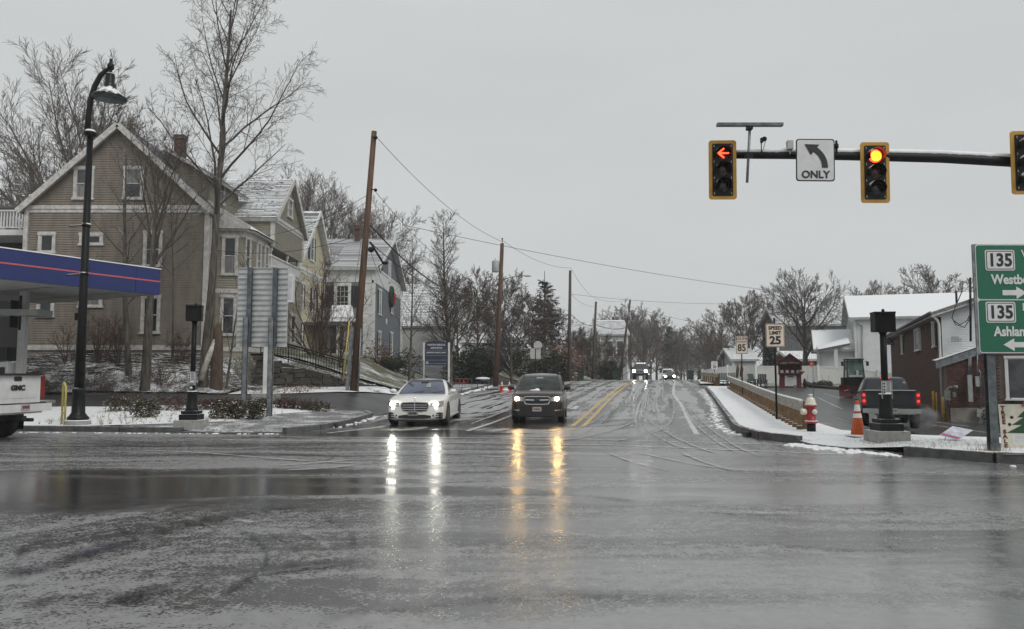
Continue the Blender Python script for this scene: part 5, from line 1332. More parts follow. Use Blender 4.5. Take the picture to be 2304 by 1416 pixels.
m = MB(); m.extrude([AP(-.4, -.16, topz(-.4) + .26), AP(AL, -.16, topz(AL) + .26), AP(AL, 1.2, topz(AL) + .30), AP(-.4, 1.2, topz(-.4) + .30)], ZA, .05); bw(m, 'annex_roof', 'roof_snow', brk, org)
m = MB(); m.extrude([AP(.1, -.06, gzb + .55), AP(2.05, -.06, gzb + .62), AP(2.05, -.06, gzb - 1), AP(.1, -.06, gzb - 1)], -dl, .1); bw(m, 'foundation', 'foundation', brk, org)
def apx_(px, py, off=-.12):
    d = ray(px, py); d = d / d.y; t = (AO + dl * off - EYE).dot(dl) / d.dot(dl); return EYE + d * t
RB = Matrix((de, dl, ZA)).transposed()
for a, b_, w, nm in (((2175, 844), (2188, 904), .2, 'meter_cabinet'), ((2193, 847), (2203, 870), .16, 'meter_cabinet'), ((2196, 920), (2210, 939), .18, 'meter_cabinet')):
    p, q = apx_(*a), apx_(*b_); m = MB(); m.box((p + q) / 2 - dl * w / 2, (abs((q - p).dot(de)), w, abs(p.z - q.z)), RB); bw(m, nm, 'box_grey', brk, org)
m = MB()
for l in (((2180, 844), (2180, 805)), ((2184, 844), (2184, 800)), ((2199, 847), (2199, 795)), ((2207, 920), (2206, 840), (2202, 832)), ((2204, 945), (2204, 975))): m.tube([apx_(*p) for p in l], .03, 6)
bw(m, 'conduit', 'galv', brk, org)
m = MB()
for pts in ([(2128, 925), (2128, 880), (2136, 872), (2150, 872)], [(2134, 912), (2134, 885)], [(2124, 900), (2130, 898)]): m.tube([apx_(*p, -.35) for p in pts], .055, 8)
m.box(apx_(2131, 890, -.35), (.24, .2, .45), RB); m.lathe([(.09, -.08), (.11, 0), (.09, .1)], apx_(2150, 872, -.4), 10); m.box(apx_(2147, 888, -.4), (.14, .12, .22), RB); bw(m, 'gas_meter', 'meter', brk, org)
# ------------------------------------------------------------------ vehicles
def body_loft(st, paint, name, parent, extra=None):
    """st: stations (y, half width, z bottom, z top); smooth closed shell"""
    rows = []
    for y, w, zb, zt in st:
        zs = zb + (zt - zb) * .55
        h = [(0, zb), (.72 * w, zb), (w - .035, zb + .07), (w - .008, zb + .2), (w, zs), (w * .985, zt - .10), (w * .95, zt - .04), (w * .84, zt), (w * .4, zt + .018), (0, zt + .024)]
        rows.append([(x, y, z) for x, z in h] + [(-x, y, z) for x, z in h[-2:0:-1]])
    m = MB(); m.smooth = True; n = len(rows[0]); vs = [p for r in rows for p in r]; fs = []
    for i in range(len(rows) - 1):
        for j in range(n):
            k = (j + 1) % n; fs.append((i * n + j, i * n + k, (i + 1) * n + k, (i + 1) * n + j))
    m.add(vs, fs); m.smooth = False
    m.add(rows[0], [tuple(reversed(range(n)))]); m.add(rows[-1], [tuple(range(n))])
    o = m.build(name, paint, parent)
    o.data.set_sharp_from_angle(angle=R(38))
    return o
class Cabin:
    """rings: (z, y front, y rear, half width front, half width rear)"""
    def __init__(s, rings, bow=.10): s.r = rings; s.bow = bow
    def at(s, z):
        r = s.r
        for a, b in zip(r, r[1:]):
            if z <= b[0]:
                t = (z - a[0]) / (b[0] - a[0]); return [a[i] + (b[i] - a[i]) * t for i in range(5)]
        return list(r[-1])
    def p(s, side, u, z):
        _, yf, yr, wf, wr = s.at(z)
        if side == 'F': return Vector((wf * .93 * u, yf + s.bow * u * u, z))
        if side == 'B': return Vector((wr * .93 * u, yr - s.bow * .6 * u * u, z))
        sg = 1 if side == 'R' else -1
        y = yf + s.bow + .08 + (yr - yf - s.bow * 1.6 - .16) * u
        return Vector((sg * (wf + (wr - wf) * u), y, z))
    def shell(s, paint, name, parent, roof=None):
        rows = []
        for r in s.r:
            z = r[0]; L = [s.p('F', -1 + .5 * i, z) for i in range(5)] + [s.p('R', i / 5, z) for i in range(6)] + [s.p('B', 1 - .5 * i, z) for i in range(5)] + [s.p('L', 1 - i / 5, z) for i in range(6)]
            rows.append(L)
        m = MB(); m.smooth = True; n = len(rows[0])
        m.add([p for r in rows for p in r], [(i * n + j, i * n + (j + 1) % n, (i + 1) * n + (j + 1) % n, (i + 1) * n + j) for i in range(len(rows) - 1) for j in range(n)])
        o = m.build(name, paint, parent); o.data.set_sharp_from_angle(angle=R(40))
        m = MB(); top = rows[-1]; c = sum(top, Vector()) / n + ZA * .02
        m.smooth = True; m.add(list(top) + [c], [(j, (j + 1) % n, n) for j in range(n)]); m.build('roof', roof or paint, parent)
        return o
    def pane(s, side, u0, u1, z0, z1, name, mt, parent, off=.007, skew=None, n=6):
        out = {'F': Vector((0, -1, .5)), 'B': Vector((0, 1, .5)), 'R': Vector((1, 0, .25)), 'L': Vector((-1, 0, .25))}[side].normalized() * off
        rows = []
        for i in range(4):
            z = z0 + (z1 - z0) * i / 3; a, b = u0, u1
            if skew: a += skew[0] * i / 3; b += skew[1] * i / 3
            rows.append([s.p(side, a + (b - a) * j / n, z) + out for j in range(n + 1)])
        if side in 'BL': rows = [r[::-1] for r in rows]
        m = MB(); m.grid(rows); return m.build(name, mt, parent)
def wheel(parent, x, y, r, w, rim='alloy', label=None):
    s = 1 if x > 0 else -1; m = MB()
    prof = [(r * .62, -w / 2), (r * .92, -w / 2), (r, -w / 2 + .03), (r, w / 2 - .03), (r * .92, w / 2), (r * .62, w / 2), (r * .60, w / 2 - .04)]
    m.lathe(prof, (x - s * w / 2, y, r), 20, 'x'); o = m.build('wheel', 'rubber', parent)
    m = MB(); fx = x - s * .03
    m.lathe([(r * .63, -.012), (r * .63, .012)], (fx - s * .03, y, r), 20, 'x'); m.cur = 1
    for k in range(5):
        a = k * 2 * math.pi / 5; m.box((fx, y + math.cos(a) * r * .33, r + math.sin(a) * r * .33), (.03, r * .16, r * .62), (-a + math.pi / 2 + math.pi, 0, 0) if False else Matrix.Rotation(a - math.pi / 2, 3, 'X'))
    m.lathe([(r * .16, -.03), (r * .16, .02)], (fx, y, r), 10, 'x')
    m.build('rim', ('trim_black', rim), o)
    return o
def arches(parent, ys, w, r, mt='trim_black'):
    for y in ys:
        for s in (-1, 1):
            m = MB(); pts = [(s * (w + .004), y + (r + .07) * math.cos(t), r + (r + .07) * math.sin(t)) for t in np.linspace(0, math.pi, 13)] + [(s * (w + .004), y - r - .07, .18), (s * (w + .004), y + r + .07, .18)]
            if s < 0: pts = pts[::-1]
            m.extrude(pts, (s, 0, 0), .02); m.build('wheel_arch', mt, parent)
def front_y(st):
    ws = [(w, y) for y, w, _, _ in st[:6]]
    def f(x):
        x = abs(x)
        if x <= ws[0][0] * .8: return ws[0][1]
        prev = (ws[0][0] * .8, ws[0][1])
        for w, y in ws[1:]:
            if x <= w: return prev[1] + (y - prev[1]) * (x - prev[0]) / max(w - prev[0], 1e-6)
            prev = (w, y)
        return prev[1]
    return f
def fpatch(parent, fy, name, mt, xs, zt, zb, off=.012, thick=.03, n=None, mb=None):
    """patch wrapped on the front surface: lists of x, top z, bottom z"""
    m = mb or MB(); X = list(xs)
    top = [Vector((x, fy(x) - off, z)) for x, z in zip(X, zt)]; bot = [Vector((x, fy(x) - off, z)) for x, z in zip(X, zb)]
    m.grid([bot, top])
    b = Vector((0, thick, 0))
    for A in (top, bot): m.grid([A, [p + b for p in A]])
    return None if mb else m.build(name, mt, parent)
def plate(parent, x, y, z, mt='plate_pale', w=.30, h=.15):
    m = MB(); panel(m, x, z, w, h, y, .02, .02); o = m.build('license_plate', mt, parent)
    m = MB()
    for k in range(6): m.box((x - .10 + k * .04, y - .004, z), (.022, .006, .06))
    m.build('plate_mark', 'text_maroon' if mt == 'plate_pale' else 'black_plain', o)
def headlamp(parent, fy, sg, x0, x1, z0, z1, lens='lamp_clear', bulb='head_white', br=.07, bx=.5, bz=.5, slant=.03):
    X = [sg * (x0 + (x1 - x0) * i / 4) for i in range(5)]
    zt = [z0 + (z1 - z0) * (.78 + .22 * i / 4) + slant * i / 4 for i in range(5)]; zb = [z0 + slant * .7 * (i / 4) + (.04 * (4 - i) / 4) for i in range(5)]
    m = MB(); fpatch(parent, fy, '', '', X, zt, zb, .016, mb=m); o = m.build('headlight', lens, parent)
    bxx = sg * (x0 + (x1 - x0) * bx); m = MB(); m.ball((bxx, fy(bxx) - .012, z0 + (z1 - z0) * bz + slant * bx), (br * 1.2, .035, br), 12, 8); m.build('bulb', bulb, o)
    return o

# ---- white sedan
SY = 24.4; sx = XY(934, SY)
sed = thing('sedan', 'shiny white sedan with black panoramic roof and lit white headlights waiting at the junction', 'car', (sx, SY, H(sx, SY)), R(-2.6))
ST = [(0.0, .66, .24, .66), (.05, .80, .20, .74), (.16, .89, .17, .80), (.40, .935, .16, .88), (.85, .955, .16, .95), (1.45, .96, .16, 1.0), (2.4, .96, .16, 1.02), (3.6, .96, .17, 1.03), (4.4, .95, .2, 1.03), (4.9, .92, .26, 1.0), (5.15, .84, .32, .93), (5.2, .7, .38, .8)]
body_loft(ST, 'car_white', 'body', sed); fy = front_y(ST)
cb = Cabin([(.97, 1.25, 4.55, .88, .84), (1.10, 1.48, 4.35, .85, .80), (1.30, 1.90, 3.95, .74, .70), (1.40, 2.15, 3.70, .67, .62), (1.455, 2.38, 3.45, .60, .55), (1.485, 2.65, 3.15, .50, .46)], .14)
cb.shell('car_white', 'cabin', sed, 'car_roof_snow')
ws = cb.pane('F', -.97, .97, 1.0, 1.395, 'windshield', 'glass_blue', sed, n=8)
m = MB(); m.extrude([cb.p('F', .10, 1.22) + Vector((0, -.015, .01)), cb.p('F', .34, 1.22) + Vector((0, -.015, .01)), cb.p('F', .34, 1.34) + Vector((0, -.015, .01)), cb.p('F', .16, 1.34) + Vector((0, -.015, .01))], (0, -1, .4), .004); m.build('inspection_sticker', 'glass_blind', ws)
cb.pane('F', -.98, .98, 1.40, 1.48, 'roof_edge', 'trim_black', sed, n=8)
for sd in 'RL':
    cb.pane(sd, .07, .44, 1.06, 1.39, 'side_window', 'glass_car', sed, skew=(.10, 0)); cb.pane(sd, .47, .86, 1.06, 1.39, 'side_window', 'glass_car', sed, skew=(0, -.12))
cb.pane('B', -.9, .9, 1.05, 1.40, 'rear_window', 'glass_car', sed)
for x in (-.965, .965):
    for y in (.95, 4.15): wheel(sed, x, y, .355, .245)
arches(sed, (.95, 4.15), .957, .355)
xs = [-.45, -.40, -.2, 0, .2, .40, .45]
fpatch(sed, fy, 'grille_frame', 'chrome', xs, [.72, .765, .775, .78, .775, .765, .72], [.62, .49, .455, .45, .455, .49, .62], .014)
gr = fpatch(sed, fy, 'grille', 'trim_black', [x * .955 for x in xs], [.715, .75, .758, .762, .758, .75, .715], [.63, .505, .472, .468, .472, .505, .63], .022)
for z in (.54, .61, .68):
    fpatch(sed, fy, 'grille_bar', 'chrome', [-.40, -.2, 0, .2, .40], [z + .012] * 5, [z - .006] * 5, .030)
fpatch(sed, fy, 'grille_bar', 'chrome', [-.012, .012], [.76, .76], [.465, .465], .034)
fpatch(sed, fy, 'intake', 'trim_black', [-.52, -.3, 0, .3, .52], [.345, .375, .375, .375, .345], [.27, .25, .25, .25, .27], .016)
for s in (-1, 1):
    fpatch(sed, fy, 'intake', 'trim_black', [s * x for x in (.56, .68, .80, .885)], [.36, .43, .45, .43], [.33, .28, .25, .26], .016)
    for z in (.315, .37): fpatch(sed, fy, 'intake_fin', 'car_white', [s * x for x in (.62, .75, .87)], [z + .012] * 3, [z - .004] * 3, .024)
    headlamp(sed, fy, s, .50, .90, .60, .79, br=.062, bx=.42 if s > 0 else .55)
    m = MB(); m.ball((s * 1.02, 1.62, 1.10), (.12, .08, .075), 10, 6); m.tube([(s * .86, 1.62, 1.03), (s * .97, 1.62, 1.07)], .025, 6); m.build('mirror', 'car_white', sed)
    m = MB(); m.box((s * .962, 2.75, .78), (.012, .20, .03)); m.build('door_handle', 'chrome', sed)
    m = MB(); m.box((s * .958, 2.55, .30), (.03, 2.3, .06)); m.build('side_sill', 'car_white', sed)
for s in (-1, 1): m = MB(); m.tube([cb.p('F', .05 + .4 * s, 1.02) + Vector((0, -.03, .02)), cb.p('F', .05 + .4 * s + .45, 1.08) + Vector((0, -.03, .02))], .009, 4); m.build('wiper', 'trim_black', ws)
m = MB(); q = cb.p('F', 0, 1.36) + Vector((0, -.012, .01)); m.box(q, (.26, .01, .07), (-.7, 0, 0)); m.build('rear_view_mirror', 'trim_black', ws)
plate(sed, -.06, fy(0) - .035, .42, 'plate_grey', .32, .16)
m = MB(); m.tube([(0, .10, .80), (0, .10, .86)], .008, 6)
m.tube([(.045 * math.cos(a), .10, .90 + .045 * math.sin(a)) for a in np.linspace(0, 6.284, 17)], .007, 5)
for a in (90, 210, 330): m.tube([(0, .10, .90), (.043 * math.cos(R(a)), .10, .90 + .043 * math.sin(R(a)))], .006, 4)
m.build('hood_emblem', 'chrome', sed)
m = MB(); m.box((0, .16, .185), (1.3, .26, .05)); m.build('splitter', 'trim_black', sed)
m = MB(); m.box((0, 2.6, .22), (1.5, 4.4, .12)); m.build('underbody', 'trim_black', sed)

# ---- dark brown crossover
SY = 25.7; sx = XY(1208, SY)
suv = thing('crossover', 'dark brown crossover with roof rails, chrome grille and warm lit headlights beside the white sedan', 'car', (sx, SY, H(sx, SY)), R(5.5) * -1)
ST = [(0.0, .70, .26, .86), (.05, .80, .24, .95), (.15, .86, .22, 1.0), (.40, .89, .22, 1.05), (.80, .90, .22, 1.09), (1.25, .90, .22, 1.12), (2.4, .90, .22, 1.13), (3.6, .90, .23, 1.13), (4.3, .88, .28, 1.12), (4.52, .83, .34, 1.08), (4.58, .75, .45, 1.0)]
body_loft(ST, 'car_brown', 'body', suv); fy = front_y(ST)
cb = Cabin([(1.08, 1.0, 4.45, .86, .85), (1.22, 1.22, 4.42, .845, .83), (1.45, 1.62, 4.34, .78, .76), (1.58, 1.86, 4.25, .73, .71), (1.645, 2.05, 4.15, .68, .66), (1.68, 2.35, 3.95, .58, .56)], .10)
cb.shell('car_brown', 'cabin', suv, 'roof_snow')
ws = cb.pane('F', -.95, .95, 1.11, 1.59, 'windshield', 'glass_suv', suv, n=8)
for s in (-1, 1): m = MB(); m.tube([cb.p('F', .05 + .4 * s, 1.13) + Vector((0, -.03, .02)), cb.p('F', .05 + .4 * s + .5, 1.19) + Vector((0, -.03, .02))], .009, 4); m.build('wiper', 'trim_black', ws)
m = MB(); q = cb.p('F', 0, 1.53) + Vector((0, -.012, .01)); m.box(q, (.24, .01, .06), (-.7, 0, 0)); m.build('rear_view_mirror', 'glass_blind', ws)
for sd in 'RL':
    for a, b_, s0, s1 in ((.04, .33, .09, 0), (.36, .66, 0, 0), (.69, .96, 0, -.04)): cb.pane(sd, a, b_, 1.16, 1.56, 'side_window', 'glass_car', suv, skew=(s0, s1))
cb.pane('B', -.9, .9, 1.15, 1.56, 'rear_window', 'glass_car', suv)
for x in (-.905, .905):
    for y in (.88, 3.55): wheel(suv, x, y, .36, .225)
arches(suv, (.88, 3.55), .902, .36)
fpatch(suv, fy, 'grille_frame', 'chrome', [-.46, -.40, -.2, 0, .2, .40, .46], [.88, .925, .93, .93, .93, .925, .88], [.78, .655, .64, .64, .64, .655, .78], .016)
fpatch(suv, fy, 'grille', 'trim_black', [-.43, -.37, -.2, 0, .2, .37, .43], [.87, .90, .90, .90, .90, .90, .87], [.785, .685, .67, .67, .67, .685, .785], .024)
fpatch(suv, fy, 'grille_bar', 'chrome', [-.40, -.1, .1, .40], [.83, .82, .82, .83], [.785, .775, .775, .785], .032)
m = MB(); m.ball((0, fy(0) - .045, .80), (.10, .015, .05), 12, 6); m.build('emblem', 'sign_navy', suv)
fpatch(suv, fy, 'bumper', 'trim_black', [-.88, -.84, -.6, 0, .6, .84, .88], [.50, .56, .60, .60, .60, .56, .50], [.25] * 7, .014)
for s in (-1, 1):
    headlamp(suv, fy, s, .48, .86, .72, .93, bulb='head_warm', br=.062, bx=.5)
    fpatch(suv, fy, 'fog_trim', 'chrome', [s * .60, s * .72, s * .83], [.47, .475, .475], [.435, .44, .45], .024)
    m = MB(); m.ball((s * 1.0, 1.22, 1.20), (.12, .08, .09), 10, 6); m.tube([(s * .86, 1.22, 1.13), (s * .95, 1.22, 1.17)], .03, 6); m.build('mirror', 'trim_black', suv)
    m = MB(); m.tube([(s * .64, 2.1, 1.66), (s * .65, 2.25, 1.735), (s * .65, 3.9, 1.735), (s * .63, 4.05, 1.68)], .022, 6); m.build('roof_rail', 'trim_black', suv)
    for y in (2.35, 3.05): m = MB(); m.box((s * .905, y, .96), (.012, .18, .03)); m.build('door_handle', 'car_brown', suv)
plate(suv, 0, fy(0) - .035, .49)
m = MB(); m.ball((-.12, .72, 1.11), (.20, .12, .035), 10, 5); m.ball((-.04, .8, 1.13), (.09, .07, .05), 8, 5); m.build('snow_patch', 'snow', suv); suv.scale = (.97,) * 3; sed.scale = (.98,) * 3
m = MB(); m.box((0, 2.3, .28), (1.5, 4.0, .12)); m.build('underbody', 'trim_black', suv)

# ---- pickups: rear at y = 0 facing -Y
def pickup(name, label, loc, rz, paint, group=None, lit=False, dark_tonneau=True, letters=None, emblem=None, h=1.0, plate_m='plate_pale', chrome_b='chrome', white_b=None):
    o = thing(name, label, 'pickup truck', loc, rz, group); W = 1.0
    m = MB()
    # bed sides, floor, front wall
    for s in (-1, 1):
        pts = [(s * W, .16, .70), (s * W, 1.95, .70), (s * W, 1.95, 1.40), (s * W, .10, 1.40)]
        m.extrude(pts if s > 0 else pts[::-1], (s, 0, 0), .10)
    m.box2((-.9, .15, .7), (.9, 1.95, .9)); m.box2((-.9, 1.85, .7), (.9, 1.95, 1.38)); bed = m.build('bed', paint, o)
    m = MB(); m.box2((-.94, .14, 1.402), (.94, 1.93, 1.43)); m.build('tonneau_cover', 'trim_black', bed)
    m = MB(); panel(m, 0, 1.09, 1.64, .68, .02, .10, .05); tg = m.build('tailgate', paint, o)
    m = MB(); panel(m, 0, 1.08, 1.42, .34, .014, .02, .06); m.build('tailgate_panel', paint, tg)
    m = MB(); m.box((0, .0, 1.425), (1.70, .10, .045)); m.build('tailgate_cap', 'trim_black', tg)
    m = MB(); panel(m, 0, 1.33, .26, .10, .008, .03, .03); m.build('tailgate_handle', 'trim_black', tg)
    if letters: text(letters, .145, 'trim_black', tg, (0.0, .0, 1.13), sx=1.5, bold=.010)
    if emblem: m = MB(); m.lathe([(.11, -.006), (.125, .0), (.11, .012)], (0, .0, 0), 18, 'y'); m.v = [(x * 1.0, y, z * .45 + 1.17) for x, y, z in m.v]; m.build('emblem', 'sign_navy', tg)
    for s in (-1, 1):
        m = MB(); panel(m, s * .91, 1.14, .17, .50, .015, .09, .04); tl = m.build('taillight', 'tail_red', o)
        if lit:
            for z in (1.27, 1.05): m = MB(); m.ball((s * .91, .012, z), (.055, .022, .06), 10, 6); m.build('lit_lamp', 'tail_lit', tl)
    m = MB(); m.box((0, -.10, .70), (1.94, .22, .17)); m.box((0, -.02, .62), (1.6, .1, .1)); m.build('bumper', white_b or chrome_b, o)
    m = MB(); m.box((0, -.12, .795), (1.5, .18, .025)); m.build('bumper_step', 'trim_black', o)
    m = MB(); m.box((0, -.06, .48), (.12, .3, .1)); m.tube([(.55, -.02, .42), (.55, .5, .42)], .04, 8); m.box((0, 2.6, .52), (.8, 4.9, .16)); m.build('undercarriage', 'trim_black', o)
    plate(o, 0.05 if not letters else 0, -.225, .72, plate_m)
    # cab and hood
    ST = [(1.98, .97, .55, 1.22), (2.05, 1.0, .52, 1.24), (3.2, 1.0, .50, 1.26), (4.3, 1.0, .50, 1.24), (4.7, .99, .5, 1.24), (5.3, .97, .52, 1.20), (5.62, .92, .55, 1.12), (5.72, .82, .58, 1.0)]
    body_loft(ST, paint, 'body', o)
    cb = Cabin([(1.20, 2.03, 4.55, .93, .93), (1.36, 2.06, 4.28, .90, .90), (1.66, 2.14, 3.85, .80, .80), (1.84, 2.24, 3.55, .74, .73), (1.91, 2.38, 3.35, .68, .66), (1.94, 2.6, 3.1, .56, .55)], .06)
    cb.shell(paint, 'cabin', o)
    cb.pane('F', -.88, .88, 1.40, 1.82, 'rear_window', 'glass_car', o); cb.pane('B', -.92, .92, 1.28, 1.82, 'windshield', 'glass_car', o)
    for sd in 'RL':
        cb.pane(sd, .06, .42, 1.32, 1.80, 'side_window', 'glass_car', o); cb.pane(sd, .46, .92, 1.32, 1.80, 'side_window', 'glass_car', o, skew=(0, -.14))
    m = MB(); m.box((0, 2.26, 1.905), (.34, .04, .05)); m.build('brake_light', 'tail_lit' if lit else 'tail_red', o)
    for s in (-1, 1):
        m = MB(); m.box((s * 1.13, 4.15, 1.36), (.16, .10, .26)); m.tube([(s * .95, 4.15, 1.28), (s * 1.08, 4.15, 1.30)], .025, 6); m.build('mirror', 'trim_black', o)
    for x in (-1.0, 1.0):
        for y in (1.05, 4.75): wheel(o, x, y, .42, .28)
    arches(o, (1.05, 4.75), 1.0, .42)
    o.scale = (1, 1, h)
    return o, ST
p = Vector((14.05, 29.0)); pk, _ = pickup('pickup_truck', 'dark grey pickup with glowing tail lights driving into the parking lot', (14.05, 29.0, H(14.05, 29.5) + .0), R(-21), 'car_grey', lit=True, emblem=True)
m = MB(); m.box((0, .16, 1.445), (1.7, .12, .03)); m.build('snow_ridge', 'snow', pk)
pickup('pickup_truck', 'white pickup with lettered tailgate leaving past the planting bed', (-12.2, 19.3, H(-12.2, 19.3)), R(85), 'car_truck_white', letters='GMC', h=1.14, white_b='car_truck_white')
FYY = 100.0; fx = XY(1440, FYY)
ft, ST = pickup('pickup_truck', 'oncoming dark pickup with cab roof lights on at the crest of the road', (fx, FYY + 5.7, H(fx, FYY) + .02), R(180), 'car_dark', h=1.12)
ft.rotation_euler = (0, 0, R(180) - R(13))
ft.location = (fx + math.sin(R(13)) * 5.7, FYY + 5.7 * math.cos(R(13)), H(fx, FYY) + .02)
m = MB(); m.box((0, 5.74, .92), (1.1, .06, .34)); gr = m.build('grille', 'chrome', ft); m = MB(); m.box((0, 5.78, .92), (1.0, .04, .24)); m.build('grille_insert', 'glass_blue', gr)
m = MB(); m.box((0, 5.78, .62), (1.9, .16, .26)); m.build('front_bumper', 'trim_black', ft)
for s in (-1, 1):
    for z, r_ in ((.98, .16), (.66, .09)): m = MB(); m.ball((s * .76, 5.76, z), (r_, .06, r_), 10, 6); m.build('headlight', 'head_far', ft)
    m = MB(); m.box((s * 1.22, 4.15, 1.4), (.22, .1, .34)); m.build('towing_mirror', 'trim_black', ft)
for k in range(5): m = MB(); m.ball((-.5 + k * .25, 3.5, 1.93), (.06, .06, .04), 8, 5); m.build('cab_light', 'drl', ft)

# ---- small car and van beyond the crest
vy = 138.0; vx = XY(1500, vy)
van = thing('van', 'white van behind the small car beyond the crest', 'van', (vx, vy, H(vx, vy)), R(-16))
ST = [(0, .78, .3, 1.0), (.1, .92, .25, 1.1), (.6, .98, .25, 1.25), (1.2, .99, .25, 1.4), (4.5, .99, .25, 1.4), (5.2, .97, .3, 1.4)]
body_loft(ST, 'car_truck_white', 'body', van); cb = Cabin([(1.35, 1.0, 5.2, .96, .96), (1.9, 1.45, 5.2, .9, .9), (2.2, 1.7, 5.15, .84, .84), (2.3, 2.0, 5.0, .74, .74)], .08)
cb.shell('car_truck_white', 'cabin', van); cb.pane('F', -.92, .92, 1.42, 2.05, 'windshield', 'glass_car', van)
for x in (-.97, .97):
    for y in (.9, 4.2): wheel(van, x, y, .36, .24)
for s in (-1, 1): m = MB(); m.box((s * .72, -.02, .86), (.34, .06, .2)); m.build('headlight', 'lamp_clear', van)
m = MB(); m.box((0, -.03, .62), (1.3, .05, .3)); m.build('grille', 'trim_black', van)
vy = 126.0; vx = XY(1507, vy)
ct = thing('compact_car', 'small car with bright headlights half hidden by the crest in front of the van', 'car', (vx, vy, H(vx, vy)), R(-15))
ST = [(0, .66, .3, .7), (.08, .8, .22, .8), (.4, .88, .2, .9), (1.1, .9, .2, 1.0), (3.4, .9, .2, 1.02), (4.2, .86, .3, 1.0), (4.4, .7, .4, .85)]
body_loft(ST, 'car_grey', 'body', ct); fy = front_y(ST); cb = Cabin([(.98, .95, 4.0, .84, .82), (1.3, 1.6, 3.7, .72, .7), (1.45, 1.95, 3.4, .6, .6), (1.5, 2.3, 3.1, .5, .5)], .1)
cb.shell('car_grey', 'cabin', ct); cb.pane('F', -.93, .93, 1.02, 1.38, 'windshield', 'glass_car', ct)
for x in (-.9, .9):
    for y in (.85, 3.5): wheel(ct, x, y, .33, .22)
for s in (-1, 1): m = MB(); m.ball((s * .68, fy(.68) - .02, .72), (.17, .06, .14), 10, 6); m.build('headlight', 'head_far', ct)
fpatch(ct, fy, 'grille', 'trim_black', [-.5, 0, .5], [.62] * 3, [.35] * 3, .02)
# ------------------------------------------------------------------ street furniture, left side
# lamp post
LY = 23.4; b = at(175, 952, LY); top = at(197, 300, LY); zb = H(b.x, LY) + .12
lamp = thing('street_lamp', 'tall black street lamp with curved arm and snow capped bell shade above the planting bed', 'street lamp', (b.x, LY, zb))
hp = top.z - zb; k = 0.0
m = MB(); m.lathe([(.36, 0), (.36, .13), (.33, .15)], (0, 0, 0), 8); m.build('plinth', 'concrete', lamp)
m = MB(); m.lathe([(.30, .15), (.30, .22), (.25, .27), (.19, .36), (.17, .9), (.19, 1.0), (.19, 1.05), (.155, 1.1)], (0, 0, 0), 14); m.build('base', 'black_paint', lamp)
m = MB(); m.tube([(0, 0, 1.08), (0, 0, 3.0), (0, 0, hp)], [.150, .125, .085], 14); m.build('pole', 'black_plain', lamp)
m = MB(); m.lathe([(.10, hp - .12), (.19, hp - .06), (.20, hp + .02), (.15, hp + .06), (.12, hp + .1)], (0, 0, 0), 14); m.build('collar', 'black_snow', lamp)
pts = [at(px, py, LY) - Vector((b.x, LY, zb)) for px, py in ((197, 300), (199, 262), (204, 225), (213, 195), (226, 170), (240, 158), (250, 153))]
arm = MB(); arm.tube(pts, [.085, .088, .088, .082, .075, .066, .06], 10); arm.build('arm', 'black_paint', lamp)
hx = at(249, 150, LY) - Vector((b.x, LY, zb)); m = MB(); m.lathe([(.05, -.10), (.10, -.08), (.10, .06), (.06, .10), (.04, .18), (.05, .2), (.03, .26)], hx, 10); m.build('finial', 'black_snow', lamp)
s_ = LY / 1750; hz = lambda py: at(249, py, LY).z - zb
m = MB(); m.lathe([(.045, hz(152)), (.05, hz(163)), (.12, hz(166)), (.135, hz(170)), (.135, hz(188)), (.18, hz(192)), (.19, hz(196)), (.22, hz(201)), (.30, hz(207)), (.50, hz(219)), (.50, hz(222))], (hx.x, 0, 0), 20, cap=False); m.build('bell_shade', 'black_snow', lamp)
m = MB(); m.lathe([(.49, hz(222)), (.30, hz(214)), (.12, hz(211))], (hx.x, 0, 0), 20); m.build('reflector', 'galv_dark', lamp)
for py in (507, 617):
    q = at(186, py, LY) - Vector((b.x, LY, zb)); m = MB(); m.tube([(0, 0, q.z), (-.52, 0, q.z - .03)], .025, 6); m.lathe([(.125, q.z - .05), (.125, q.z + .05)], (0, 0, 0), 10); m.build('banner_arm', 'black_snow', lamp)
m = MB(); m.box((-.13, 0, hz(713)), (.12, .16, .22)); m.build('receptacle', 'black_plain', lamp)

def info_plate(parent, w, h, z, y=-.10):
    """push-button instruction plate: pictograms and lines"""
    m = MB(); panel(m, 0, z, w, h, y, .012, .02); pl = m.build('button_sign', 'sign_white', parent)
    m = MB(); fw = .010
    for a, b_, c, d in ((0, h / 2 - .012, w - .03, fw), (0, -h / 2 + .012, w - .03, fw), (-w / 2 + .014, 0, fw, h - .03), (w / 2 - .014, 0, fw, h - .03), (0, -h * .10, w - .04, .008), (0, -h * .30, w - .04, .008)): m.box((a, y - .003, z + b_), (c, .006, d))
    for k in range(4): m.box((-w * .26, y - .003, z + h * (.34 - .17 * k)), (w * .17, .006, h * .10))
    for k in range(9): m.box((w * .12, y - .003, z + h * (.40 - .062 * k)), (w * (.42 - .1 * (k % 2)), .006, h * .022))
    for k in range(3): m.box((0, y - .003, z - h * (.34 + .045 * k)), (w * .66, .006, h * .018))
    m.build('print', 'ink', pl)
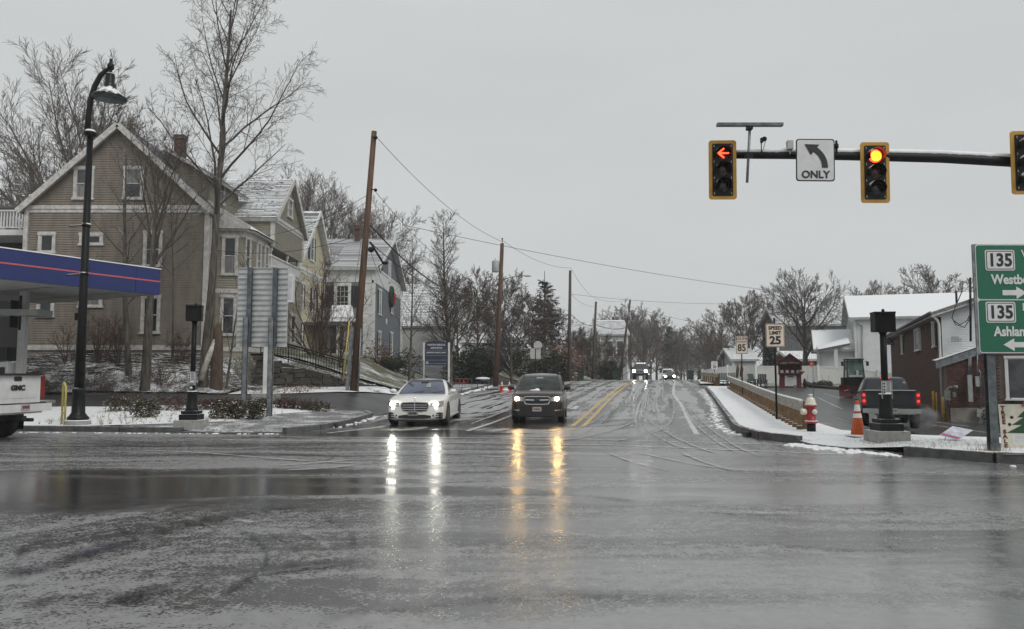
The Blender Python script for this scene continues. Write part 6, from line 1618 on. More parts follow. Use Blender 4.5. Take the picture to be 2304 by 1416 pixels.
def ped_signal(label, x, y, px_top_h, head_rz, plate_h, zbase):
    o = thing('pedestrian_signal', label, 'pedestrian signal', (x, y, zbase))
    m = MB(); m.box2((-.36, -.36, -.1), (.36, .36, .20)); m.build('concrete_base', 'concrete', o)
    m = MB(); m.box2((-.26, -.26, .20), (.26, .26, .36)); m.box2((-.22, -.22, .37), (.22, .22, .46)); m.lathe([(.20, .46), (.15, .56), (.14, .95), (.15, 1.0), (.13, 1.03)], (0, 0, 0), 14); m.build('base', 'black_snow', o)
    m = MB(); m.tube([(0, 0, 1.0), (0, 0, px_top_h - .3)], [.075, .068], 12); m.build('pole', 'black_plain', o)
    m = MB(); rot = Matrix.Rotation(head_rz, 3, 'Z'); m.box((0, -.02, px_top_h - .23), (.44, .26, .42), rot); hd = m.build('signal_head', 'black_plain', o)
    m = MB(); m.box((0, -.02, px_top_h - .005), (.46, .34, .035), rot); m.box((-.222, -.02, px_top_h - .22), (.02, .34, .42), rot); m.box((.222, -.02, px_top_h - .22), (.02, .34, .42), rot); m.build('visor', 'black_snow', hd)
    m = MB(); m.lathe([(.05, px_top_h - .5), (.09, px_top_h - .47), (.09, px_top_h - .44)], (0, 0, 0), 10); m.lathe([(.03, px_top_h), (.035, px_top_h + .06), (.01, px_top_h + .09)], (.02, 0, 0), 8); m.build('bracket', 'black_plain', o)
    info_plate(o, .24, .40, plate_h)
    m = MB(); m.lathe([(.04, -.03), (.045, 0), (.03, .02)], (0, -.10, plate_h - .27), 10, 'y'); m.build('push_button', 'aluminium', o)
    return o
y = 22.6; x = XY(434, y); zz = H(x, y) + .12; ped_signal('black pedestrian signal on a concrete footing in the planting bed', x, y, at(445, 689, y).z - zz, R(14), at(433, 852, y).z - zz, zz)
y = 17.6; x = XY(1990, y); zz = H(x, y) + WR; ped_signal('black pedestrian signal beside the orange cone in front of the dark pickup', x, y, at(1985, 704, y).z - zz, R(-8), at(1996, 877, y).z - zz, zz)

# back of the big guide sign
SYY = 26.6; A = at(533, 781, SYY); B = at(648, 604, SYY); cx = (A.x + B.x) / 2; gzz = H(cx, SYY) + .1
gs = thing('guide_sign', 'bare aluminium back of a tall road sign on two steel posts', 'road sign', (cx, SYY, gzz))
W = B.x - A.x; n = 15; ph = (B.z - A.z) / n
for k in range(n):
    z0 = A.z - gzz + k * ph; m = MB()
    m.box2((-W / 2, -.006, z0), (W / 2, .0, z0 + ph - .004)); m.box2((-W / 2, -.045, z0 + ph - .022), (W / 2, -.006, z0 + ph - .012)); m.box2((-W / 2, -.045, z0 + .004), (W / 2, -.006, z0 + .012)); m.box2((-W / 2, -.05, z0 + .004), (W / 2, -.045, z0 + .016))
    m.build('panel', 'aluminium', gs)
for px, pb in ((560, 1), (617, 0)):
    xx = XY(px, SYY) - cx
    m = MB(); m.box2((xx - .075, -.20, A.z - gzz - 0), (xx + .075, -.185, B.z - gzz)); m.box2((xx - .008, -.185, A.z - gzz), (xx + .008, -.07, B.z - gzz)); m.box2((xx - .075, -.07, A.z - gzz), (xx + .075, -.055, B.z - gzz)); m.build('post', 'galv_dark', gs)
    xl = xx - .07; zt = at(560, 716, SYY).z - gzz
    m = MB(); m.box2((xl - .09, -.26, -.2), (xl + .09, -.245, zt)); m.box2((xl - .09, -.26, -.2), (xl - .075, -.16, zt)); m.box2((xl + .075, -.26, -.2), (xl + .09, -.16, zt)); m.build('post_sleeve', 'galv', gs)
m = MB(); m.box2((-W / 2 - .02, -.02, A.z - gzz), (-W / 2 - .003, .01, B.z - gzz)); m.box2((W / 2 + .003, -.02, A.z - gzz), (W / 2 + .02, .01, B.z - gzz)); m.box2((-W / 2, -.05, B.z - gzz), (W / 2, .02, B.z - gzz + .02)); m.build('edge_strip', 'black_snow' if False else 'aluminium', gs)
# pylon sign standing behind it
y = 33.5; x = XY(600, y); zz = H(x, y); py_ = thing('pylon_sign', 'white pylon with a pale cabinet mostly hidden behind the aluminium sign back', 'sign', (x, y, zz))
m = MB(); m.box2((-.12, -.12, .1), (.12, .12, at(600, 640, y).z - zz)); m.build('post', 'white_trim', py_)
m = MB(); m.box2((-.5, -.4, -.3), (.5, .4, .28)); m.build('footing', 'concrete', py_)
m = MB(); q0, q1 = at(590, 681, y), at(662, 617, y); m.box2((q0.x - x, -.14, q0.z - zz), (q1.x - x, .14, q1.z - zz)); m.build('cabinet', 'sign_white', py_)
m = MB(); m.box2((q1.x - x - .34, -.15, q0.z - zz + .12), (q1.x - x - .06, -.14, q1.z - zz - .12)); m.build('cabinet_panel', 'aluminium', py_)
# yellow pipe guard
y = 23.3; p0, p1 = at(119, 905, y), at(136, 955, y); zz = H(p0.x, y) + .1; t_ = at(136, 862, y).z - zz
o = thing('pipe_guard', 'yellow bent pipe guard behind the white pickup', 'barrier', (p0.x, y, zz)); w_ = p1.x - p0.x + .12
m = MB(); m.tube([(0, .5, .0), (0, .5, t_ - .1), (.03, .46, t_), (w_ * .8, .03, t_), (w_, 0, t_ - .12), (w_, 0, -.1)], .032, 8); m.build('pipe', 'pipe_yellow', o); m = MB(); m.tube([(.0, .5, .38), (w_, 0, .36)], .028, 8); m.build('crossbar', 'pipe_yellow', o)

# filling station canopy
P1 = Vector((XY(353, 33), 33.0, 0)); dc = Vector((-.479, -.878, 0)); dn = Vector((-.878, .479, 0)); zt = at(353, 607, 33).z; zbm = at(353, 664, 33).z; L = 20.0; D = 8.5; gzz = H(P1.x, 33)
org = (P1.x, 33.0, gzz); cp = thing('station_canopy', 'blue filling station canopy with a thin red stripe in front of the tan house', 'canopy', org)
def CP(a, b_, z): return P1 + dc * a + dn * b_ + ZA * z
for a0, a1 in ((0, 1.15), (1.15, 7.6), (7.6, 14), (14, 20)):
    m = MB(); m.extrude([CP(a1 - .008, 0, zbm), CP(a0 + .008, 0, zbm), CP(a0 + .008, 0, zt), CP(a1 - .008, 0, zt)], -dn, .12); bw(m, 'fascia_panel', 'canopy_blue', cp, org)
m = MB(); zs = zbm + (zt - zbm) * .52; m.extrude([CP(L, -.012, zs - .03), CP(0, -.012, zs - .03), CP(0, -.012, zs + .03), CP(L, -.012, zs + .03)], -dn, .02); bw(m, 'red_stripe', 'canopy_red', cp, org)
m = MB(); m.extrude([CP(0, .13, zt - .1), CP(0, D, zt - .1), CP(L, D, zt - .1), CP(L, .13, zt - .1)], ZA, .1); m.extrude([CP(0, .12, zt - .1), CP(0, D, zt - .1), CP(0, D, zbm), CP(0, .12, zbm)], -dc, .1); bw(m, 'canopy_deck', 'canopy_blue', cp, org)
m = MB(); m.extrude([CP(.1, .13, zbm + .06), CP(.1, D, zbm + .06), CP(L, D, zbm + .06), CP(L, .13, zbm + .06)], ZA, .08); bw(m, 'soffit', 'soffit', cp, org)
m = MB(); m.extrude([CP(-.02, -.03, zt), CP(L, -.03, zt), CP(L, D, zt), CP(-.02, D, zt)], ZA, -.04); bw(m, 'snow_cap', 'snow', cp, org)
for a, b_ in ((6.2, 4.6), (14, 4.6)):
    q = CP(a, b_, 0); m = MB(); m.box2((q.x - .2, q.y - .2, H(q.x, q.y) - .2), (q.x + .2, q.y + .2, zbm + .05)); bw(m, 'column', 'sign_grey', cp, org)
for a in (1.5, 4.0, 8.0): m = MB(); m.extrude([CP(a, .6, zbm + .04), CP(a, D - .5, zbm + .04), CP(a + .12, D - .5, zbm + .04), CP(a + .12, .6, zbm + .04)], ZA, .06); bw(m, 'soffit_seam', 'galv', cp, org)
q = at(46, 840, 31.5); zq = H(q.x, 31.5); fp = thing('fuel_pump', 'grey fuel pump bay with a flat hood under the canopy', 'fuel pump', (q.x, 31.5, zq))
m = MB(); m.box2((-.12, -.12, 0), (.16, .12, 4.9)); m.build('column', 'sign_grey', fp)
m = MB(); m.box2((-1.8, -.5, at(50, 712, 31.5).z - zq), (.9, .5, at(50, 698, 31.5).z - zq)); m.build('hood', 'soffit', fp)
m = MB(); m.box2((-1.0, -.35, .2), (-.3, .35, 1.7)); m.build('pump_body', 'sign_white', fp); m = MB(); m.box2((-.95, -.37, 1.75), (-.35, .3, 2.3)); m.box2((-.9, -.4, .9), (-.4, -.36, 1.5)); m.build('pump_panel', 'trim_black', fp)
m = MB(); m.box2((-.35, -.3, 3.1), (-.30, .3, 4.2)); m.box2((-.1, -.14, 3.0), (0, -.12, 4.4)); m.build('sign_frame', 'black_plain', fp)
m = MB(); m.box2((-1.5, -.8, -.1), (1.0, .8, .16)); m.build('island', 'concrete', fp)

# plants in the bed
JG = 'low evergreen shrubs in the planting bed'
for i, (px, py, r, lb) in enumerate(((497, 948, .30, 'leftmost of the three low evergreen shrubs before the aluminium sign'), (536, 946, .29, 'middle low evergreen shrub before the aluminium sign'), (578, 940, .28, 'low evergreen shrub against the right post of the aluminium sign'), (330, 932, .42, 'low evergreen shrub right of the street lamp'))):
    y = 25.4 + .5 * (i == 3); x = XY(px, y); evergreen_shrub('juniper', lb, gz(x, y, .12), (r, r * .9, .34), 900, .06, 'leaf_juniper', 20 + i, JG, False)
RG = 'barberry hedge shrubs along the back of the bed'
rb = random.Random(3); marks = {}
BL = ['beside the street lamp', 'right of the street lamp', 'left of the pedestrian signal', 'at the foot of the pedestrian signal', 'just right of the pedestrian signal', 'left of the three evergreens', 'behind the three evergreens', 'at the left sign post', 'between the sign posts', 'at the right sign post', 'right of the sign posts', 'second from the right end of the hedge', 'at the right end of the hedge by the driveway']
for i, px in enumerate((262, 300, 352, 398, 450, 486, 522, 560, 596, 634, 664, 694, 722)):
    y = 27.6 + min(1.4, (px - 250) / 260); x = XY(px, y); big = px < 430; mt = 'leaf_red' if i in (3, 4, 5, 6, 9, 10) else 'leaf_juniper'
    o = evergreen_shrub('barberry', ('reddish barberry shrub ' if mt == 'leaf_red' else 'olive brown barberry shrub ') + BL[i], gz(x, y, .1), (.44, .36, .22 if not big else .33), 520, .05, mt, 40 + i, RG, False)
    t = thicket(300 + i, .5 if not big else .85, 5, .006, 34, .7); tm, cm = t.meshes(('stems', 'twigs'), ('bark_brown', 'bark_brown')); place('stems', tm, o); place('twigs', cm, o, kind='stuff')
m = MB(); rg = random.Random(8)
for i in range(260):
    px = rg.uniform(-14.5, -6.5); yy = rg.uniform(22.9, 27.5)
    if not inside([(-70, 24.2), (-13.3, 22.6), (-9.0, 24.8), (-8.0, 27.3), (-14, 29)], px, yy): continue
    c = Vector(gz(px, yy, .1))
    for k in range(5): d = Vector((rg.gauss(0, .06), rg.gauss(0, .06), rg.uniform(.06, .22))); w = Vector((.006, .004, 0)); m.add([c - w, c + w, c + d], [(0, 1, 2)])
m.build('dry_grass', 'dead_grass', kind='stuff')
# dead wood and brush on the bank below the tan house
m = MB()
for i in range(420):
    x = rg.uniform(-24, -12); y = rg.uniform(37.6, 39.9); c = Vector(gz(x, y, .08)); a = rg.gauss(0, .35); L_ = rg.uniform(.3, 1.6); d = Vector((math.cos(a), math.sin(a) * .5, rg.gauss(0, .12))) * L_ / 2
    m.tube([c - d, c + Vector((0, 0, rg.uniform(.0, .1))), c + d], [rg.uniform(.01, .035)] * 2 + [.008], 4)
m.build('brushwood', 'bark_twig', kind='stuff')
m = MB()
for i in range(1500):
    x = rg.uniform(-26, -9.5); y = rg.uniform(36.3, 40.3)
    leafy(m, gz(x, y, .04), (.12, .12, .05), 4, .05, rg, 1.0, 2)
m.build('fallen_leaves', 'leaf_rust', kind='stuff')
for i, (px, y, h, lb) in enumerate(((225, 38.9, 2.7, 'bare brush growing against the tan wall behind the street lamp'), (268, 38.6, 2.4, 'rust tinged bare bush under the gable windows'), (150, 38.7, 2.1, 'bare brush at the left corner of the tan house'), (405, 38.8, 1.8, 'bare brush below the meters of the tan house'), (365, 36.6, 1.3, 'small bare bush at the foot of the dark trunks'))):
    x = XY(px, y); t = thicket(340 + i, h, 9, .006, 25, .9); shrub_thing(t, 'brush', lb, gz(x, y), 'bark_brown', 'bare brush below the tan house')
y = 37.0; x = XY(487, y); st = thing('tree_stump', 'tall splintered brown stump in front of the bay window', 'stump', gz(x, y)); zt = at(487, 732, y).z - H(x, y)
m = MB(); m.lathe([(.36, -.2), (.30, .1), (.27, zt * .6), (.22, zt * .9), (.10, zt), (.02, zt + .12)], (0, 0, 0), 9); m.build('bole', 'stump', st); m = MB(); m.tube([(.12, -.05, zt * .75), (.16, -.03, zt + .35)], [.10, .02], 5); m.tube([(-.14, .0, zt * .7), (-.2, .0, zt + .05)], [.08, .02], 5); m.build('splinter', 'stump', st)
y = 36.6; a, b_ = at(452, 852, y), at(487, 762, 36.9); lg = thing('birch_log', 'pale snowy birch log leaning on the splintered stump', 'log', (a.x, a.y, a.z)); m = MB(); m.tube([(0, 0, -.1), tuple((b_ - a) * .5 + Vector((-.04, 0, 0))), tuple(b_ - a)], [.15, .14, .12], 9); m.build('log', 'birch', lg)
# stone retaining wall with steps and railing
wa_, wb_ = Vector((-13.4, 40.9)), Vector((-7.2, 42.6)); o = thing('stone_wall', 'dark fieldstone retaining wall sloping down to the driveway beneath the black railing', 'wall', (wa_.x, wa_.y, H(wa_.x, wa_.y - .5)))
org = o.location.copy(); u = Vector((*(wb_ - wa_), 0)); WL = u.length; u.normalize(); nv = Vector((u.y, -u.x, 0)); rg = random.Random(12)
def wall_top(s): return at(640, 800, 41).z + (at(868, 872, 42.6).z - at(640, 800, 41).z) * min(1, max(0, (s - .3) / (WL - .3)))
m = MB(); a3, b3 = Vector((*wa_, 0)), Vector((*wb_, 0)); m.extrude([a3 + nv * .0 + ZA * (H(*wa_) - 2), b3 + ZA * (H(*wb_) - 2), b3 + ZA * (wall_top(WL) - .05), a3 + ZA * (wall_top(0) - .05)], nv, .5); bw(m, 'core', 'fieldstone', o, org)
rot = Matrix((u, nv, ZA)).transposed(); s = 0.0; zrow = -1.2
while zrow < 3.2:
    s = rg.uniform(-.2, 0); hh = rg.uniform(.24, .36)
    while s < WL:
        w = rg.uniform(.35, .75); c = a3 + u * (s + w / 2); g0 = H(c.x, c.y - .3) - .15
        if g0 - .2 < zrow and zrow + hh < wall_top(s + w / 2) + .04:
            m = MB(); m.box((0, 0, 0), (w - .03, .26, hh - .03), rot); m.v = [tuple(Vector(v) + Vector((rg.gauss(0, .02), rg.gauss(0, .025), rg.gauss(0, .02)))) for v in m.v]
            m.v = [tuple(Vector(v) + c + nv * .06 + ZA * (zrow + hh / 2)) for v in m.v]; bw(m, 'stone', 'fieldstone', o, org)
        s += w
    zrow += hh
rl = thing('stair_railing', 'black iron stair railing running down the stone wall to the street', 'railing', tuple(a3 + ZA * wall_top(0))); org = rl.location.copy()
pp = lambda s, dz, off=.2: a3 + u * s + nv * off + ZA * (wall_top(s) + dz)
for nm, dz, r_ in (('handrail', .95, .042), ('top_rail', .82, .03), ('bottom_rail', .15, .03)):
    m = MB(); m.tube([pp(.2 + (WL - 1.6) * i / 8, dz) for i in range(9)], r_, 6); bw(m, nm, 'black_plain', rl, org)
nb = int((WL - 1.6) / .14)
for i in range(nb + 1):
    m = MB(); s = .2 + i * .14; m.tube([pp(s, .0 if i % 10 == 0 else .15), pp(s, .95 if i % 10 == 0 else .82)], .03 if i % 10 == 0 else .017, 5); bw(m, 'newel' if i % 10 == 0 else 'baluster', 'black_plain', rl, org)
# shrubs before the houses
y = 47.0; x = XY(712, y); t = thicket(401, 5.6, 13, .007, 26, 1.15); shrub_thing(t, 'tall_shrub', 'tall fine bare shrub hiding the porch of the yellow house', gz(x, y), 'bark_brown')
y = 45.0; x = XY(760, y); t = thicket(402, 3.0, 10, .007, 30, 1.1); shrub_thing(t, 'shrub', 'twiggy brown shrub above the iron railing', gz(x, y), 'bark_brown')
y = 55; x = XY(850, y); evergreen_shrub('rhododendron', 'rusty shrub with snow at the corner pilaster of the grey house', gz(x, y), (1.1, .8, 1.0), 700, .10, 'leaf_rust', 71)
y = 55; x = XY(880, y); o = thing('clipped_hedge', 'dark clipped hedge with snow on top before the grey house', 'hedge', gz(x, y)); m = MB(); leafy(m, (0, 0, .5), (.95, .6, .5), 1400, .07, rg); m.ball((0, 0, .5), (.85, .5, .46), 12, 8); m.build('foliage', 'leaf_dark', o)
y = 56; x = XY(915, y); evergreen_shrub('rhododendron', 'green leafy rhododendron at the right end of the grey house', gz(x, y), (1.2, .9, 1.15), 900, .10, 'leaf_dark', 72)
for i, (px, y, r, mt, lb) in enumerate(((1050, 66, (2.0, 1.6, 1.9), 'leaf_dark', 'big dark evergreen bush right of the pin oak'), (1090, 70, (1.6, 1.4, 1.4), 'leaf_dark', 'dark evergreen bush behind the snow topped bench'), (1180, 76, (2.6, 1.6, 1.7), 'leaf_dark', 'dark evergreen mass under the crabapple'), (1235, 78, (2.4, 1.6, 1.8), 'leaf_dark', 'dark evergreen mass behind the stop sign'), (1268, 80, (1.9, 1.5, 2.4), 'leaf_rust', 'rust coloured bush left of the middle utility pole'), (1372, 100, (1.4, 1.4, 1.5), 'leaf_dark', 'evergreen bush between the far poles'), (1325, 104, (2.2, 1.6, 1.6), 'bark_brown', 'brown bush behind the green bins'), (1130, 78, (2.4, 1.6, 1.8), 'leaf_dark', 'dark evergreen behind the nearer wooden pole'))):
    x = XY(px, y); evergreen_shrub('evergreen_bush', lb, gz(x, y, -.2), r, 2600, .17, mt, 80 + i, 'bushes along the left bank')

# dark blue professional sign
y = 52; c = at(982, 805, y); zz = H(c.x, y); o = thing('notice_sign', 'dark blue arched office sign with white lettering on white posts on the lawn', 'sign', (c.x, y, zz)); a, b_ = at(955, 822, y), at(1007, 775, y); w = b_.x - a.x; zl, zh = a.z - zz, b_.z - zz
m = MB(); m.extrude([(-w / 2, -.05, zl), (w / 2, -.05, zl), (w / 2, -.05, zh)] + [(w / 2 * math.cos(t), -.05, zh + .24 * math.sin(t)) for t in np.linspace(.2, 2.94, 9)] + [(-w / 2, -.05, zh)], (0, -1, 0), .08); bd = m.build('board', 'sign_navy', o)
for s in (-1, 1): m = MB(); m.box2((s * (w / 2 + .07) - .06, -.06, -.2), (s * (w / 2 + .07) + .06, .06, zh + .12)); m.build('post', 'white_trim', o)
hh = zh - zl
for k, (tx, sz, f) in enumerate((('POSITIVE MEDICAL', .155, .97), ('AESTHETICS', .155, .82), ('JENNIFER HURLEY, LMHC', .125, .60))): text(tx, sz, 'sign_white', bd, (0, -.055, zl + hh * f), sx=.92, bold=.004)
m = MB()
for f in (.72, .46, .24, .08): m.box((0, -.055, zl + hh * f), (w * .92, .006, .014))
m.box((-w * .4, -.055, zl + .16), (.16, .006, .16)); m.build('rule', 'sign_grey', bd)
y = 48.5; x = XY(952, y); o = thing('sign_stand', 'pair of thin metal stakes in front of the blue sign', 'stake', gz(x, y)); m = MB(); m.tube([(0, 0, -.1), (0, 0, 1.9)], .022, 6); m.tube([(.1, 0, -.1), (.1, 0, 1.9)], .022, 6); m.build('stakes', 'galv_dark', o)
y = 53; x = XY(1086, y); o = thing('lawn_bench', 'small lawn bench with a thick pad of snow behind the traffic cones', 'bench', gz(x, y)); m = MB(); m.box((0, 0, .62), (1.0, .45, .06), (0, .18, 0))
for sx_ in (-.35, .35): m.tube([(sx_, 0, -.1), (sx_, 0, .6)], .03, 6)
m.build('frame', 'galv_dark', o); m = MB(); m.ball((0, 0, .72), (.52, .26, .10), 12, 6); m.build('snow_pad', 'snow', o)
y = 54; x = XY(1030, y); o = thing('wire_ornament', 'small red wire rings standing on the lawn beside the pin oak', 'ornament', gz(x, y)); m = MB()
for k in range(3): m.tube([(.28 * k + .15 * math.cos(a), 0, .55 + .15 * math.sin(a)) for a in np.linspace(0, 6.284, 13)], .018, 5)
m.tube([(.1, 0, 0), (.1, 0, .5)], .015, 4); m.tube([(.5, 0, 0), (.5, 0, .5)], .015, 4); m.build('rings', 'paint_red', o)
y = 47; x = XY(1062, y); o = thing('pipe_handrail', 'low thin pipe handrail on the snowy bank left of the cones', 'railing', gz(x, y)); m = MB(); m.tube([(-1.9, 1.0, .75), (-1.9, 1.0, -.1)], .02, 5); m.tube([(-2.0, 1.2, .95), (.0, 0, .85), (0, 0, -.1)], .02, 5); m.tube([(-.5, 0, .8), (-.7, 0, -.1)], .02, 5); m.build('pipe', 'galv_dark', o)

# traffic cones on the left kerb
def cone(name, label, loc, h, group=None, mt='cone_orange', snow=False):
    o = thing(name, label, 'traffic cone', loc, 0.3, group); r = h * .19
    m = MB(); pts = rrect(h * .52, h * .52, h * .08); m.extrude([(a, b_, .035) for a, b_ in pts], ZA, .035); m.build('base', 'snow' if snow else mt, o)
    m = MB(); m.lathe([(r, .035), (r * .24, h * .94), (r * .24, h)], (0, 0, 0), 16); m.build('cone', mt, o)
    rr_ = lambda z: r + (r * .24 - r) * (z - .035) / (h * .94 - .035) + .004
    for z0, z1 in ((.50, .62), (.68, .86)): m = MB(); m.lathe([(rr_(h * z0), h * z0), (rr_(h * z1), h * z1)], (0, 0, 0), 16, cap=False); m.build('reflective_band', 'cone_band', o)
    if snow: m = MB(); m.ball((0, 0, h), (r * .3, r * .3, r * .18), 8, 5); m.build('tip', 'trim_black', o)
    return o
CGp = 'traffic cones by the left kerb'
y = 50.0
for px, lb in ((1129, 'bright orange cone at the foot of the wooden pole'), (1146, 'bright orange cone closest to the brown crossover')):
    x = XY(px, y); cone('traffic_cone', lb, gz(x, y, .01), .66, CGp, 'cone_bright')
x = XY(1138, y); o = thing('snow_sack', 'white snow covered sack lying between the two cones', 'sack', gz(x, y)); m = MB(); m.ball((0, 0, .06), (.28, .18, .10), 10, 6); m.build('sack', 'snow', o)
y = 18.6; x = XY(1926, y); cone('traffic_cone', 'tall dusty orange cone with two white bands and a snowy base beside the pedestrian signal', gz(x, y, WR), .86, None, 'cone_orange', True)

# stop sign seen from behind and its two boards
y = 66; x = XY(1205, y); zz = H(x, y); o = thing('stop_sign', 'back of a stop sign with two blank boards under it on the left bank', 'road sign', (x, y, zz)); m = MB(); m.tube([(0, 0, -.1), (0, 0, at(1205, 775, y).z - zz)], .04, 6); m.build('post', 'black_plain', o)
c = at(1209, 777, y).z - zz; m = MB(); m.extrude([(.2 + .38 * math.cos(R(22.5 + 45 * k)), -.05, c + .38 * math.sin(R(22.5 + 45 * k))) for k in range(8)], (0, -1, 0), .01); m.build('octagon_plate', 'sign_grey', o)
for s in (-1, 1): m = MB(); q = at(1205, 796, y).z - zz; m.box2((s * .24 - .2, -.05, q - .44), (s * .24 + .2, -.03, q + .44)); m.build('blank_board', 'sign_grey', o)
# wheeled bins
def bin_(label, x, y, rz=0):
    o = thing('wheeled_bin', label, 'bin', gz(x, y, .05), rz, 'wheeled bins put out at the kerb'); m = MB()
    m.add([(-.24, -.26, .06), (.24, -.26, .06), (.24, .24, .06), (-.24, .24, .06), (-.31, -.34, .98), (.31, -.34, .98), (.31, .34, .98), (-.31, .34, .98)], [(3, 2, 1, 0), (0, 1, 5, 4), (1, 2, 6, 5), (2, 3, 7, 6), (3, 0, 4, 7)]); m.build('body', 'bin_green', o)
    m = MB(); m.box((0, 0, 1.01), (.68, .76, .06)); m.box((0, .38, .98), (.5, .06, .06)); m.build('lid', 'bin_green', o)
    for s in (-1, 1): m = MB(); m.lathe([(.12, -.03), (.12, .03)], (s * .26, .24, .12), 10, 'x'); m.build('wheel', 'rubber', o)
    return o
for px, y, lb in ((1307, 80, 'green wheeled bin right of the middle utility pole'), (1383, 98, 'dark wheeled bin left of the leaning far pole'), (1553, 84, 'dark wheeled bin at the right kerb before the fence'), (1576, 88, 'wheeled bin half hidden behind the end of the wooden rail')): bin_(lb, XY(px, y), y)

# ------------------------------------------------------------------ poles and wires
def upole(label, pb, pt, Y, r0=.17, r1=.12, mt='pole_old', group='wooden utility poles along the left side of the road', Yt=None):
    b_ = at(pb[0], pb[1], Y); z0 = H(b_.x, Y); t = at(pt[0], pt[1], Yt or Y); o = thing('utility_pole', label, 'utility pole', (b_.x, Y, z0), 0, group)
    v = t - Vector((b_.x, Y, z0)); m = MB(); m.tube([v * -.03, v * .5, v], [r0, (r0 + r1) / 2, r1], 12); m.build('pole', mt, o)
    return o, v
p1, v1 = upole('nearest brown utility pole leaning over the railing, with a grey cable guard', (795, 893), (842, 296), 38.0, .19, .135, 'pole_wood')
def local(o, px, py, Y): return at(px, py, Y) - o.location
m = MB(); m.box2((-.36, -.18, 0), (-.20, -.04, at(795, 738, 38).z - p1.location.z)); m.v = [(x + z * v1.x / v1.z, y, z) for x, y, z in m.v]; m.build('cable_guard', 'galv', p1)
m = MB(); m.tube([local(p1, 805, 890, 37.85), local(p1, 812, 740, 37.85)], .04, 6); m.build('conduit', 'galv', p1)
m = MB(); q = local(p1, 835, 562, 37.7); m.ball(q, (.16, .16, .14), 10, 6); m.tube([local(p1, 833, 545, 37.8), local(p1, 846, 566, 37.7), local(p1, 862, 592, 37.7)], .05, 6); m.ball(local(p1, 866, 592, 37.6), (.17, .10, .09), 8, 5); m.tube([local(p1, 862, 592, 37.6), local(p1, 852, 600, 37.6), local(p1, 856, 614, 37.6), local(p1, 862, 604, 37.6)], .03, 5); m.build('cable_closure', 'black_plain', p1)
for px, py in ((846, 310), (845, 428)): m = MB(); m.ball(local(p1, px, py, 37.8), .09, 8, 5); m.tube([local(p1, px - 9, py - 2, 37.9), local(p1, px, py, 37.8)], .03, 5); m.build('insulator', 'black_plain', p1)
gq = at(772, 856, 37.5); go = thing('guy_wire', 'guy wire in a yellow guard tube beside the nearest utility pole', 'wire', (gq.x, gq.y, H(gq.x, gq.y)));
a = gq - go.location; b_ = at(786, 722, 37.7) - go.location; c = at(828, 440, 38) - go.location; m = MB(); m.tube([a, b_], .035, 6); m.build('guard_tube', 'wire_guard', go); m = MB(); m.tube([b_, c], .012, 4); m.build('strand', 'wire_thin', go)
p2, v2 = upole('reddish utility pole with a transformer can and a street light arm', (1115, 870), (1130, 548), 58.0, .20, .14, 'pole_wood')
m = MB(); q = local(p2, 1115, 600, 57.8); m.lathe([(.27, -.42), (.28, -.40), (.28, .36), (.24, .44), (.05, .46)], q, 14); m.lathe([(.04, .4), (.05, .55), (.02, .62)], q, 6); m.build('transformer', 'transformer', p2)
m = MB(); m.tube([local(p2, 1131, 630, 57.8), local(p2, 1150, 624, 57.6), local(p2, 1172, 620, 57.4), local(p2, 1182, 620, 57.3)], .028, 6); m.build('lamp_arm', 'galv', p2)
m = MB(); q = local(p2, 1187, 621, 57.3); m.ball(q, (.30, .16, .07), 10, 6); m.build('lamp_head', 'transformer', p2)
m = MB(); m.tube([v2, v2 + ZA * .35], .03, 5); m.ball(v2 + ZA * .35, .07, 8, 5); m.build('insulator', 'black_plain', p2)
p3, v3 = upole('middle utility pole right of the brown crossover', (1280, 859), (1283, 609), 77.0, .19, .13)
p4, v4 = upole('utility pole between the green bin and the leaning far pole', (1333, 856), (1341, 679), 96.0, .18, .13)
p5, v5 = upole('steeply leaning far utility pole with a transformer', (1394, 853), (1418, 675), 104.0, .19, .13)
m = MB(); q = local(p5, 1409, 706, 103.8); m.lathe([(.30, -.5), (.30, .45), (.1, .5)], q, 10); m.build('transformer', 'transformer', p5)
for pb, pt, Y, lb in (((1447, 840), (1449, 730), 150, 'thin far utility pole above the oncoming pickup'), ((1476, 845), (1478, 775), 165, 'far utility pole just left of the van'), ((1500, 846), (1501, 765), 172, 'far utility pole in front of the spruce'), ((1533, 846), (1534, 770), 185, 'far utility pole right of the spruce'), ((1546, 848), (1547, 774), 195, 'far utility pole where the road bends')): upole(lb, pb, pt, Y, .17, .12, 'pole_old', 'far utility poles')
def wire(label, a, b_, sag, r=.015, mt='wire', n=18, group='overhead wires'):
    o = thing('overhead_wire', label, 'wire', tuple(a), 0, group); d = b_ - a; m = MB()
    m.tube([d * (i / n) - ZA * (sag * 4 * (i / n) * (1 - i / n)) for i in range(n + 1)], r, 5); m.build('cable', mt, o); return o
def wp(px, py, Y): return at(px, py, Y)
wire('top wire from the nearest pole down to the transformer pole', wp(850, 312, 37.8), wp(1128, 543, 58), .65, .014)
wire('second thin wire between the nearest pole and the transformer pole', wp(845, 432, 37.8), wp(1126, 655, 58), 1.0, .014)
wire('thick black cable bundle sagging from the nearest pole to the transformer pole', wp(834, 508, 37.8), wp(1118, 667, 58), 1.35, .040)
wire('lower black cable from the closure on the nearest pole to the pin oak', wp(832, 545, 37.8), wp(1122, 690, 58), .95, .022)
wire('service wire from the nearest pole to the wing of the tan house', wp(838, 432, 37.9), at(560, 535, 45), .5, .012, 'wire')
wire('service wire from the nearest pole to the bay of the tan house', wp(836, 520, 37.9), at(470, 560, 41.5), .6, .012, 'wire')
wire('service drop from the nearest pole to the yellow house', wp(838, 445, 37.9), at(664, 520, 53), .4, .012, 'wire')
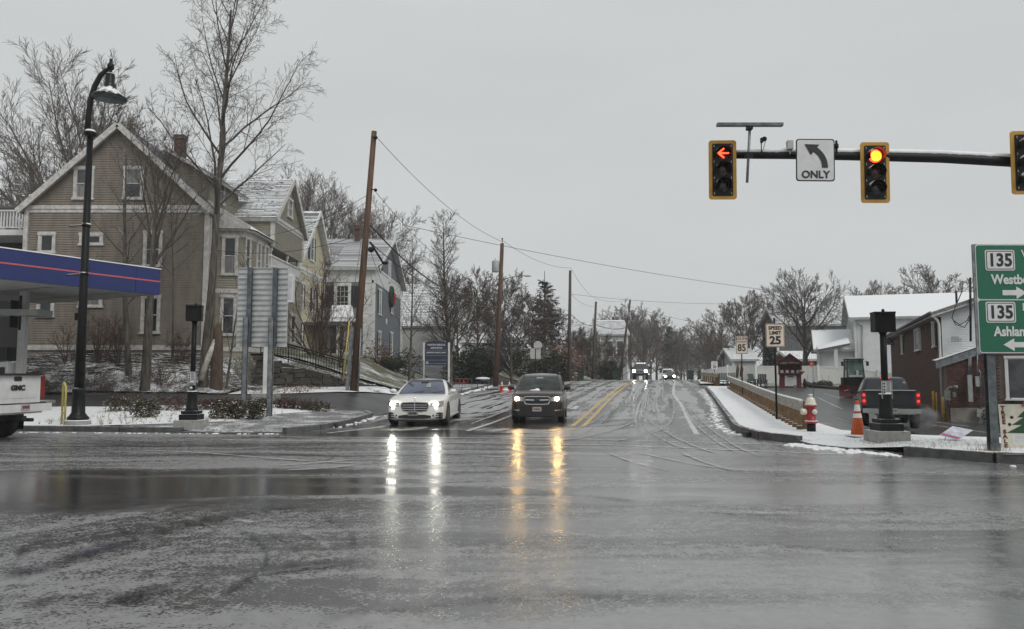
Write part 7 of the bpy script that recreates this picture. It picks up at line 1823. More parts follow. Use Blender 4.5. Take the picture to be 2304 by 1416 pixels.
wire('service drop from the nearest pole to the grey house eave', wp(832, 560, 37.9), at(890, 690, 70), .5, .012, 'wire')
wire('top wire from the transformer pole to the middle pole', wp(1130, 541, 58), wp(1284, 603, 77), .55, .014)
wire('thick cable from the transformer pole to the middle pole', wp(1128, 672, 58), wp(1281, 706, 77), .95, .034)
wire('thin wire from the transformer pole arm to the middle pole', wp(1132, 632, 58), wp(1281, 700, 77), .3, .014)
wire('top wire from the middle pole to the next pole', wp(1284, 603, 77), wp(1341, 672, 96), .5, .014)
wire('second wire from the middle pole to the next pole', wp(1284, 662, 77), wp(1341, 690, 96), .4, .014)
wire('thick cable from the middle pole to the next pole', wp(1283, 706, 77), wp(1340, 730, 96), .5, .034)
wire('top wire to the leaning far pole', wp(1341, 672, 96), wp(1420, 672, 104), .42, .014)
wire('thick cable to the leaning far pole', wp(1340, 730, 96), wp(1408, 738, 104), .35, .034)
wire('long thin wire crossing the sky high over the road to the right', wp(905, 506, 48), wp(1760, 657, 70), .35, .017, 'wire_thin', 30)
wire('high wire crossing the road from the middle pole towards the white house', wp(1284, 662, 77), wp(1900, 668, 90), .9, .016, 'wire_thin', 30)
for k, (pa, pb) in enumerate((((1418, 690), (1660, 735)), ((1500, 735), (1640, 748)), ((1500, 742), (1620, 765)), ((1478, 760), (1610, 772)))):
    wire(('upper', 'second', 'third', 'lowest')[k] + ' of the far wires crossing the road behind the route 85 sign', wp(*pa, 110 + 12 * k), wp(*pb, 112 + 12 * k), .5, .02, 'wire_thin')
# ------------------------------------------------------------------ right side: mast arm, signals, signs
MY = 16.55
ax = [at(px, py, Y) for px, py, Y in ((1640, 350, 16.95), (1780, 350, 16.8), (1950, 352, 16.5), (2120, 356, 16.2), (2270, 364, 15.95))]
e = ax[-1]; ax += [e + Vector((1.6, -.33, -.28)), e + Vector((3.6, -.75, -.95)), e + Vector((4.4, -.92, -1.5))]
pb = Vector((ax[-1].x, ax[-1].y, WR)); ma = thing('signal_mast', 'black mast arm with a line of snow on top carrying the traffic lights', 'signal mast', tuple(pb))
m = MB(); m.tube([p - pb for p in ax], [.075, .085, .10, .105, .11, .115, .12, .125], 12); m.build('arm', 'black_paint', ma)
m = MB(); m.tube([p - pb + ZA * (.072 + .03 * min(i, 1)) for i, p in enumerate(ax[:6])], [.05, .06, .068, .07, .07, .07], 8); m.v = [v for v in m.v]; m.build('snow_line', 'snow', ma)
m = MB(); m.tube([(0, 0, 0), (0, 0, ax[-1].z + .4)], [.19, .14], 14); m.lathe([(.34, 0), (.34, .3), (.22, .5)], (0, 0, 0), 14); m.build('pole', 'black_paint', ma)
def signal(label, px, py, Y, lit, tilt, w=.60, h=1.32):
    c = at(px, py, Y); o = thing('traffic_light', label, 'traffic light', tuple(c), 0, 'traffic lights on the mast arm', rot=(0, R(tilt), R(-4)))
    m = MB(); panel(m, 0, 0, w, h, -.10, .02, .06); m.build('backplate', 'plate_yellow', o)
    m = MB(); panel(m, 0, 0, w * .74, h * .885, -.112, .02, .03); m.box((0, .06, 0), (.34, .20, 1.08)); m.build('housing', 'black_plain', o)
    lenses = []
    for k, z in enumerate((.355, .0, -.355)):
        m = MB(); m.lathe([(.145, -.02), (.135, .0), (.05, .028), (.001, .03)][::-1], (0, -.125, z), 24, 'y', cap=False); m.v = [(x, -.25 - y, zz) for x, y, zz in m.v]
        on = k == 0 and lit == 'ball'
        ln = m.build('lens', 'lamp_red' if on else ('lens_amber_off' if k < 2 else 'lens_off'), o); lenses.append(ln)
        m = MB(); pts0 = []; rows = []
        for t in np.linspace(R(-28), R(208), 19):
            rows.append([Vector((.160 * math.cos(t), -.118, z + .160 * math.sin(t))), Vector((.158 * math.cos(t), -.30 + .06 * max(0, -math.sin(t)) , z + .158 * math.sin(t) - .01))])
        m.grid(rows); m.grid([[r[1] * 1.0 for r in rows], [Vector((r[1].x * 1.045, r[1].y, z + (r[1].z - z) * 1.045)) for r in rows]]); m.grid([[r[0] + Vector((r[0].x * .04, 0, (r[0].z - z) * .04)) for r in rows], [r[1] + Vector((r[1].x * .045, 0, (r[1].z - z) * .045)) for r in rows]])
        m.build('visor', 'black_snow', o)
    if lit == 'ball':
        m = MB(); m.lathe([(.001, .0), (.07, -.004), (.112, -.010)], (0, 0, 0), 20, 'y', cap=False); m.v = [(x, -.165 + y * 0, zz + .342) for x, y, zz in m.v]; m.build('overexposed_core', 'overexposed_core', lenses[0])
    if lit == 'arrow':
        m = MB(); z = .355
        for a, b_ in (((-.105, 0), (.125, 0)), ((-.105, 0), (.02, .105)), ((-.105, 0), (.02, -.105))):
            a = Vector((a[0], -.165, z + a[1])); b_ = Vector((b_[0], -.165, z + b_[1])); m.tube([a, b_], .017, 6)
        m.build('lit_arrow', 'lamp_red', lenses[0])
    m = MB(); m.box((0, .13, .36 - .2), (.10, .16, .5)); m.box((0, .18, .0), (.16, .10, .22)); m.build('bracket', 'black_plain', o)
    m = MB()
    for sx_ in (-.20, .20):
        for z in (.53, .18, -.18, -.53): m.box((sx_ * .93, -.116, z), (.018, .01, .05))
    m.build('louver_clip', 'galv', o)
    return o
signal('traffic light with a glowing red left arrow at the tip of the mast arm', 1624, 385, 16.9, 'arrow', .6)
signal('traffic light with a glowing round red lamp in the middle of the mast arm', 1965, 391, 16.45, 'ball', 1.0)
o = signal('traffic light cut by the edge of the photo above the green sign, its lamps dark', 2304, 369, 15.75, None, .8, w=.62)
m = MB()
for zz in (.47, .37):
    for k in range(14): m.box((-.15 + k * .022, -.175, zz), (.006, .01, .05))
m.build('louver', 'text_maroon', o)
# ONLY sign
Y = 16.6; c = at(1829, 365, Y); w, h = .82, .93
o = thing('lane_sign', 'white sign with black curved left arrow and the word ONLY on the mast arm', 'road sign', tuple(c), 0, None, rot=(0, R(1.3), R(-3)))
m = MB(); panel(m, 0, 0, w, h, -.16, .012, .06); pl = m.build('panel', 'ink', o); m = MB(); panel(m, 0, 0, w - .05, h - .05, -.166, .01, .05); m.build('face', 'sign_white', pl)
yq = -.175; m = MB()
arc = []; 
for t in np.linspace(0, 1, 13):
    p0, p1_, p2_ = Vector((.20, 0, -.17)), Vector((.20, 0, .09)), Vector((-.03, 0, .245)); q = p0 * (1 - t) ** 2 + p1_ * 2 * t * (1 - t) + p2_ * t * t; d = ((p1_ - p0) * 2 * (1 - t) + (p2_ - p1_) * 2 * t).normalized(); n_ = Vector((-d.z, 0, d.x)); arc.append((q + n_ * .062 + YA * yq, q - n_ * .062 + YA * yq))
m.grid([[a for a, _ in arc], [b_ for _, b_ in arc]]); m.add([Vector((-.23, yq - .002, .345)), Vector((.08, yq - .002, .335)), Vector((-.10, yq - .002, .105))], [(0, 2, 1)])
m.build('arrow', 'ink', pl); text('ONLY', .225, 'ink', pl, (0, yq, -.325), sx=.98, bold=.006)
m = MB(); m.box((0, -.085, .0), (.12, .12, .3)); m.build('bracket', 'black_plain', o)
# devices on top of the arm
Y = 16.7; c = at(1684, 350, Y); o = thing('antenna_mast', 'grey pipe topped by a long flat bar, clamped to the mast arm', 'detector', tuple(c)); L = lambda px, py, dy=0: at(px, py, Y + dy) - c
m = MB(); m.tube([L(1681, 411, -.14), L(1687, 290, -.14)], .030, 8); m.build('pipe', 'galv', o); m = MB(); p, q = L(1613, 282, -.14), L(1761, 280, -.14); m.box((p + q) / 2, ((q - p).length, .12, .065)); m.build('bar', 'galv_dark', o); m = MB(); m.box(L(1686, 289, -.14), (.12, .14, .07)); m.box(L(1684, 350, -.13), (.16, .12, .12)); m.build('clamp', 'black_plain', o)
c = at(1718, 335, Y); o = thing('traffic_camera', 'small dark camera on a thin stalk between the radar bar and the turn sign', 'camera', tuple(c)); m = MB(); m.ball(L(1720, 313), .055, 10, 7); m.box(L(1714, 316), (.05, .08, .10)); m.build('camera_body', 'black_plain', o); m = MB(); m.tube([L(1713, 348), L(1713, 318)], .012, 5); m.tube([L(1722, 318), L(1718, 335), L(1712, 346)], .007, 4); m.build('stalk', 'black_plain', o)
c = at(1777, 327, Y); o = thing('sensor_box', 'pale grey sensor box on the arm left of the turn sign', 'sensor', tuple(c)); m = MB(); m.box((0, 0, 0), (.12, .12, .19)); m.box((0, 0, .06), (.125, .125, .04)); m.tube([(0, 0, -.09), (0, 0, -.2)], .02, 6); m.build('sensor_body', 'sign_grey', o)
c = at(1882, 327, Y - .15); o = thing('strobe_detector', 'small black detector on the arm right of the turn sign', 'sensor', tuple(c)); m = MB(); m.lathe([(.02, -.2), (.02, -.08), (.045, -.06), (.045, .02), (.025, .04), (.025, .10), (.0, .11)], (0, 0, 0), 10); m.build('detector_body', 'black_plain', o)

# green guide sign
Y = 15.0; a, b_ = at(2190, 796, Y), at(2190, 552, Y); wd = 2.7; x0 = a.x; zz = H(9.3, Y) + .14
o = thing('guide_sign', 'green guide sign with route 135 shields, white arrows and town names on a galvanised post', 'road sign', (at(2235, 1015, Y).x, Y, zz)); ox = o.location.x
zb_, zt = a.z - zz, b_.z - zz; cx = x0 + wd / 2 - ox; cz_ = (zb_ + zt) / 2; h = zt - zb_
m = MB(); panel(m, cx, cz_, wd, h, -.12, .03, .02); bd = m.build('panel', 'galv', o)
m = MB(); panel(m, cx + .02, cz_, wd - .06, h - .01, -.128, .008, .06); m.build('border', 'sign_white', bd)
zm = at(2190, 676, Y).z - zz
for z0, z1 in ((zb_ + .025, zm - .012), (zm + .012, zt - .025)): m = MB(); panel(m, cx + .02, (z0 + z1) / 2, wd - .09, z1 - z0, -.133, .006, .05); m.build('face', 'sign_green', bd)
def gl(px, py): q = at(px, py, Y - .13); return q.x - ox, q.z - zz
for px, py, dirw, dpx in ((2249, 586, 'WEST', 2297), (2251, 703, 'EAST', 2299)):
    X_, Z_ = gl(px, py); m = MB(); panel(m, X_, Z_, .57, .40, -.142, .008, .04); sh = m.build('route_shield', 'sign_white', bd); m = MB(); panel(m, X_, Z_, .53, .36, -.144, .002, .035); m.build('shield_line', 'ink', sh); m = MB(); panel(m, X_, Z_, .50, .33, -.146, .002, .03); m.build('shield_face', 'sign_white', sh)
    text('135', .345, 'ink', sh, (X_, -.149, Z_ - .008), sx=.92, bold=.010)
    X2, Z2 = gl(dpx, py - 14 if py < 600 else py - 11); text(dirw, .20, 'sign_white', bd, (X2, -.140, Z2), align='LEFT', bold=.004)
X_, Z_ = gl(2230, 630); text('Westborough', .255, 'sign_white', bd, (X_, -.14, Z_), align='LEFT', sx=.86, bold=.008)
X_, Z_ = gl(2236, 747); text('Ashland', .255, 'sign_white', bd, (X_, -.14, Z_), align='LEFT', sx=.86, bold=.008)
def arrow(x, z, sgn, L_):
    m = MB(); y = -.141; v = [(0, .05), (L_ * .58, .05), (L_ * .58, .12), (L_, 0), (L_ * .58, -.12), (L_ * .58, -.05), (0, -.05)]
    v = [(x + a * sgn, y, z + b_) for a, b_ in v]; m.extrude(v if sgn < 0 else v[::-1], (0, -1, 0), .004); m.build('arrow', 'sign_white', bd)
X_, Z_ = gl(2255, 659); arrow(X_, Z_, 1, .46); X_, Z_ = gl(2257, 776); arrow(X_ + .50, Z_, -1, .50)
for dx_ in (0, 1.75):
    m = MB(); m.box2((dx_ - .078, -.07, -.2), (dx_ + .078, -.055, zt - .05)); m.box2((dx_ - .01, -.055, -.2), (dx_ + .01, .05, zt - .05)); m.box2((dx_ - .078, .05, -.2), (dx_ + .078, .065, zt - .05)); m.box((dx_, -.08, .03), (.17, .04, .3)); m.build('post', 'galv_dark', o)
rg = random.Random(31); m = MB(); c0 = Vector((ox, Y - .05, zz))
for i in range(130):
    c = c0 + Vector((rg.gauss(-.05, .20), rg.gauss(0, .14), -.02)); d = Vector((rg.gauss(0, .07), rg.gauss(0, .07), rg.uniform(.05, .22))); w_ = Vector((.008, .004, 0)); m.add([c - w_, c + w_, c + d], [(0, 1, 2)])
for i in range(420):
    px = rg.uniform(7.2, 13); py = rg.uniform(15.2, 17.2)
    c = Vector(gz(px, py, WR)); d = Vector((rg.gauss(0, .05), rg.gauss(0, .05), rg.uniform(.03, .13))); w_ = Vector((.006, .004, 0)); m.add([c - w_, c + w_, c + d], [(0, 1, 2)])
m.build('dry_grass', 'dead_grass', kind='stuff')

# speed limit and route signs
def post_sign(name, label, px, pb_, pt, Y, mt='black_plain', r=.03, dz=WR):
    b_ = at(px, pb_, Y); x = b_.x; z = H(x, Y) + dz; o = thing(name, label, 'road sign', (x, Y, z)); t = at(px, pt, Y).z - z; m = MB(); m.tube([(0, 0, -.1), (0, 0, t)], r, 8); m.build('post', mt, o); return o, z
Y = 25.4; o, z = post_sign('speed_limit_sign', 'SPEED LIMIT 25 sign on a black post rising from the snowy sidewalk', 1748, 947, 716, Y, r=.034)
c = at(1749, 755, Y).z - z; m = MB(); panel(m, 0, c, .63, .78, -.045, .01, .05); f = m.build('panel', 'ink', o); m = MB(); panel(m, 0, c, .61, .76, -.049, .006, .045); q = m.build('rim', 'sign_cream', f); m = MB(); panel(m, 0, c, .585, .735, -.052, .004, .04); q2 = m.build('border', 'ink', f); m = MB(); panel(m, 0, c, .555, .705, -.055, .004, .035); m.build('face', 'sign_cream', f)
text('SPEED', .155, 'ink', f, (0, -.059, c + .235), sx=1.05, bold=.006); text('LIMIT', .155, 'ink', f, (0, -.059, c + .075), sx=1.05, bold=.006); text('25', .36, 'ink', f, (0, -.059, c - .175), sx=1.05, bold=.014)
Y = 40.0; o, z = post_sign('route_sign', 'SOUTH 85 route marker on a thin black post beside the wooden rail', 1671, 893, 757, Y, r=.03)
c = at(1671, 783, Y).z - z; m = MB(); panel(m, 0, c, .62, .62, -.045, .01, .04); f = m.build('panel', 'sign_cream', o); text('85', .50, 'ink', f, (0, -.05, c - .01), sx=.88, bold=.012)
c2 = at(1671, 763, Y).z - z; m = MB(); panel(m, 0, c2 + .0, .62, .30, -.045, .01, .04); f = m.build('panel', 'sign_cream', o); text('SOUTH', .20, 'ink', f, (0, -.05, c2), sx=.85, bold=.004)
m = MB()
for cc, hh_ in ((c, .58), (c2, .26)):
    for s in (-1, 1): m.box((s * .285, -.05, cc), (.014, .006, hh_)); m.box((0, -.05, cc + s * hh_ / 2), (.58, .006, .014))
m.build('border', 'ink', f)
Y = 70.0; o, z = post_sign('speed_limit_sign', 'small far SPEED LIMIT 30 sign above the end of the white fence', 1608, 866, 813, Y, r=.03); c = at(1608, 822, Y).z - z; m = MB(); panel(m, 0, c, .56, .70, -.045, .01, .04); f = m.build('panel', 'sign_white', o); text('SPEED', .12, 'ink', f, (0, -.05, c + .22)); text('LIMIT', .12, 'ink', f, (0, -.05, c + .08)); text('30', .34, 'ink', f, (0, -.05, c - .16), bold=.01)

# hydrant with its flag
Y = 20.1; x = XY(1822, Y); z = H(x, Y) + WR; o = thing('fire_hydrant', 'red fire hydrant with white cap and nozzles at the near end of the rail', 'fire hydrant', (x, Y, z))
m = MB(); m.lathe([(.11, -.05), (.11, .22)], (0, 0, 0), 14); m.build('standpipe', 'black_plain', o)
m = MB(); m.lathe([(.11, .20), (.155, .21), (.155, .26), (.12, .27), (.115, .62), (.15, .63), (.15, .67), (.12, .68)], (0, 0, 0), 16); m.build('barrel', 'hydrant_red', o)
m = MB(); m.lathe([(.15, .67), (.15, .70), (.125, .72), (.12, .78), (.09, .85), (.045, .87), (.045, .91), (.0, .92)], (0, 0, 0), 16); m.build('bonnet', 'hydrant_white', o)
m = MB(); m.lathe([(.07, -.13), (.08, -.10), (.075, .0)], (-.12, 0, .50), 12, 'x'); m.build('side_nozzle', 'hydrant_white', o); m = MB(); m.lathe([(.05, 0), (.065, .03), (.075, .10)], (.05, -.17, .50), 12, 'y'); m.build('front_nozzle', 'hydrant_white', o)
m = MB(); m.lathe([(.155, .255), (.157, .275)], (0, 0, 0), 14); m.lathe([(.07, .92), (.05, .94), (.0, .95)], (0, 0, 0), 10); m.build('snow_cap', 'snow', o)
m = MB(); b_ = at(1830, 900, Y) - o.location; t = at(1829, 815, Y + .2) - o.location; m.tube([b_, t], .008, 5); m.build('flag_rod', 'galv_dark', o); m = MB(); m.box(t + Vector((-.03, 0, -.06)), (.09, .01, .11)); m.build('flag', 'flag_pink', o)

# wooden rail with posts
def rail(label, P, n_post, seg):
    o = thing('guard_rail', label, 'guard rail', (P[0][0], P[0][1], H(*P[0]))); org = o.location.copy(); A, B = Vector(P[0]), Vector(P[-1]); rg = random.Random(3)
    def pt(t): return A.lerp(B, t) + Vector((.10 * math.sin(t * 5), 0))
    for i in range(seg):
        a, b_ = pt(i / seg), pt((i + 1) / seg); a3, b3 = Vector((*a, H(*a) + .80 + .0)), Vector((*b_, H(*b_) + .80)); d = b3 - a3; L = d.length; u = d.normalized(); n_ = Vector((-u.y, u.x, 0)).normalized(); up = n_.cross(u); up = -up if up.z < 0 else up
        rot = Matrix((u, n_, up)).transposed(); m = MB(); m.box((a3 + b3) / 2 + n_ * .13, (L - .012, .09, .27), rot); bw(m, 'plank', 'rail_wood', o, org)
        m = MB(); m.box((a3 + b3) / 2 + n_ * .13 + up * .15, (L - .02, .085, .03), rot); bw(m, 'snow_line', 'snow', o, org)
    for k in range(n_post):
        q = pt((k + .3) / n_post); u = (B - A).normalized(); z0 = H(*q); m = MB(); tl = rg.gauss(0, .02)
        m.box((q.x, q.y, z0 + .38 + .08), (.13, .13, .92 + rg.uniform(-.03, .03)), (tl, rg.gauss(0, .02), -math.atan2(u.x, u.y))); bw(m, 'post', 'post_wood', o, org)
        m = MB(); m.box((q.x - .20, q.y - .10, z0 + .02 + .12), (.14, .14, .28), (0, 0, -math.atan2(u.x, u.y))); bw(m, 'stub_post', 'post_wood', o, org)
    return o
rail('long wooden guard rail with close set posts from the hydrant up along the sidewalk', [(7.75, 20.6), (14.35, 51.0)], 34, 11)
rail('short far section of wooden guard rail past the driveway gap', [(15.9, 60.0), (17.4, 71)], 10, 4)

# white vinyl fence
FP = [(1580, 834, 76.0), (1637, 824, 72), (1700, 824, 69), (1770, 824, 67.5), (1840, 824, 66), (1905, 828, 65), (1975, 836, 64), (2040, 846, 63)]
o = thing('vinyl_fence', 'white vinyl privacy fence running behind the red food cart and tractor', 'fence', (XY(1640, 72), 72, H(XY(1640, 72), 72))); org = o.location.copy()
tops = [at(*p) for p in FP]
for i, (a, b_) in enumerate(zip(tops[:-1], tops[1:])):
    d = Vector((b_.x - a.x, b_.y - a.y, 0)); L = d.length; u = d.normalized(); n_ = Vector((u.y, -u.x, 0)); k = max(1, round(L / .9))
    for j in range(k):
        p = a.lerp(b_, j / k); q = a.lerp(b_, (j + 1) / k); g0 = min(H(p.x, p.y), H(q.x, q.y)) - .1; e = u * .008
        m = MB(); m.extrude([Vector((p.x, p.y, g0)) + e, Vector((q.x, q.y, g0)) - e, q - e, p + e], n_, .04); bw(m, 'panel', 'vinyl', o, org)
    m = MB(); m.extrude([a + n_ * .02 - ZA * .1, b_ + n_ * .02 - ZA * .1, b_ + n_ * .02 + ZA * .02, a + n_ * .02 + ZA * .02], n_, .08); bw(m, 'rail', 'vinyl', o, org)
    m = MB(); g0 = H(a.x, a.y) - .1; m.box2((a.x - .07, a.y - .09, g0), (a.x + .07, a.y + .07, a.z + .06)); m.box2((a.x - .09, a.y - .11, a.z + .06), (a.x + .09, a.y + .09, a.z + .11)); bw(m, 'post', 'vinyl', o, org)

# red food cart
Y = 55.5; x = XY(1778, Y); z = H(x, Y); cart = thing('food_cart', 'dark red gabled food cart with a white menu board before the vinyl fence', 'food cart', (x, Y, z), R(-19)); q = lambda px, py: (XY(px, Y) - x, at(px, py, Y).z - z)
w = .74; zt = q(0, 817)[1]; zf = q(0, 872)[1]
m = MB(); m.box2((-w, 0, zf), (w, 2.0, zf + .95)); m.build('body', 'cart_red', cart)
for s in (-1, 1):
    for yy in (.06, 1.9): m = MB(); m.box2((s * w - .06, yy - .06, zf + .9), (s * w + .06, yy + .06, zt)); m.build('post', 'cart_red', cart)
m = MB(); m.box2((-w, .7, zf + .9), (w, 1.9, zt)); m.build('inner_wall', 'text_maroon', cart)
m = MB(); m.box2((-w - .1, -.28, zf + .95), (w + .1, .12, zf + 1.02)); m.build('counter', 'cart_red', cart)
za = q(0, 795)[1]; m = MB(); m.extrude([(-w - .05, -.02, zt - .02), (w + .05, -.02, zt - .02), (0, -.02, za - .1)], (0, -1, 0), .08); m.build('gable', 'cart_red', cart)
for s in (-1, 1): m = MB(); pts = [(s * (w + .3), -.3, zt - .12), (0, -.3, za), (0, 2.2, za), (s * (w + .3), 2.2, zt - .12)]; m.extrude(pts if s < 0 else pts[::-1], ZA, .06); m.build('roof', 'text_maroon', cart)
m = MB(); m.box((0, -.04, zt + .02), (1.46, .05, .26)); sb = m.build('sign_board', 'shutter_dark', cart); m = MB(); m.box((.26, -.07, zt + .02), (.80, .02, .20)); m.build('name_plate', 'cart_red', sb); m = MB()
for k in range(14): m.box((-.06 + k * .052, -.082, zt + .02 + .02 * math.sin(k * .4)), (.026, .006, .05))
for k in range(5): m.box((-.62 + k * .09, -.068, zt + .05), (.05, .006, .04)); m.box((-.62 + k * .09, -.068, zt - .04), (.05, .006, .04))
m.build('faded_print', 'sign_grey', sb)
m = MB(); m.box((.02, -.02, zf + .46), (.78, .05, .74)); mb_ = m.build('menu_board', 'sign_white', cart); m = MB(); panel(m, .02, zf + .77, .40, .08, -.055, .01, .03); m.build('menu_title', 'cart_red', mb_); m = MB()
for k in range(9): m.box((.02 - .06 * (k % 3), -.048, zf + .66 - k * .055), (.5 - .1 * (k % 2), .006, .014))
m.build('menu_line', 'sign_grey', mb_)
m = MB()
for k in range(4): m.box((-.55 + k * .36, .2, zf + 1.13), (.2, .15, .2))
m.build('goods', 'sign_grey', cart)
m = MB(); m.ball((w + .02, -.12, zf + 1.12), (.22, .16, .13), 8, 6); m.build('planter', 'dead_grass', cart)
m = MB(); m.box2((-w - .15, -.1, zf - .18), (w + .15, 2.1, zf)); m.build('chassis', 'cart_red', cart)
for s in (-1, 1): wheel(cart, s * (w + .02), 1.6, .34, .2); m = MB(); m.tube([(s * .5, .2, zf - .1), (s * .5, .2, 0)], .05, 6); m.build('jack', 'trim_black', cart)
m = MB(); m.tube([(.3, .1, zf - .1), (.3, -.4, .1)], .05, 6); m.box((.3, -.4, .1), (.2, .2, .2)); m.build('hitch', 'galv', cart)
m = MB(); m.ball((w + .22, .3, zf + .3), (.12, .1, .35), 8, 6); m.build('tank', 'trim_black', cart)

# tractor with plow
Y = 47.0; x = XY(1933, Y); z = H(x, Y); tr = thing('tractor', 'small tractor with glazed cab and dark red snow plow behind the grey pickup', 'tractor', (x, Y, z), R(-14))
m = MB(); m.box2((-1.05, .0, .62), (.80, 1.25, 1.42)); m.box2((-.98, -.06, .70), (.70, .0, 1.30)); m.build('hood', 'black_plain', tr)
for sx_ in (-.60, .60):
    m = MB(); m.tube([(sx_, 1.3, 1.35), (sx_ * .86, 1.45, 2.75)], .035, 6); m.build('front_pillar', 'trim_black', tr)
    m = MB(); m.tube([(sx_, 2.6, 1.35), (sx_ * .86, 2.6, 2.75)], .05, 6); m.build('rear_pillar', 'trim_black', tr)
m = MB(); m.box((0, 2.0, 2.80), (1.2, 1.5, .10)); m.build('cab_roof', 'trim_black', tr)
m = MB(); m.extrude([(-.56, 1.36, 1.42), (.56, 1.36, 1.42), (.48, 1.47, 2.72), (-.48, 1.47, 2.72)], (0, -1, 0), .02); m.build('windshield', 'glass_teal', tr)
for s in (-1, 1): m = MB(); pts = [(s * .60, 1.4, 1.4), (s * .60, 2.6, 1.4), (s * .52, 2.6, 2.7), (s * .52, 1.5, 2.7)]; m.extrude(pts if s > 0 else pts[::-1], (s, 0, 0), .02); m.build('side_glass', 'glass_teal', tr)
m = MB(); m.box2((-.45, 1.30, 1.46), (.45, 1.34, 1.60)); m.box2((.04, 1.28, 1.55), (.2, 1.33, 1.95)); m.build('dash_clutter', 'sign_white', tr)
m = MB(); m.box((0, 2.0, 2.87), (1.15, 1.4, .05)); m.build('roof_snow', 'snow', tr)
for s in (-1, 1): m = MB(); m.box((s * .86, 1.5, 2.45), (.18, .06, .32)); m.tube([(s * .5, 1.5, 2.65), (s * .86, 1.5, 2.62)], .02, 5); m.build('mirror', 'trim_black', tr)
for sx_ in (-.68, .68): wheel(tr, sx_ * .95, .7, .42, .3, 'plow_red'); wheel(tr, sx_ * .95, 2.2, .62, .4, 'plow_red')
m = MB(); pts = [(-1.5, -1.0, .05), (-1.5, -.92, .3), (-1.5, -.86, .58), (-1.5, -.96, .86)]; m.grid([[Vector(p) for p in pts], [Vector(p) + Vector((2.6, .35, 0)) for p in pts]]); m.grid([[Vector(p) + Vector((0, .07, 0)) for p in pts], [Vector(p) + Vector((2.6, .42, 0)) for p in pts]])
m.extrude([Vector(pts[3]), Vector(pts[3]) + Vector((2.6, .35, 0)), Vector(pts[3]) + Vector((2.6, .42, 0)), Vector(pts[3]) + Vector((0, .07, 0))], ZA, .03); m.build('plow_blade', 'plow_red', tr)
m = MB(); m.box((-.2, -.86, .52), (.5, .03, .26), (0, 0, .13)); m.build('plow_label', 'trim_black', tr); m = MB(); m.box((-1.05, -.99, .50), (.32, .02, .05), (0, -.3, .13)); m.build('scuff', 'sign_grey', tr); m = MB(); m.box((0, -.3, .4), (.7, 1.1, .16)); m.build('push_arm', 'trim_black', tr); tr.scale = (.84, .84, .82)

# lawn chairs, flags, boulders, low log edge
def chair(label, px, py, Y, mt, rz):
    b_ = at(px, py, Y); o = thing('garden_chair', label, 'chair', gz(b_.x, Y), rz, 'garden chairs beside the white fence'); m = MB()
    for k in range(5): m.box((-.24 + k * .12, .25, .62), (.10, .03, .75), (-.35, 0, 0))
    m.build('backrest', mt, o); m = MB(); m.box((0, -.05, .36), (.62, .6, .04), (.12, 0, 0)); m.build('seat', mt, o)
    for s in (-1, 1):
        m = MB(); m.box((s * .36, 0, .56), (.12, .7, .03)); m.build('arm', mt, o)
        for yy in (-.3, .28): m = MB(); m.box((s * .33, yy, .27), (.06, .07, .55)); m.build('leg', mt, o)
    return o
chair('tan garden chair at the far end by the short rail', 1615, 862, 63, 'chair_tan', R(20)); chair('dark green garden chair in the gap of the rail', 1628, 868, 61, 'chair_green', R(-10)); chair('tan garden chair left of the flags', 1645, 864, 62, 'chair_tan', R(-25)); chair('green round backed chair behind the long rail', 1697, 866, 57, 'chair_green', R(30)); chair('small dark chair next to the cart', 1713, 868, 56, 'shutter_dark', R(-30))
for px, py0, py1, mt, lb in ((1658, 850, 816, 'flag_olive', 'furled olive garden flag on a pole before the white fence'), (1667, 848, 818, 'flag_red', 'furled red and white flag on a pole beside the route 85 sign')):
    Y = 60; a, b_ = at(px, py0, Y), at(px + 1, py1, Y); o = thing('flag', lb, 'flag', gz(a.x, Y)); org = o.location.copy(); m = MB(); m.tube([Vector(gz(a.x, Y, -.1)), b_ + ZA * .1], .02, 6); bw(m, 'pole', 'galv_dark', o, org); m = MB(); m.tube([b_, b_ * .6 + a * .4 + Vector((.06, 0, 0)), a], [.04, .13, .10], 7); bw(m, 'cloth', mt, o, org)
for i, (px, py, r_, lb) in enumerate(((1851, 867, .36, 'snowy boulder with a stick right of the cart'), (1864, 869, .32, 'rounded boulder beside the plow'), (1832, 866, .22, 'small rock near the cart wheel'), (1815, 872, .26, 'flat rock next to the cart'))):
    Y = 57.5; x = XY(px, Y); o = thing('boulder', lb, 'boulder', gz(x, Y, .05), i, 'boulders along the white fence'); m = MB(); m.ball((0, 0, .15), (r_ * 1.2, r_, r_ * .8), 9, 6); rr = random.Random(i); m.v = [tuple(Vector(v) * rr.uniform(.92, 1.06)) for v in m.v]; m.build('stone', 'fieldstone', o); m = MB(); m.tube([(.05, 0, .2), (-.08, 0, .85)], .012, 4); m.build('stalk', 'dead_grass', o)
a, b_ = G(1822, 872), G(1900, 878); o = thing('timber_edge', 'low snowy timber edging between the lot and the boulders', 'edging', (a.x, a.y, a.z)); m = MB(); m.tube([(0, 0, .1), (b_.x - a.x, b_.y - a.y, b_.z - a.z + .1)], .12, 6); m.build('timber', 'pole_old', o)

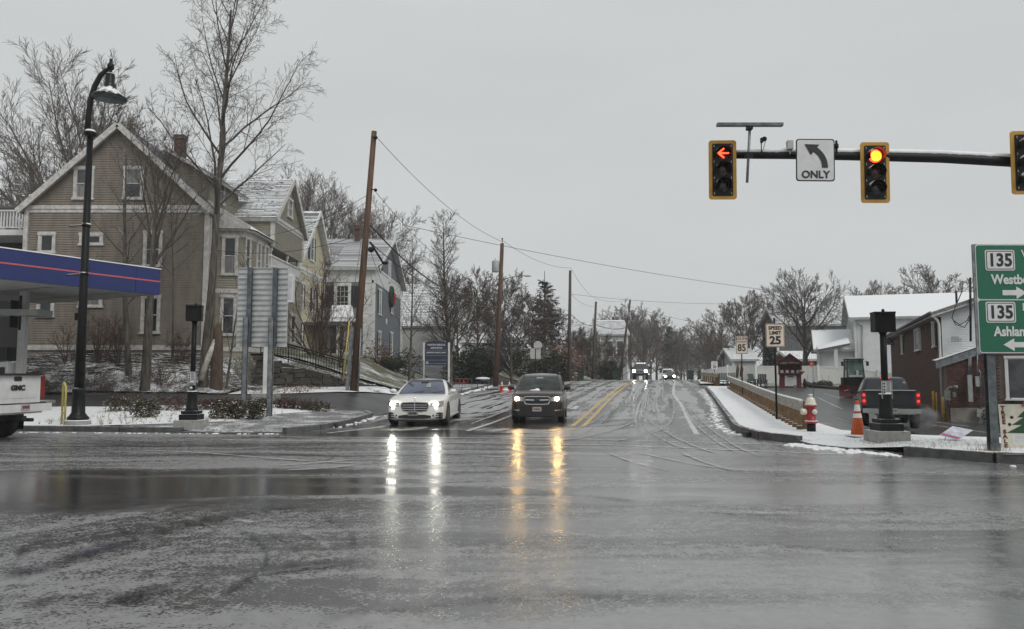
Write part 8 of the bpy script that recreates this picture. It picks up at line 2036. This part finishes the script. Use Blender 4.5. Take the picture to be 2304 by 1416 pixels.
# bollards, lawn sign, tree sale sign, shrubs, awning
for i, (px, Y, lb) in enumerate(((2099, 39.6, 'leftmost yellow bollard by the brick wall'), (2107, 38.8, 'middle yellow bollard by the brick wall'), (2121, 36.0, 'yellow bollard nearest the gas meter'))):
    x = XY(px, Y); o = thing('bollard', lb, 'bollard', gz(x, Y), 0, 'yellow bollards guarding the gas meter'); m = MB(); m.lathe([(.085, -.1), (.085, 1.02), (.06, 1.07), (.0, 1.09)], (0, 0, 0), 12); m.build('post', 'bollard_yellow', o)
Y = 17.3; c = at(2150, 973, Y); x, z = c.x, H(c.x, Y) + WR; o = thing('yard_sign', 'tilted white and pink yard sign on wire legs in the snowy verge', 'yard sign', (x, Y, z)); org = o.location.copy()
cr = [at(2114, 979, Y), at(2143, 959, Y + .35), at(2189, 968, Y + .25), at(2156, 990, Y - .1)]
n_ = (cr[1] - cr[0]).cross(cr[3] - cr[0]).normalized(); n_ = -n_ if n_.y > 0 else n_
def qd(s0, s1, t0, t1, off): f = lambda s, t: (cr[0].lerp(cr[3], s)).lerp(cr[1].lerp(cr[2], s), t) + n_ * off; return [f(s0, t0), f(s1, t0), f(s1, t1), f(s0, t1)]
m = MB(); m.extrude(qd(0, 1, 0, 1, 0), n_, .012); f = bw(m, 'panel', 'sign_white', o, org); m = MB(); m.add(qd(.04, .96, .22, .96, .004), [(0, 1, 2, 3)]); bw(m, 'printed_field', 'sign_lilac', f, org); m = MB(); m.add(qd(.02, .97, .04, .20, .004), [(0, 1, 2, 3)]); bw(m, 'pink_band', 'pink', f, org)
m = MB()
for s in (.2, .75): p = cr[0].lerp(cr[3], s).lerp(cr[1].lerp(cr[2], s), .3); m.tube([p - n_ * .02, Vector((p.x + .1 * (s - .5), p.y + .1, z - .05))], .008, 5)
bw(m, 'wire_leg', 'galv', o, org)
Y = 15.6; a, b_ = at(2255, 1018, Y), at(2264, 930, Y); z = H(a.x, Y) + WR; o = thing('tree_sale_sign', 'hand painted TREE SALE board with a green tree and red bow', 'painted sign', (a.x, Y, z), 0, None, rot=(R(-6), 0, R(-12)))
w, h = .95, .86; m = MB(); m.box2((0, -.01, -.02), (w, .01, h)); bd = m.build('board', 'board_cream', o)
m = MB(); cx = .52
for k, (z0, z1, ww) in enumerate(((.29, .52, .42), (.45, .66, .31), (.60, .80, .20))): m.add([Vector((cx - ww, -.014 - .001 * k, z0)), Vector((cx + ww, -.014 - .001 * k, z0)), Vector((cx, -.014 - .001 * k, z1))], [(0, 1, 2)])
m.build('painted_tree', 'paint_green', bd)
for k, ch_ in enumerate('TREE SALE'):
    if ch_ != ' ': text(ch_, .105, 'text_maroon', bd, (.07 - .0 * k, -.014, h - .08 - k * .094), sx=1.1, bold=.006)
text('BA', .13, 'ink', bd, (.70, -.014, .21), align='LEFT', bold=.004); text('& C', .13, 'ink', bd, (.62, -.014, .09), align='LEFT', bold=.004)
m = MB(); m.box((.33, -.013, .16), (.26, .004, .20)); pp_ = m.build('paper_note', 'sign_white', bd); m = MB()
for k in range(6): m.box((.33, -.017, .23 - k * .027), (.19, .003, .006))
m.build('note_line', 'sign_grey', pp_)
m = MB(); m.ball((cx, -.03, .83), (.05, .04, .045), 8, 6)
for s in (-1, 1): m.tube([(cx, -.03, .83), (cx + s * .07, -.05, .90), (cx + s * .10, -.04, .84), (cx, -.03, .83)], .016, 6)
m.add([Vector((cx - .02, -.03, .80)), Vector((cx + .04, -.03, .80)), Vector((cx + .07, -.03, .42)), Vector((cx - .06, -.03, .38))], [(0, 1, 2, 3)]); m.build('red_bow', 'paint_red', bd)
m = MB(); m.tube([(cx - .02, -.022, .30), (cx, -.022, .76)], .018, 6); m.build('stick', 'board_cream', bd)
m = MB()
for px_, pz_ in ((.22, .60), (.17, .46)): m.lathe([(.03, -.004), (.03, .004)], (px_, -.016, pz_), 10, 'y')
m.build('painted_ball', 'ink', bd)
m = MB(); m.box((.15, .12, .3), (.05, .05, .75), (.3, 0, 0)); m.box((.8, .12, .3), (.05, .05, .75), (.3, 0, 0)); m.build('prop', 'board_cream', o)
for px, Y, lb in ((2240, 33.2, 'dark evergreen shrub against the annex wall behind the sign post'), (2278, 32.2, 'dark evergreen shrub under the annex window')): evergreen_shrub('evergreen_shrub', lb, gz(XY(px, Y), Y), (.6, .5, .6), 700, .08, 'leaf_dark', 95, 'shrubs along the annex')
d = ray(2000, 750); d = d / d.y; Y = 58; q = at(1998, 765, Y); o = thing('awning', 'small grey door hood at the far corner of the brick building', 'awning', tuple(q)); m = MB(); m.extrude([(-.5, -.4, -.35), (.75, -.4, -.35), (.55, .3, .35), (-.2, .3, .35)], (0, -1, .4), .08); m.build('hood', 'barn_roof', o); m = MB(); m.box2((-.25, .1, -2.6), (-.05, .3, -.3)); m.build('post', 'white_trim', o)

# exhaust vapour beside the pickup, and the wintry air
def vol_mat(name, dens, aniso=.2, noise=False):
    m = bpy.data.materials.new(name); m.use_nodes = True; nt = NT(m); nt.n.remove(nt.n['Principled BSDF']); v = nt.n.new('ShaderNodeVolumePrincipled'); v.inputs['Color'].default_value = (.93, .94, .95, 1); v.inputs['Anisotropy'].default_value = aniso; v.inputs['Density'].default_value = dens
    if noise:
        tc = nt.n.new('ShaderNodeTexCoord'); x, y, z = nt.sep(tc.outputs['Object']); r = nt.math('SQRT', nt.math('ADD', nt.math('ADD', nt.math('MULTIPLY', x, x), nt.math('MULTIPLY', y, y)), nt.math('MULTIPLY', z, z)))
        nt.put(v.inputs['Density'], nt.math('MULTIPLY', nt.math('MULTIPLY', nt.smooth(r, 1.0, .15), nt.smooth(nt.noise(tc.outputs['Object'], 2.2, 3), .35, .7)), dens))
    nt.l.new(v.outputs[0], nt.n['Material Output'].inputs['Volume']); return m
M['haze'] = vol_mat('haze', HAZE); M['vapour'] = vol_mat('vapour', 9.0, .3, True)
q = at(2078, 938, 28.9); m = MB(); m.ball((0, 0, 0), 1.0, 14, 10); o = m.build('exhaust_vapour', 'vapour', kind='stuff'); o.location = q; o.scale = (.62, .5, .55)
m = MB(); m.box2((-330, -58, -6.4), (330, 340, 31)); m.build('haze', 'haze', kind='stuff')
